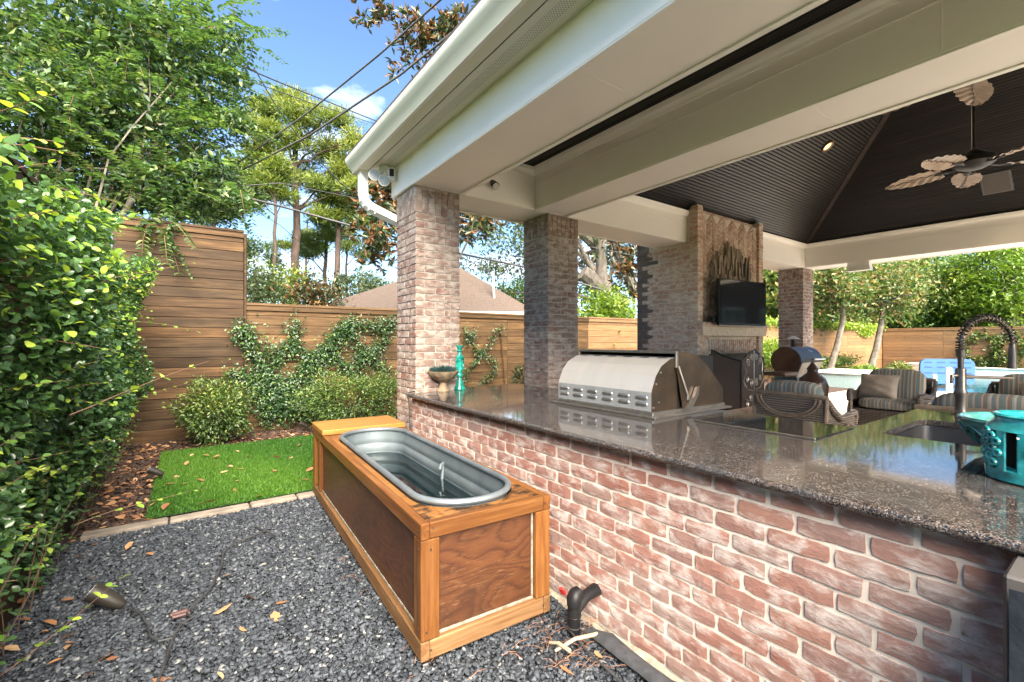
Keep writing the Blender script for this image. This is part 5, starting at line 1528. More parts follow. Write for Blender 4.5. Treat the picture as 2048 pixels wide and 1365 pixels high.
# crushed basalt: one scatter of angular chips (nobody could count them)
def chips(name, n, x0, x1, y0, y1, size, mat, z=0.0, zj=.012, flat=.45, keep=None, rmin=.6):
    P = np.stack([rg.uniform(x0, x1, n), rg.uniform(y0, y1, n), z + rg.random(n) * zj], 1)
    if keep is not None: P = P[keep(P)]
    n = len(P)
    base = np.array([(-1, -1, -1), (1, -1, -1), (1, 1, -1), (-1, 1, -1), (-1, -1, 1), (1, -1, 1), (1, 1, 1), (-1, 1, 1)], float)
    V = base[None] * (1 + rg.uniform(-.45, .25, (n, 8, 3)))
    sz = size * rg.uniform(rmin, 1.35, n)
    V *= np.stack([sz * rg.uniform(.7, 1.25, n), sz * rg.uniform(.5, .95, n), sz * flat * rg.uniform(.6, 1.3, n)], 1)[:, None, :]
    # random rotation: yaw plus a tilt
    a = rg.random(n) * 2 * PI; tl = rg.normal(0, .38, n); t2 = rg.normal(0, .38, n)
    def rotz(V, a): c, s = np.cos(a)[:, None], np.sin(a)[:, None]; return np.stack([V[..., 0] * c - V[..., 1] * s, V[..., 0] * s + V[..., 1] * c, V[..., 2]], -1)
    def rotx(V, a): c, s = np.cos(a)[:, None], np.sin(a)[:, None]; return np.stack([V[..., 0], V[..., 1] * c - V[..., 2] * s, V[..., 1] * s + V[..., 2] * c], -1)
    def roty(V, a): c, s = np.cos(a)[:, None], np.sin(a)[:, None]; return np.stack([V[..., 0] * c + V[..., 2] * s, V[..., 1], -V[..., 0] * s + V[..., 2] * c], -1)
    V = rotz(roty(rotx(V, tl), t2), a) + P[:, None, :]
    F0 = np.array([(3, 2, 1, 0), (4, 5, 6, 7), (0, 1, 5, 4), (1, 2, 6, 5), (2, 3, 7, 6), (3, 0, 4, 7)])
    F = (F0[None] + (np.arange(n) * 8)[:, None, None]).reshape(-1)
    return raw_mesh(name, V.reshape(-1, 3), F, np.full(n * 6, 4), mat, np.repeat(rg.random(n), 6))
o = link('gravel_chips', chips('gravel_chips', 62000, -.72, 1.60, .85, 4.32, .0105, 'chips', -.006, .015, rmin=.35))
tag(o, 'dark grey crushed stone chips covering the ground', 'gravel', kind='stuff')
o = link('bark_chips', chips('bark_chips', 9000, -.70, 3.4, 4.4, 7.85, .022, 'mulch', .0, .02, .3, lambda P: ~((P[:, 0] > -.29) & (P[:, 0] < 1.97) & (P[:, 1] < 7.02) & (P[:, 1] > 4.4))))
tag(o, 'dark brown bark mulch in the planting bed', 'mulch', kind='stuff')
# artificial turf
n = 95000
P = np.stack([rg.uniform(-.27, 1.95, n), rg.uniform(4.46, 7.0, n), np.full(n, .02)], 1)
D = np.stack([rg.normal(0, .38, n), rg.normal(0, .38, n), np.ones(n)], 1)
o = link('turf_blades', leaves(P, D, rdir(rg, n), rg.uniform(.02, .042, n), .0045, np.clip(rg.random(n) * .7 + .25 * np.sin(P[:, 0] * 2.1 + P[:, 1] * 1.3) + .15, 0, 1), 'grass', simple=True))
tag(o, 'bright green artificial turf blades of the small lawn', 'turf', kind='stuff')
# limestone edging between gravel and turf
ed = thing('stone_edging', 'pale limestone edging strips between the gravel and the turf', 'edging', (.2, 4.38, 0))
xs = [-.62, -.12, .42, .78, 1.62]
for i in range(4):
    a, b_ = xs[i], xs[i + 1] - .012
    tilt = random.uniform(-.02, .02)
    MB().cbox(-(b_ - a) / 2, (b_ - a) / 2, -.055, .055, -.04, .032, .008).build('stone', 'edging', ed, ((a + b_) / 2, 4.36 + random.uniform(-.012, .012), random.uniform(-.004, .006)), (0, 0, tilt), world=True)
# litter of dry leaves on the mulch
def flat_leaves(P, Lm):
    n = len(P)
    a = rg.random(n) * 2 * PI
    D = np.stack([np.cos(a), np.sin(a), rg.normal(0, .18, n)], 1)
    Nn = np.stack([rg.normal(0, .3, n), rg.normal(0, .3, n), np.ones(n)], 1)
    Ln = rg.uniform(.7, 1.3, n) * Lm
    return leaves(P, D, Nn, Ln, Ln * rg.uniform(.38, .55, n), rg.random(n), 'dry_leaf', fold=rg.uniform(-.1, .35), curl=rg.uniform(-.2, .1))
n = 1500
P = np.stack([rg.uniform(-.65, 2.0, n), rg.uniform(4.45, 7.7, n), rg.uniform(.015, .035, n)], 1)
P = P[~((P[:, 0] > -.27) & (P[:, 1] < 7.0))]
o = link('leaf_litter', flat_leaves(P, .07)); tag(o, 'dry brown leaves strewn over the mulch bed', 'leaf litter', kind='stuff')
def one_leaf(i, p, Lm, label, group):
    o = link('fallen_leaf', flat_leaves(np.array([[0, 0, 0.0]]), Lm), None, p, (rg.normal(0, .15), rg.normal(0, .15), rg.random() * 6))
    tag(o, label, 'leaf', group)
for (px, py) in ((372, 930), (408, 962), (352, 966), (378, 964), (440, 945), (424, 918), (388, 908), (420, 910), (468, 976), (476, 960), (434, 1000), (508, 992), (470, 902), (492, 913), (512, 926), (536, 902), (560, 915), (596, 892), (612, 940), (604, 960), (585, 916), (326, 1020), (552, 940), (300, 1012), (586, 898), (490, 938), (352, 950), (455, 932), (395, 1010)):
    p = at_z(px, py, .05)
    if p.y < 7.0: one_leaf(0, p, random.uniform(.06, .10), 'dry tan leaf lying on the green turf', 'dry leaves on the turf')
for (px, py) in ((426, 1228), (548, 1222), (550, 1207), (460, 1148), (190, 1345), (212, 1318), (232, 1300), (152, 1262), (112, 1250), (150, 1195), (252, 1100), (306, 1110), (304, 1358), (446, 1358), (176, 1160), (488, 1192), (60, 1240), (98, 1262), (132, 1282), (80, 1180), (130, 1300), (1118, 1330), (480, 1252), (40, 1300), (92, 1330), (196, 1088), (150, 1078), (1190, 1300), (166, 1112), (60, 1200)):
    one_leaf(0, at_z(px, py, .022), random.uniform(.045, .085), 'dry orange brown leaf lying on the dark gravel', 'dry leaves on the gravel')
for (a, b_, lab) in (((1110, 1302), (1195, 1268), 'pale broken twig on the gravel by the black pipe'), ((1100, 1285), (1140, 1302), 'short pale twig beside the longer one near the pipe')):
    p0, p1 = at_z(*a, .03), at_z(*b_, .05)
    o = MB().tube([p0, (p0 + p1) / 2 + Vector((0, .01, .01)), p1], [.006, .008, .009], 6).build('twig', 'stick')
    tag(o, lab, 'twig')
nd = MB()
r2 = random.Random(9)
for i in range(140):
    p = at_z(r2.uniform(1080, 1240), r2.uniform(1235, 1340), .02) if i < 70 else Vector((r2.uniform(.75, 1.55), r2.uniform(1.5, 3.6), .02))
    a = r2.uniform(0, 6.28); l = r2.uniform(.04, .10)
    nd.tube([p, p + Vector((math.cos(a) * l / 2, math.sin(a) * l / 2, .012)), p + Vector((math.cos(a) * l, math.sin(a) * l, .003))], .0012, 3)
o = nd.build('pine_needle_litter', 'needle_dead', fix=False); tag(o, 'rust brown pine needles scattered around the box and pipe', 'needles', kind='stuff')

# pipe, hose, cables, garden lights
pp = thing('drain_pipe', 'black plastic drain pipe elbow with a red valve tab against the brick', 'pipe', tuple(at_z(1148, 1272, .0)))
q = pp.location.copy()
pp.scale = (1, 1, .76)
wallp = Vector((XW, at_x(1192, 1190, XW).y, .21)) - q
MB().tube([(0, 0, -.02), (0, 0, .20)], .030, 16).tube([(0, 0, .13), (0, 0, .155)], .034, 16).build('riser', 'black_plastic', pp, smooth=True)
MB().tube([(0, 0, .19), (.0, 0, .235), (.012, .0, .262), (.035, 0, .27)], [.034, .036, .033, .028], 14).build('cap', 'black_plastic', pp, smooth=True)
MB().tube([(0.0, 0, .15), wallp * .5 + Vector((0, 0, .10)), wallp + Vector((.005, 0, 0))], [.028, .030, .037], 14).build('branch', 'black_plastic', pp, smooth=True)
MB().tube([(0, 0, .06), (0, 0, .064)], .0312, 16).tube([(0, 0, .126), (0, 0, .13)], .0314, 16).build('seam', 'steel_trim', pp)
MB().cbox(-.007, .007, -.014, .014, .0, .055, .003).build('valve_tab', 'red_plastic', pp, (-.02, .05, .24), (0, R(-25), R(20)))
pts = [at_z(1175, 1262, .03), at_z(1215, 1280, .04), at_z(1250, 1310, .04), at_z(1290, 1340, .04), at_z(1335, 1375, .04), at_z(1400, 1430, .04)]
o = MB().tube(pts, [.02, .045, .040, .036, .04, .04], 10, sy=.6).build('drain_sleeve', pm('black_fabric_sleeve', (0.03, 0.032, 0.036), (0.05, 0.052, 0.058), 22, rough=0.75, bmp=0.6, bdist=0.01), smooth=True)
tag(o, 'crumpled black fabric sleeve lying along the foot of the wall', 'hose')
def ground_cable(name, label, pix, r_=.006, z=.034, mat='wire'):
    P = [at_z(a, b, z) for a, b in pix]
    o = MB().tube(P, r_, 6).build(name, mat); tag(o, label, 'cable'); return o
ground_cable('garden_cable', 'black low voltage cable snaking across the gravel to the bottom edge', ((312, 1372), (330, 1325), (348, 1270), (362, 1248), (385, 1235), (372, 1226), (388, 1210), (412, 1188), (430, 1160), (443, 1130), (446, 1105), (470, 1084), (500, 1074), (530, 1062)))
ground_cable('garden_cable', 'short cable end on the gravel beyond the long one', ((510, 1052), (532, 1062), (552, 1073)), .006)
ground_cable('garden_cable', 'black cable loop running from the nearest garden light', ((262, 1218), (282, 1228), (296, 1250), (300, 1272), (318, 1282), (345, 1276)), .005)
ground_cable('garden_cable', 'thin black cable on the gravel from the pipe to the lower edge', ((1118, 1240), (1140, 1262), (1165, 1292), (1205, 1330), (1250, 1372)), .005)
cn = thing('cable_connector', 'pair of brown cable connectors on the gravel', 'connector', tuple(at_z(358, 1226, .03)))
MB().tube([(-.035, .0, 0), (.035, .005, 0)], .011, 8).tube([(-.025, -.025, 0), (.045, -.028, 0)], .011, 8).build('caps', pm('brown_plastic', (0.075, 0.03, 0.025), None, 5, rough=0.5), cn)
def garden_light(p, d, label, s=1.0, stake=True):
    t_ = thing('garden_light', label, 'garden light', tuple(p))
    d = Vector(d).normalized()
    c0 = Vector((0, 0, .10 * s if stake else .05))
    MB().tube([c0 - d * .05 * s, c0 - d * .02 * s, c0 + d * .03 * s, c0 + d * .115 * s], [.018 * s, .032 * s, .038 * s, .048 * s], 14).build('head', 'path_bronze', t_, smooth=True)
    MB().tube([c0 + d * .1155 * s, c0 + d * .117 * s], .040 * s, 14).build('lens', 'lens', t_)
    MB().tube([Vector((0, 0, -.02)), c0 - d * .04 * s], .010 * s, 8).build('stake', 'path_bronze', t_)
    return t_
garden_light(at_z(228, 1222, .0), (-.75, .25, .55), 'large bronze garden spotlight on the gravel near the hedge', 1.0, False)
garden_light(at_z(318, 962, .02), (-.75, .1, .45), 'small bronze garden spotlight on the mulch beside the turf', .8)
garden_light(at_z(612, 862, .02), (-.8, .2, .5), 'small garden spotlight in the mulch behind the tub box', .8)

# black covered box at the right edge
cb = thing('covered_box', 'black plastic wrapped box against the brick at the lower right edge', 'box', (1.50, -.02, 0))
r3 = random.Random(4)
MB().cbox(-.055, .13, -.42, .205, 0, .885, .006).build('carton', pm('grey_board', (0.085, 0.078, 0.074), (0.065, 0.06, 0.057), 6, rough=0.6), cb)
rows = []
for i in range(19):
    z = i / 18 * .862
    rows.append([(-.061 - .006 * math.sin(j * 1.3 + i * .9) * math.sin(i * .5 + j * .4) - r3.random() * .002, -.41 + j * .0465, z) for j in range(14)])
MB().grid(rows).build('plastic_wrap', pm('slate_plastic_wrap', (0.012, 0.015, 0.021), (0.018, 0.022, 0.030), 5, rough=0.5, bmp=0.5, bdist=0.03, spec=0.25), cb, smooth='all')
ln = [(-.0675, .19, .66), (-.0685, .13, .65), (-.069, .05, .63), (-.0695, -.05, .60), (-.0695, -.2, .56)]
MB().tube(ln, .0012, 4).tube([(-.0695, .10 + .055 * math.cos(a) - .03, .41 + .07 * math.sin(a)) for a in [R(k) for k in range(40, 250, 15)]], .002, 4).build('pale_line', 'white_plastic', cb)

# ================================================================ PLANTING
def foliage(name, me, parent):
    o = link(name, me, parent, world=True) if parent is not None else link(name, me)
    return o
# ---------------------------------------------------------------- hedge on the left fence
rg = np.random.default_rng(5)
hd = thing('leafy_hedge', 'dense glossy green climbing hedge covering the left fence', 'hedge', (-.6, 4.5, 0))
def bulge(y, z):
    return (-.555 + .09 * np.sin(y * 1.7 + z * 1.1) + .07 * np.sin(y * 4.1 - z * 2.7) + .05 * np.sin(z * 5.3 + y * 2.2) + .06 * np.clip((z - .9) / 1.2, 0, 1) - .20 * np.clip((.75 - z) / .6, 0, 1)
            + .06 * np.clip((4.0 - y) / 2.5, 0, 1))
n = 98000
y = rg.uniform(1.2, 7.45, n); z = rg.uniform(.10, 2.62, n) + .06 * np.sin(y * 5)
dens = .35 + .65 * np.clip((z - .25) / .5, 0, 1)
top = 1.98 + .045 * (y - 1.5) + .08 * np.sin(y * 2.3) + .06 * np.sin(y * 7.1)
ok = (rg.random(n) < dens) & (z < top) & (y < 7.25 + .2 * np.sin(z * 3))
y, z = y[ok], z[ok]; n = len(y)
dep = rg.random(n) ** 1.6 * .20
x = bulge(y, z) - dep + rg.normal(0, .018, n)
P = np.stack([np.maximum(x, -.755), y, z], 1)
D = np.stack([.55 + rg.normal(0, .5, n), rg.normal(0, .6, n), -.05 + rg.normal(0, .55, n)], 1)
Nn = np.stack([.6 + rg.normal(0, .35, n), rg.normal(0, .4, n), .7 + rg.normal(0, .3, n)], 1)
Ln = rg.uniform(.022, .043, n)
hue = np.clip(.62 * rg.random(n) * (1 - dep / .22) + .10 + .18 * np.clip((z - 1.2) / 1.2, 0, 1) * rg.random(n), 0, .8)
yng = (rg.random(n) < (.02 + .13 * np.clip((z - 1.35) / .7, 0, 1))) & (dep < .05)
hue[yng] = rg.uniform(.80, 1.0, yng.sum()); Ln[yng] *= 1.15; P[yng, 0] += .03
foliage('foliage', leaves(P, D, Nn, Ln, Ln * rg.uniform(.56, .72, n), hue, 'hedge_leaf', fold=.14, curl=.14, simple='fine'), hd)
# arching shoots that stick out of the hedge
V = []; SP = []; SD = []; SN = []; SL_ = []; SH = []
stems = MB()
r4 = random.Random(8)
def shoot(p, v, Lg, nl, droop=.25, ls=.05, hue=(.7, 1.0)):
    pts = []
    p = Vector(p); v = Vector(v).normalized()
    for i in range(9):
        pts.append(p.copy()); p = p + v * Lg / 8; v = (v + Vector((r4.uniform(-.12, .12), r4.uniform(-.12, .12), -droop / 8 + r4.uniform(-.06, .06)))).normalized()
    stems.tube(pts, [.003 * (1 - i / 11) for i in range(9)], 4)
    for k in range(nl):
        s = (k + .5) / nl * 8 * .92 + .4; i = min(7, int(s)); q = pts[i].lerp(pts[i + 1], min(1, s - i)); t_ = (pts[i + 1] - pts[i]).normalized()
        sd = t_.cross(Vector((r4.uniform(-.4, .4), r4.uniform(-.4, .4), 1))).normalized()
        for sg in (-1, 1):
            SP.append(tuple(q)); SD.append(tuple(t_ * .5 + sd * sg)); SN.append((r4.uniform(-.3, .6), r4.uniform(-.5, .3), .9)); SL_.append(ls * r4.uniform(.6, 1.15) * (1 - .35 * k / nl)); SH.append(r4.uniform(*hue))
for i in range(120):
    yy = r4.uniform(1.7, 7.0); zz = r4.uniform(.5, 2.1)
    shoot((float(bulge(yy, zz)) - .06, yy, zz), (1, r4.uniform(-.6, .6), r4.uniform(-.2, .9)), r4.uniform(.10, .28), r4.randint(3, 5), ls=.045)
for (a, b_, nl) in (((at_x(225, 1190, -.5)), (.75, .2, .25), 7), (at(0, 1352, 1.75), (.65, .45, .25), 8), (at_x(150, 1050, -.45), (.8, .2, .2), 6), (at_x(250, 640, -.42), (.8, .1, -.1), 6), (at_x(255, 560, -.42), (.7, .1, .4), 6), (at_x(270, 800, -.42), (.8, -.1, .3), 6), (at_x(140, 830, -.40), (.8, .1, .35), 4)):
    shoot(a, b_, .55, nl, ls=.052)
for i in range(26):
    yy = 1.9 + i * .2
    shoot((-.66, yy, .02), (r4.uniform(-.1, .5), r4.uniform(-.3, .3), 1), r4.uniform(.5, .9), 7, .1, .045, (.3, .85))
stems.build('stems', 'twig', hd, world=True, fix=False)['kind'] = 'stuff'
SL_ = np.array(SL_)
foliage('shoot_leaves', leaves(np.array(SP), np.array(SD), np.array(SN), SL_, SL_ * .62, np.array(SH), 'hedge_leaf', fold=.12, curl=.15, simple='fine'), hd)

# ---------------------------------------------------------------- vines trained on the back fence
def vine(name, label, segs, Y, mat, per=260, th=.075, L0=.034, px=True, blobs=()):
    rg = np.random.default_rng(abs(hash(label)) % 1000 if False else len(label) * 7)
    Ps = []; stem = MB()
    for sg in segs:
        pts = [at_y(a, b, Y) if px else Vector(b) for a, b in sg]
        for i in range(len(pts) - 1):
            a, b_ = np.array(pts[i]), np.array(pts[i + 1]); Lg = np.linalg.norm(b_ - a); k = int(per * Lg)
            s = rg.random(k)[:, None]
            wv = np.stack([rg.normal(0, th, k), -np.abs(rg.normal(0, .055, k)) - .01, rg.normal(0, th, k)], 1)
            Ps.append(a + (b_ - a) * s + wv)
        stem.tube([p + Vector((0, -.01, 0)) for p in pts], .006, 5)
    for (c, d, k) in blobs:
        p = np.array(at_y(c[0], c[1], Y)); Ps.append(p + rg.normal(size=(k, 3)) * np.array([d[0], .06, d[1]]) - np.array([0, .09, 0]))
    P = np.concatenate(Ps); n = len(P)
    P[:, 1] = np.minimum(P[:, 1], Y - .008)
    t = thing(name, label, 'vine', (float(P[:, 0].mean()), Y, 0))
    D = np.stack([rg.normal(0, .7, n), -.5 + rg.normal(0, .4, n), -.1 + rg.normal(0, .6, n)], 1)
    Nn = np.stack([rg.normal(0, .4, n), -.7 + rg.normal(0, .3, n), .6 + rg.normal(0, .3, n)], 1)
    Ln = rg.uniform(.7, 1.25, n) * L0
    foliage('foliage', leaves(P, D, Nn, Ln, Ln * .6, np.clip(rg.random(n) ** 1.5, 0, 1), mat, fold=.2, curl=.1), t)
    stem.build('stem', 'twig', t, world=True, fix=False)
    return t
YV = YB - .03
vine('fence_vine', 'dark green vine in a diamond lattice on the low fence left of the column',
     [[(478, 650), (505, 700), (530, 745), (585, 690), (588, 640)], [(452, 745), (510, 752), (555, 800), (600, 745), (640, 700), (690, 650)], [(530, 745), (575, 790), (620, 830)], [(585, 690), (635, 735), (660, 700), (700, 645), (760, 655), (790, 640)], [(640, 700), (700, 740), (745, 700), (775, 665)], [(700, 740), (740, 780), (790, 760)], [(690, 650), (720, 700), (770, 740)], [(560, 800), (530, 840)], [(600, 745), (640, 790)]],
     YV, 'vine_leaf', 620, .075, .042, blobs=(((560, 800), (.22, .20), 1100), ((600, 805), (.30, .16), 1000), ((520, 780), (.18, .15), 600), ((540, 700), (.16, .10), 250), ((690, 660), (.10, .08), 160), ((490, 670), (.1, .1), 220)))
vine('fence_vine', 'slim crossing vine on the low fence between the two near columns',
     [[(925, 655), (945, 690), (960, 712), (1000, 652)], [(960, 712), (935, 735), (926, 765)], [(955, 700), (990, 725), (985, 745), (955, 772)], [(926, 690), (950, 660)]], YV, 'vine_leaf', 230, .045, .04)
vs = thing('vine_stake', 'thin wooden stake leaning on the fence between the columns', 'stake', tuple(at_y(1008, 770, YV)))
a, b_ = at_y(1001, 655, YV - .03), at_y(1010, 772, YV - .03)
MB().tube([a, b_], .012, 6).build('pole', 'fence', vs, world=True)
# vines on the far fence across the pool
def far_vine(label, segs):
    rg = np.random.default_rng(len(label)); Ps = []
    for sg in segs:
        pts = [at_x(a, b, 28.76) for a, b in sg]
        for i in range(len(pts) - 1):
            a, b_ = np.array(pts[i]), np.array(pts[i + 1]); k = int(110 * np.linalg.norm(b_ - a))
            Ps.append(a + (b_ - a) * rg.random(k)[:, None] + np.stack([-np.abs(rg.normal(0, .09, k)) - .02, rg.normal(0, .10, k), rg.normal(0, .10, k)], 1))
    P = np.concatenate(Ps); n = len(P)
    t = thing('fence_vine', label, 'vine', (28.7, float(P[:, 1].mean()), 0))
    Ln = rg.uniform(.09, .16, n)
    foliage('foliage', leaves(P, rdir(rg, n), rdir(rg, n) + np.array([-.8, 0, .5]), Ln, Ln * .7, rg.random(n), 'shrub_leaf', simple=True), t)
far_vine('round looping green vine on the far fence behind the faucet', [[(1930, 690), (1955, 668), (1985, 675), (1995, 700), (1975, 725), (1945, 715), (1925, 700)], [(1995, 690), (2015, 668), (2040, 672), (2052, 700), (2030, 722), (2000, 710)], [(1930, 725), (1960, 730), (2000, 728), (2045, 730)], [(1985, 700), (2005, 722)], [(2052, 690), (2080, 670)]])

# ---------------------------------------------------------------- shrubs
def shrub(name, label, c, r, n, mat, L0, ground=True, group=None, flat=0, shell=.3, cat='shrub', simple=False):
    rg = np.random.default_rng(n)
    t = thing(name, label, cat, (c[0], c[1], 0), 0, group)
    d = rdir(rg, n); k = shell + (1 - shell) * rg.random(n) ** .6
    lump = 1 + .16 * np.sin(d[:, 0] * 6 + d[:, 2] * 5) + .13 * np.sin(d[:, 1] * 9 + d[:, 0] * 4) + .14 * np.clip(rg.normal(size=n) - 1.0, 0, 2)
    if flat:
        d = np.sign(d) * np.abs(d) ** flat; 
    P = np.array(c) + d * (k * lump)[:, None] * np.array(r)
    P = P[P[:, 2] > .03]; n = len(P); d = unit(P - np.array(c))
    Ln = rg.uniform(.7, 1.3, n) * L0
    hue = np.clip(rg.random(n) * .75 + .3 * (d[:, 2] > .1) * rg.random(n), 0, 1)
    foliage('foliage', leaves(P, d + rg.normal(size=(n, 3)) * .6, d * .5 + np.array([0, 0, .8]) + rg.normal(size=(n, 3)) * .3, Ln, Ln * .5, hue, mat, simple=simple), t)
    mb = MB(); r5 = random.Random(n)
    for i in range(7):
        q = Vector(c) + Vector((r5.uniform(-.6, .6) * r[0], r5.uniform(-.6, .6) * r[1], r5.uniform(0, .4) * r[2]))
        mb.tube([(c[0] + r5.uniform(-.05, .05), c[1] + r5.uniform(-.05, .05), 0), Vector((c[0], c[1], 0)).lerp(q, .5) + Vector((0, 0, .05)), q], [.012, .009, .004], 5)
    mb.build('stems', 'twig', t, world=True, fix=False)['kind'] = 'stuff'
    return t
shrub('round_shrub', 'rounded green shrub in front of the tall brown fence', (.28, 7.25, .46), (.42, .40, .44), 5200, 'shrub_leaf', .042)
shrub('box_hedge', 'wide clipped yellow-green shrub behind the tub box', (2.12, 7.25, .46), (.80, .42, .44), 9000, 'shrub_leaf', .038, flat=.8)
shrub('small_plant', 'small leafy plant at the foot of the second column', tuple(at_y(1040, 765, 6.6)), (.16, .16, .30), 500, 'vine_leaf', .05)
shrub('bright_bush', 'bright yellow-green bush rising above the fence between column and fireplace', (9.45, 8.75, 1.8), (.95, .8, 1.0), 6500, 'bright_leaf', .10)
shrub('garden_bush', 'light green bush at the fence between fireplace and corner column', tuple(at_y(1540, 706, 7.4)), (1.0, .45, .45), 2600, 'bright_leaf', .09)
shrub('pool_hedge', 'long clipped hedge at the foot of the far honey fence', (19.6, 7.35, .38), (3.4, .45, .45), 9000, 'shrub_leaf', .08, flat=.6)
shrub('yellow_plant', 'low yellow-green plant in the mulch near the corner column', tuple(at_z(1665, 762, .12)), (.45, .35, .32), 900, 'bright_leaf', .10)
shrub('yellow_plant', 'clump of yellowing strap leaves beside the raised spa', tuple(at_z(1728, 752, .12)), (.9, .35, .32), 1300, 'bright_leaf', .16)
shrub('dry_plant', 'low dry plant by the fence left of the blue panel', tuple(at_z(1800, 744, .15)), (.9, .4, .35), 1100, 'mixed_leaf', .12)

# ---------------------------------------------------------------- trees
def branch(mb, a, b_, r0, r1, n=6, wob=.06, seed=0, sides=6):
    r5 = random.Random(seed); a, b_ = Vector(a), Vector(b_); Lg = (b_ - a).length
    pts = [a.lerp(b_, i / n) + (Vector((r5.uniform(-1, 1), r5.uniform(-1, 1), r5.uniform(-.6, 1))) * wob * Lg * math.sin(PI * i / n) if 0 < i < n else Vector((0, 0, 0))) for i in range(n + 1)]
    mb.tube(pts, [r0 + (r1 - r0) * i / n for i in range(n + 1)], sides)
    return pts
def tree(name, label, base, trunk_top, r0, ells, nclump, per, L0, W0, mat, bark, group=None, seed=1, clump_r=.35, cat='tree', rosette=False, limb_from=.45, hue_pow=1.0, flatc=.7, nl=14):
    """ells: list of (centre, radii); clumps of leaves spread through them, limbs running to the clumps"""
    rg = np.random.default_rng(seed)
    t = thing(name, label, cat, (base[0], base[1], 0), 0, group)
    w = np.array([e[1][0] * e[1][1] * e[1][2] for e in ells]) ** .8; w /= w.sum()
    cs = []
    for e, k in zip(ells, w):
        m_ = max(3, int(nclump * k)); cs.append(in_ell(rg, m_, e[0], e[1], .35))
    cs = np.concatenate(cs); nc = len(cs)
    sz = clump_r * rg.uniform(.6, 1.35, nc)
    shade = rg.random(nc)
    if rosette:
        nr = nc * per // 9
        ci = rg.integers(0, nc, nr); cpos = cs[ci] + rg.normal(size=(nr, 3)) * sz[ci][:, None] * .6
        ax_ = unit(rg.normal(size=(nr, 3)) + (cpos - np.array(base) - np.array([0, 0, 4])) * .15 + np.array([0, 0, .2]))
        P = np.repeat(cpos, 9, 0); A = np.repeat(ax_, 9, 0); n = len(P)
        D = unit(A * .55 + rdir(rg, n) * .85); Nn = A + rg.normal(size=(n, 3)) * .2
        hue = np.clip(rg.random(n) * .62 + np.repeat(rg.random(nr), 9) * .40, 0, 1)
    else:
        ci = np.repeat(np.arange(nc), per); n = len(ci)
        P = cs[ci] + rg.normal(size=(n, 3)) * sz[ci][:, None] * np.array([.6, .6, .6 * flatc])
        D = rdir(rg, n) + np.array([0, 0, -.15]); Nn = rdir(rg, n) * .6 + np.array([0, 0, .8])
        hue = np.clip((rg.random(n) * .65 + shade[ci] * .35) ** hue_pow, 0, 1)
    Ln = rg.uniform(.7, 1.3, n) * L0
    foliage('crown', leaves(P, D, Nn, Ln, Ln * W0 / L0, hue, mat, simple=True), t)
    mb = MB()
    a, b_ = Vector(base), Vector(trunk_top)
    tp = branch(mb, a, b_, r0, r0 * .45, 10, .02, seed, 10)
    mb.build('trunk', bark, t, world=True, smooth=True, fix=False)
    lm = MB()
    pick = rg.choice(nc, min(nl, nc), replace=False)
    for i, k in enumerate(pick):
        s = limb_from + (1 - limb_from) * rg.random(); q = tp[min(9, int(s * 10))]
        mid = Vector(q).lerp(Vector(cs[k]), .55) + Vector((0, 0, .06 * (Vector(cs[k]) - q).length))
        br_ = r0 * .28 * rg.uniform(.6, 1.1)
        branch(lm, q, mid, br_, br_ * .6, 4, .05, seed + i, 6); branch(lm, mid, Vector(cs[k]), br_ * .6, br_ * .15, 4, .06, seed + i + 50, 5)
    lm.build('limbs', bark, t, world=True, fix=False)
    return t
# crape myrtle leaning over the tall fence: drooping leafy sprays
cm = thing('crape_myrtle', 'large green crape myrtle overhanging the tall fence at the upper left', 'tree', (-1.9, 8.3, 0))
rg = np.random.default_rng(77)
ells = [((at(110, 60, 6.6)), (1.5, 1.3, 1.0), 260), ((at(90, 210, 6.2)), (1.25, 1.0, .85), 210), ((at(300, 110, 7.0)), (1.15, 1.1, 1.05), 180), ((at(290, 260, 6.8)), (.95, .9, .75), 150), ((at(330, 380, 6.7)), (.85, .7, .38), 110), ((at(410, 130, 7.0)), (.55, .6, .9), 50), ((at(420, 340, 6.9)), (.5, .4, .45), 34), ((at(190, 390, 6.6)), (.7, .6, .4), 60), ((at(40, 330, 6.2)), (.8, .7, .6), 60), ((at(325, 455, 6.3)), (.28, .25, .22), 12), ((at(465, 70, 7.0)), (.30, .3, .22), 12), ((at(475, 245, 7.0)), (.32, .3, .16), 12), ((at(470, 160, 7.0)), (.28, .3, .2), 9), ((at(470, 395, 6.8)), (.3, .25, .12), 8)]
SP, SD, SN, SLn, SH = [], [], [], [], []
st_ = MB()
tips = []
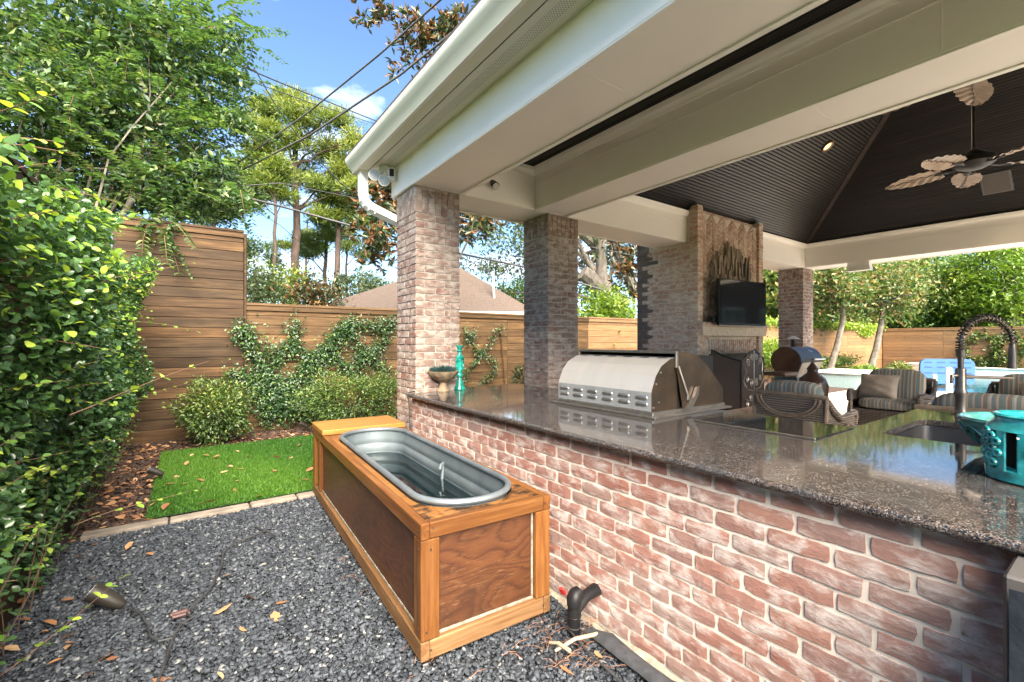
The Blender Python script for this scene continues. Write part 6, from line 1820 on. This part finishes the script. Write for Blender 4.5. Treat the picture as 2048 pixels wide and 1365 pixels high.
for (c, r_, k) in ells:
    ps = in_ell(rg, k, np.array(c), np.array(r_), .2)
    for p in ps:
        out = p - np.array(c); out = out / (np.linalg.norm(out) + 1e-6)
        v = Vector(out * .9 + rg.normal(size=3) * .55 + np.array([.25, -.1, .15])).normalized()
        q = Vector(p); Lg = rg.uniform(.35, .75); pts = [q.copy()]
        for i in range(7):
            q = q + v * Lg / 7; v = (v + Vector((0, 0, -.11)) + Vector(rg.normal(size=3) * .06)).normalized(); pts.append(q.copy())
        if rg.random() < .55: st_.tube(pts, [.006 * (1 - i / 9) for i in range(8)], 3, caps=False)
        tips.append(Vector(p))
        nl = int(Lg / .056); hb = rg.random()
        for j in range(nl):
            s = (j + .6) / nl * 7; i = min(6, int(s)); o_ = pts[i].lerp(pts[i + 1], s - i); t_ = (pts[i + 1] - pts[i]).normalized()
            sd = t_.cross(Vector((0, 0, 1))).normalized()
            for sg in (-1, 1):
                SP.append(o_); SD.append(t_ * .45 + sd * sg + Vector(rg.normal(size=3) * .15)); SN.append(Vector((0, 0, 1)) + Vector(rg.normal(size=3) * .25))
                SLn.append(rg.uniform(.075, .115) * (1 - .3 * j / nl)); SH.append(min(1, rg.random() * .55 + hb * .42))
SLn = np.array(SLn)
foliage('foliage', leaves(np.array([tuple(p) for p in SP]), np.array([tuple(p) for p in SD]), np.array([tuple(p) for p in SN]), SLn, SLn * .52, np.array(SH), 'myrtle_leaf', fold=.15, curl=.12), cm)
# inner leaf mass for depth
nI = 15000
wI = np.array([e[2] for e in ells], float); wI /= wI.sum()
ei = rg.choice(len(ells), nI, p=wI)
P = np.array([tuple(ells[i][0]) for i in range(len(ells))])[ei] + rdir(rg, nI) * (rg.random(nI) ** .45)[:, None] * np.array([e[1] for e in ells])[ei] * .92
Ln = rg.uniform(.08, .13, nI)
foliage('inner_foliage', leaves(P, rdir(rg, nI) + np.array([0, 0, -.2]), rdir(rg, nI) + np.array([0, 0, 1.0]), Ln, Ln * .5, np.clip(rg.random(nI) ** 1.7, 0, .93), 'myrtle_leaf', simple=True), cm)
st_.build('spray_stems', 'twig', cm, world=True, fix=False)
lm = MB()
for i in range(6):
    b0 = Vector((-1.9 + .12 * math.cos(i), 8.3 + .12 * math.sin(i), -.05)); e_ = Vector(ells[i][0])
    pts = branch(lm, b0, e_.lerp(b0, .25) + Vector((0, 0, .2)), .055, .03, 8, .05, i, 7)
    for k in range(7):
        branch(lm, pts[r4.randint(4, 8)], tips[r4.randrange(len(tips))].lerp(e_, .4), .022, .006, 5, .08, i * 20 + k, 5)
lm.build('stems', 'bark_grey', cm, world=True, fix=False)

# magnolia behind the first column
mg = at(880, 300, 10.6)
tree('magnolia_tree', 'magnolia with rust brown leaf undersides behind the first brick column', (mg.x, mg.y, 0), (mg.x + .2, mg.y + .2, 7.0), .16,
     [(tuple(at(765, 465, 10.0)), (.55, .55, 1.05)), (tuple(at(870, 120, 10.2)), (.95, .8, .85)), (tuple(at(930, 40, 10.4)), (.8, .7, .55)), (tuple(at(770, 390, 10.2)), (.7, .7, .5)), (tuple(at(955, 450, 10.2)), (.55, .6, .45)), (tuple(at(880, 380, 11.0)), (1.1, .9, 1.5)), (tuple(at(990, 330, 11.0)), (1.0, 1.0, 1.4)), (tuple(at(745, 30, 10.2)), (.40, .4, .25))],
     190, 70, .18, .066, 'magnolia_leaf', 'bark_grey', seed=11, clump_r=.30, rosette=True, nl=26)
tree('magnolia_tree', 'magnolia with brown leaf undersides seen beside the fireplace', tuple(at(1290, 690, 16.0) - Vector((0, 0, 1.2))), tuple(at(1290, 400, 16.0)), .18,
     [(tuple(at(1255, 520, 15.5)), (.75, .8, 1.4)), (tuple(at(1300, 430, 16.0)), (1.4, 1.2, 1.6))], 60, 60, .22, .08, 'magnolia_leaf', 'bark_grey', seed=12, clump_r=.4, rosette=True)
# live oak beyond the fence
ok_ = at(1235, 600, 19.0)
tree('live_oak', 'spreading grey-green live oak with thick leaning limbs beyond the fence', (ok_.x, ok_.y, -.06), tuple(at(1195, 470, 19.0)), .42,
     [(tuple(at(1000, 470, 20.0)), (2.4, 2.2, 2.0)), (tuple(at(1180, 450, 20.0)), (2.3, 2.2, 2.0)), (tuple(at(960, 580, 22.0)), (1.8, 1.6, 1.5)), (tuple(at(1090, 400, 21)), (2.6, 2.4, 1.8)), (tuple(at(1195, 560, 21.5)), (1.5, 1.4, 1.6))],
     120, 120, .17, .085, 'oak_leaf', 'bark_grey', seed=13, clump_r=.75, nl=22, limb_from=.35)
lb = MB()
branch(lb, at(1245, 615, 18.5), at(1165, 545, 18.0), .42, .30, 6, .04, 3, 9)
branch(lb, at(1270, 590, 18.8), at(1225, 470, 18.8), .24, .16, 6, .03, 4, 8)
tt = thing('leaning_trunk', 'thick leaning oak trunk behind the bright bush', 'tree', tuple(at(1250, 640, 18.5)))
lb.build('trunk', 'bark_grey', tt, world=True, smooth=True, fix=False)

# pines behind the neighbour's house
def pine(label, px, ybase, ytop, d, r0, pads, seed, mat='pine_leaf', per=290, cr=.66, topx=None):
    rg = np.random.default_rng(seed)
    base = at(px, 682, d); base.z = -.06
    topp = at(topx if topx is not None else px + 4, ytop, d)
    t = thing('pine_tree', label, 'tree', (base.x, base.y, 0), 0, 'pines beyond the neighbour roof')
    mb = MB(); tp = branch(mb, base, topp, r0, r0 * .35, 12, .006, seed, 10)
    mb.build('trunk', 'bark', t, world=True, smooth=True, fix=False)
    Ps, Ds, lm = [], [], MB()
    for (qx, qy, rr, m_) in pads:
        c = at(qx, qy, d + rg.uniform(-1.0, 1.0))
        k = np.argmin([(Vector(p) - c - Vector((0, 0, -1.0))).length for p in tp])
        mid = Vector(tp[k]).lerp(c, .55) + Vector((0, 0, .15))
        branch(lm, tp[k], mid, r0 * .26, r0 * .16, 4, .06, seed + int(qx), 6); branch(lm, mid, c, r0 * .16, .02, 4, .08, seed + int(qy), 5)
        R3 = rr * d / 907
        for j in range(m_):
            cc = np.array(c) + rdir(rg, 1)[0] * np.array([R3, R3, R3 * .62]) * rg.random() ** .4
            if j % 2 == 0: branch(lm, mid, Vector(cc), .028, .01, 3, .06, seed + j, 4)
            n_ = per
            p = cc + rg.normal(size=(n_, 3)) * cr * np.array([.42, .42, .25])
            Ps.append(p); Ds.append(unit((p - cc) * 1.2 + rg.normal(size=(n_, 3)) * .35 + np.array([0, 0, .35])))
    P, D = np.concatenate(Ps), np.concatenate(Ds); n = len(P)
    Ln = rg.uniform(.20, .34, n)
    hue = np.clip(rg.random(n) * .45 + .25 * (D[:, 2] > .1) + np.repeat(rg.random(n // per + 1), per)[:n] * .3, 0, 1)
    foliage('needles', leaves(P, D, rdir(rg, n), Ln, .05, hue, mat, simple=True), t)
    lm.build('limbs', 'bark', t, world=True, fix=False)
pine('tallest golden-green pine with the widest crown', 588, 600, 200, 26, .30, [(540, 215, 34, 8), (610, 225, 40, 9), (660, 245, 34, 7), (500, 260, 36, 7), (565, 275, 45, 10), (640, 295, 40, 8), (520, 310, 34, 7), (700, 285, 26, 5), (690, 335, 34, 7), (600, 345, 36, 7), (545, 365, 30, 6), (490, 345, 30, 6), (715, 375, 30, 6), (650, 370, 32, 6), (575, 190, 24, 5)], 31)
pine('slender straight pine left of the tallest one', 547, 600, 330, 24, .15, [(520, 365, 26, 5), (560, 340, 26, 5), (505, 400, 20, 4), (570, 400, 18, 3)], 32)
pine('reddish pine trunk right of the tallest one', 668, 600, 330, 27, .24, [(690, 400, 40, 8), (650, 430, 30, 6), (720, 430, 30, 6), (640, 390, 26, 5), (700, 360, 30, 6)], 33, topx=680)
pine('thin pine between the two reddish trunks', 643, 600, 420, 30, .20, [(620, 480, 26, 5), (660, 470, 26, 5), (610, 510, 22, 4), (640, 440, 28, 5)], 34, 'pine_leaf_green', topx=655)
pine('small pine just right of the tallest trunk', 604, 600, 440, 38, .16, [(600, 470, 24, 5), (560, 490, 26, 5), (630, 500, 22, 4), (540, 520, 24, 4)], 35, 'pine_leaf_green', topx=615)
pine('small pine nearest the magnolia', 690, 600, 470, 34, .15, [(700, 490, 24, 4), (720, 510, 22, 4), (680, 470, 22, 4)], 36, 'pine_leaf_green')
pine('pine showing above the tall fence top', 425, 600, 330, 20, .14, [(430, 420, 40, 8), (400, 400, 36, 7), (470, 410, 30, 6), (440, 370, 30, 5), (380, 430, 30, 5)], 37, 'pine_leaf_green')
# rounded trees low behind the fence
G = 'trees behind the back fence'
def blob_tree(label, px, py, d, rx, rz_, mat, seed, n=60, per=70, L0=.22, group=G, name='background_tree', bark='bark_grey', cat='tree', cr=.5):
    c = at(px, py, d)
    tree(name, label, (c.x, c.y, -.06), (c.x, c.y, c.z + rz_ * .3), .14, [(tuple(c), (rx, rx, rz_)), (tuple(c + Vector((rx * .4, 0, -rz_ * .3))), (rx * .8, rx * .8, rz_ * .7))], n, per, L0, L0 * .5, mat, bark, group, seed, cr, cat)
blob_tree('dark green tree at the end of the tall fence', 510, 560, 16, .75, .95, 'oak_leaf', 41, 30, 90, .13)
blob_tree('yellowish feathery tree below the tallest pine', 570, 570, 18, 1.0, .9, 'pine_leaf', 42, 34, 80, .14)
blob_tree('dark glossy tree just above the neighbour roof edge', 622, 590, 15, .55, .6, 'magnolia_leaf', 43, 24, 90, .13)
blob_tree('grey-green tree right behind the neighbour ridge', 720, 575, 24, 1.6, .8, 'oak_leaf', 44, 40, 80, .18)
blob_tree('pale round tree beyond the roof beside the second column', 1030, 590, 26, 1.5, 1.0, 'mixed_green', 45, 36, 80, .18)
blob_tree('light green treetop left of the pines', 480, 490, 30, 1.3, .8, 'pine_leaf_green', 46, 24, 60, .22)
G2 = 'trees beyond the far fence'
for i, (lab, px, py, d, rx, rz_, mt) in enumerate((
        ('rust and green tree directly behind the corner column', 1640, 585, 24, 2.3, 2.4, 'mixed_leaf'),
        ('autumn tinted tree above the far fence corner', 1765, 570, 30, 3.2, 2.8, 'mixed_leaf'),
        ('speckled green tree left of the faucet arch', 1850, 580, 31, 2.9, 2.7, 'mixed_green'),
        ('olive green tree behind the faucet arch', 1935, 575, 29, 2.8, 2.9, 'mixed_green'),
        ('bright green tree at the right edge of the picture', 2030, 570, 26, 2.5, 2.9, 'bright_leaf'),
        ('low green undergrowth tree along the far fence', 1800, 628, 31, 3.2, 1.2, 'mixed_green'),
        ('low leafy tree behind the looping vines', 1960, 622, 29.9, 3.0, 1.2, 'mixed_green'),
        ('tall dim green tree behind the autumn tree', 1700, 545, 38, 4.0, 4.0, 'oak_leaf'),
        ('tall hazy tree behind the right hand trees', 1960, 535, 40, 5.0, 4.4, 'mixed_green'),
        ('green tree in the gap beside the fireplace', 1545, 590, 20, 1.3, 2.3, 'mixed_leaf'))):
    blob_tree(lab, px, py, d, rx, rz_, mt, 60 + i, 95, 85, .25, G2, cr=.7)
# two pale-trunked trees inside the fence by the pool hedge
for (lab, pts, cr_) in (('pale leaning garden tree nearer the corner column', ((1655, 752), (1672, 700), (1686, 640), (1683, 590)), (1672, 575)), ('pale leaning garden tree nearer the fence corner', ((1738, 745), (1752, 700), (1762, 650), (1768, 605)), (1770, 575))):
    d = 17.2
    t = thing('garden_tree', lab, 'tree', tuple(at_z(pts[0][0], pts[0][1], 0)) if False else (at(pts[0][0], 700, d).x, at(pts[0][0], 700, d).y, 0), 0, 'leaning trees by the pool hedge')
    MB().tube([at(a, b_, d) for a, b_ in pts], [.13, .11, .09, .07], 9).build('trunk', 'bark_pale', t, world=True, smooth=True, fix=False)
    rg = np.random.default_rng(int(cr_[0])); n = 5200
    c = np.array(at(cr_[0], cr_[1], d)); cl = in_ell(rg, 46, c, (1.25, 1.2, .95), .3)
    P = cl[rg.integers(0, 46, n)] + rg.normal(size=(n, 3)) * .22
    Ln = rg.uniform(.10, .19, n)
    foliage('crown', leaves(P, rdir(rg, n), rdir(rg, n) + np.array([0, 0, .8]), Ln, Ln * .45, rg.random(n), 'mixed_leaf', simple=True), t)
    lm = MB()
    for k in range(12): branch(lm, at(*pts[3], d), Vector(cl[k]), .05, .012, 4, .08, k, 5)
    lm.build('limbs', 'bark_grey', t, world=True, fix=False)
# creeper on top of the far back fence
cr = thing('fence_creeper', 'yellow-green creeper along the top of the honey fence', 'vine', (19, YB, 0))
rg = np.random.default_rng(91); n = 4200
P = np.stack([rg.uniform(15.5, 28.5, n), YB - .02 + rg.normal(0, .12, n), 2.06 + rg.normal(0, .07, n)], 1)
P[: n // 8, 2] -= rg.random(n // 8) * .35; P[: n // 8, 1] = YB - .10; P[: n // 8, 0] = 26.3 + rg.normal(0, .5, n // 8)
Ln = rg.uniform(.09, .16, n)
foliage('foliage', leaves(P, rdir(rg, n), rdir(rg, n) + np.array([0, -.4, .9]), Ln, Ln * .7, np.clip(rg.random(n) * .6 + .4, 0, 1), 'bright_leaf', simple=True), cr)

# ================================================================ BEYOND THE FENCE
nh = thing('neighbour_house', 'neighbouring house with a tan shingle hip roof behind the fence', 'house', (6.0, 17, 0))
A = at(905, 527, 18.0)          # ridge end
ea = at(615, 616, 15.0); eb = at(1075, 632, 16.2)
ez_ = 2.42
ea.z = eb.z = ez_
back = Vector((SA, CA, 0)) * 5.5
rid2 = A + Vector((CA, -SA, 0)) * .2 + back * .2
def shingles(name):
    m, nt, b = new_mat(name)
    vec = coords(nt, 'Position')
    sx = N(nt, 'SeparateXYZ'); L(nt, vec, sx.inputs[0])
    f = mathn(nt, 'FRACT', mathn(nt, 'MULTIPLY', sx.outputs[2], 1 / .062))
    n1 = noise(nt, vec, 14, 3); n2 = noise(nt, vec, 1.2, 3)
    col = ramp(nt, n1, [(.3, (0.075, 0.057, 0.047)), (.7, (0.105, 0.083, 0.070))])
    col = mixc(nt, ramp(nt, n2, [(.4, 0.0), (.7, .4)]), col, (0.092, 0.076, 0.067))
    col = mixc(nt, ramp(nt, f, [(.0, .6), (.25, 0.0)]), col, (0.06, 0.042, 0.033))
    L(nt, col, b.inputs['Base Color']); b.inputs['Roughness'].default_value = .95; b.inputs['Specular IOR Level'].default_value = .1
    bump(nt, b, f, .4, .02)
    return m
M['shingle_tan'] = shingles('tan_shingles')
MB().add([ea, eb, A, ea + back, eb + back, rid2], [(0, 1, 2), (0, 2, 5, 3), (1, 4, 5, 2), (3, 5, 4)]).build('roof', 'shingle_tan', nh, world=True)
wd = (eb - ea).normalized(); inn = Vector((SA, CA, 0)) * .35
MB().add([ea + inn + wd * .4, eb + inn - wd * .4, eb + back - wd * .4, ea + back + wd * .4] + [Vector((p.x, p.y, -.05)) for p in (ea + inn + wd * .4, eb + inn - wd * .4, eb + back - wd * .4, ea + back + wd * .4)], [(0, 1, 5, 4), (1, 2, 6, 5), (2, 3, 7, 6), (3, 0, 4, 7)]).build('wall', pm('pale_siding', (0.55, 0.52, 0.46), (0.5, 0.47, 0.42), 3, rough=0.7, kind='Position'), nh, world=True)
MB().tube([ea + Vector((0, 0, -.04)), eb + Vector((0, 0, -.04))], .07, 4, rot=PI / 4).build('gutter', 'white_plastic', nh, world=True)
vp = at(988, 600, 16.6); vt = at(986, 548, 16.6)
MB().tube([vp, vt], .045, 8).tube([at(985, 552, 16.6), at(984, 544, 16.6)], .07, 8).build('service_mast', pm('grey_conduit', (0.42, 0.42, 0.41), (0.36, 0.36, 0.35), 5, rough=0.5), nh, world=True)
# utility pole and cables
up_ = thing('utility_pole', 'grey wooden utility pole with conduits behind the crape myrtle', 'utility pole', tuple(at(318, 682, 9.6)))
up_.location.z = 0
MB().tube([(0, 0, -.06), (0, 0, 9.5)], [.14, .10], 12).build('pole', 'bark_grey', up_, smooth=True)
for dx_ in (-.06, .08):
    MB().tube([(dx_, -.17, 0), (dx_, -.17, 4.5)], .035, 8).build('conduit', pm('pale_conduit', (0.45, 0.45, 0.44), None, 4, rough=0.5), up_, smooth=True)
def cable(label, pts, r_, mat='wire', sag=.0):
    P = [at(*p) for p in pts]
    full = []
    for i in range(len(P) - 1):
        for k in range(8):
            s = k / 8; q = P[i].lerp(P[i + 1], s); q.z -= sag * 4 * s * (1 - s) if len(P) == 2 else 0
            full.append(q)
    full.append(P[-1])
    o = MB().tube(full, r_, 6).build('overhead_cable', mat, smooth='all'); tag(o, label, 'cable', 'overhead cables')
cable('upper of two thick grey cables crossing the sky to the roof edge', [(300, 402, 9.4), (440, 352, 8.2), (620, 222, 6.6), (760, 108, 5.6), (905, -22, 4.8)], .012, 'wire_grey')
cable('lower of two thick grey cables crossing the sky to the roof edge', [(300, 405, 9.4), (470, 348, 8.0), (620, 270, 6.6), (800, 150, 5.6), (1010, -20, 4.7)], .014, 'wire_grey')
cable('cable sloping from the crape myrtle to the eave', [(320, 60, 9.4), (435, 112, 11), (560, 165, 14), (755, 243, 20)], .022)
cable('thinner cable just below the one sloping to the eave', [(320, 90, 9.4), (480, 155, 12), (620, 205, 16), (750, 248, 20)], .014)
cable('black cable bending down past the pine to the gutter corner', [(320, 50, 9.4), (430, 110, 10), (512, 142, 11), (545, 200, 11.5), (605, 285, 12.5), (680, 365, 13.8), (740, 412, 15), (900, 500, 17), (985, 548, 16.6)], .016)
cable('heavy black bundled cable above the neighbour roof', [(320, 370, 9.4), (420, 378, 9.6), (560, 412, 10.0), (740, 462, 10.6), (923, 508, 11.4), (1046, 533, 12), (1160, 566, 12.6), (1240, 590, 13), (1400, 640, 14)], .026)
cable('thin cable running level behind the pines', [(320, 355, 9.4), (480, 372, 10.5), (560, 366, 11), (740, 402, 12.5), (900, 440, 14)], .010)
cable('thin wire in front of the oak limb', [(1150, 488, 13), (1240, 505, 13.5), (1300, 520, 14)], .008)
cable('thin drop wire falling towards the low fence', [(330, 430, 9.4), (500, 415, 10), (560, 450, 11), (640, 520, 12.5), (720, 590, 14)], .007)
sb = thing('cable_splice', 'dark mesh splice case hanging on the cables', 'splice case', tuple(at(458, 358, 8.4)))
ax2 = Vector((CA, -SA, 0))
MB().tube([-ax2 * .22, -ax2 * .18, ax2 * .18, ax2 * .22], [.05, .10, .11, .07], 12).build('case', pm('mesh_grey', (0.05, 0.05, 0.052), (0.13, 0.13, 0.13), 60, rough=0.6), sb, smooth=True)
MB().tube([Vector((0, 0, .09)), Vector((0, 0, .12))], .012, 6).build('hanger', 'wire', sb)

# the main house on the far side of the patio, outside the picture, as the television mirrors it
mh = thing('main_house', 'brown brick house with white arched windows beyond the patio', 'house', (24, -13, 0))
MB().box(12, 36, -20, -13, -.05, 5.6).build('wall', pm('house_brick', (0.085, 0.05, 0.038), (0.06, 0.036, 0.028), 8, rough=0.9, kind='Position'), mh, world=True)
MB().prism([(-20.6, 5.61), (-12.4, 5.61), (-16.5, 8.6)], 'x', 11.5, 36.5).build('roof', 'shingle', mh, world=True)
for x in (15.5, 19.2, 23.0, 26.8, 30.5):
    f = MB().box(x - .95, x + .95, -13.06, -12.96, .6, 3.6).build('window', 'white_plastic', mh, world=True)
    for i in range(2):
        for j in range(3):
            MB().box(x - .85 + i * .88, x - .85 + i * .88 + .80, -12.962, -12.955, .72 + j * .95, .72 + j * .95 + .86).build('pane', pm('window_glass', (0.02, 0.025, 0.03), None, 3, rough=0.05, bmp=0), f, world=True)
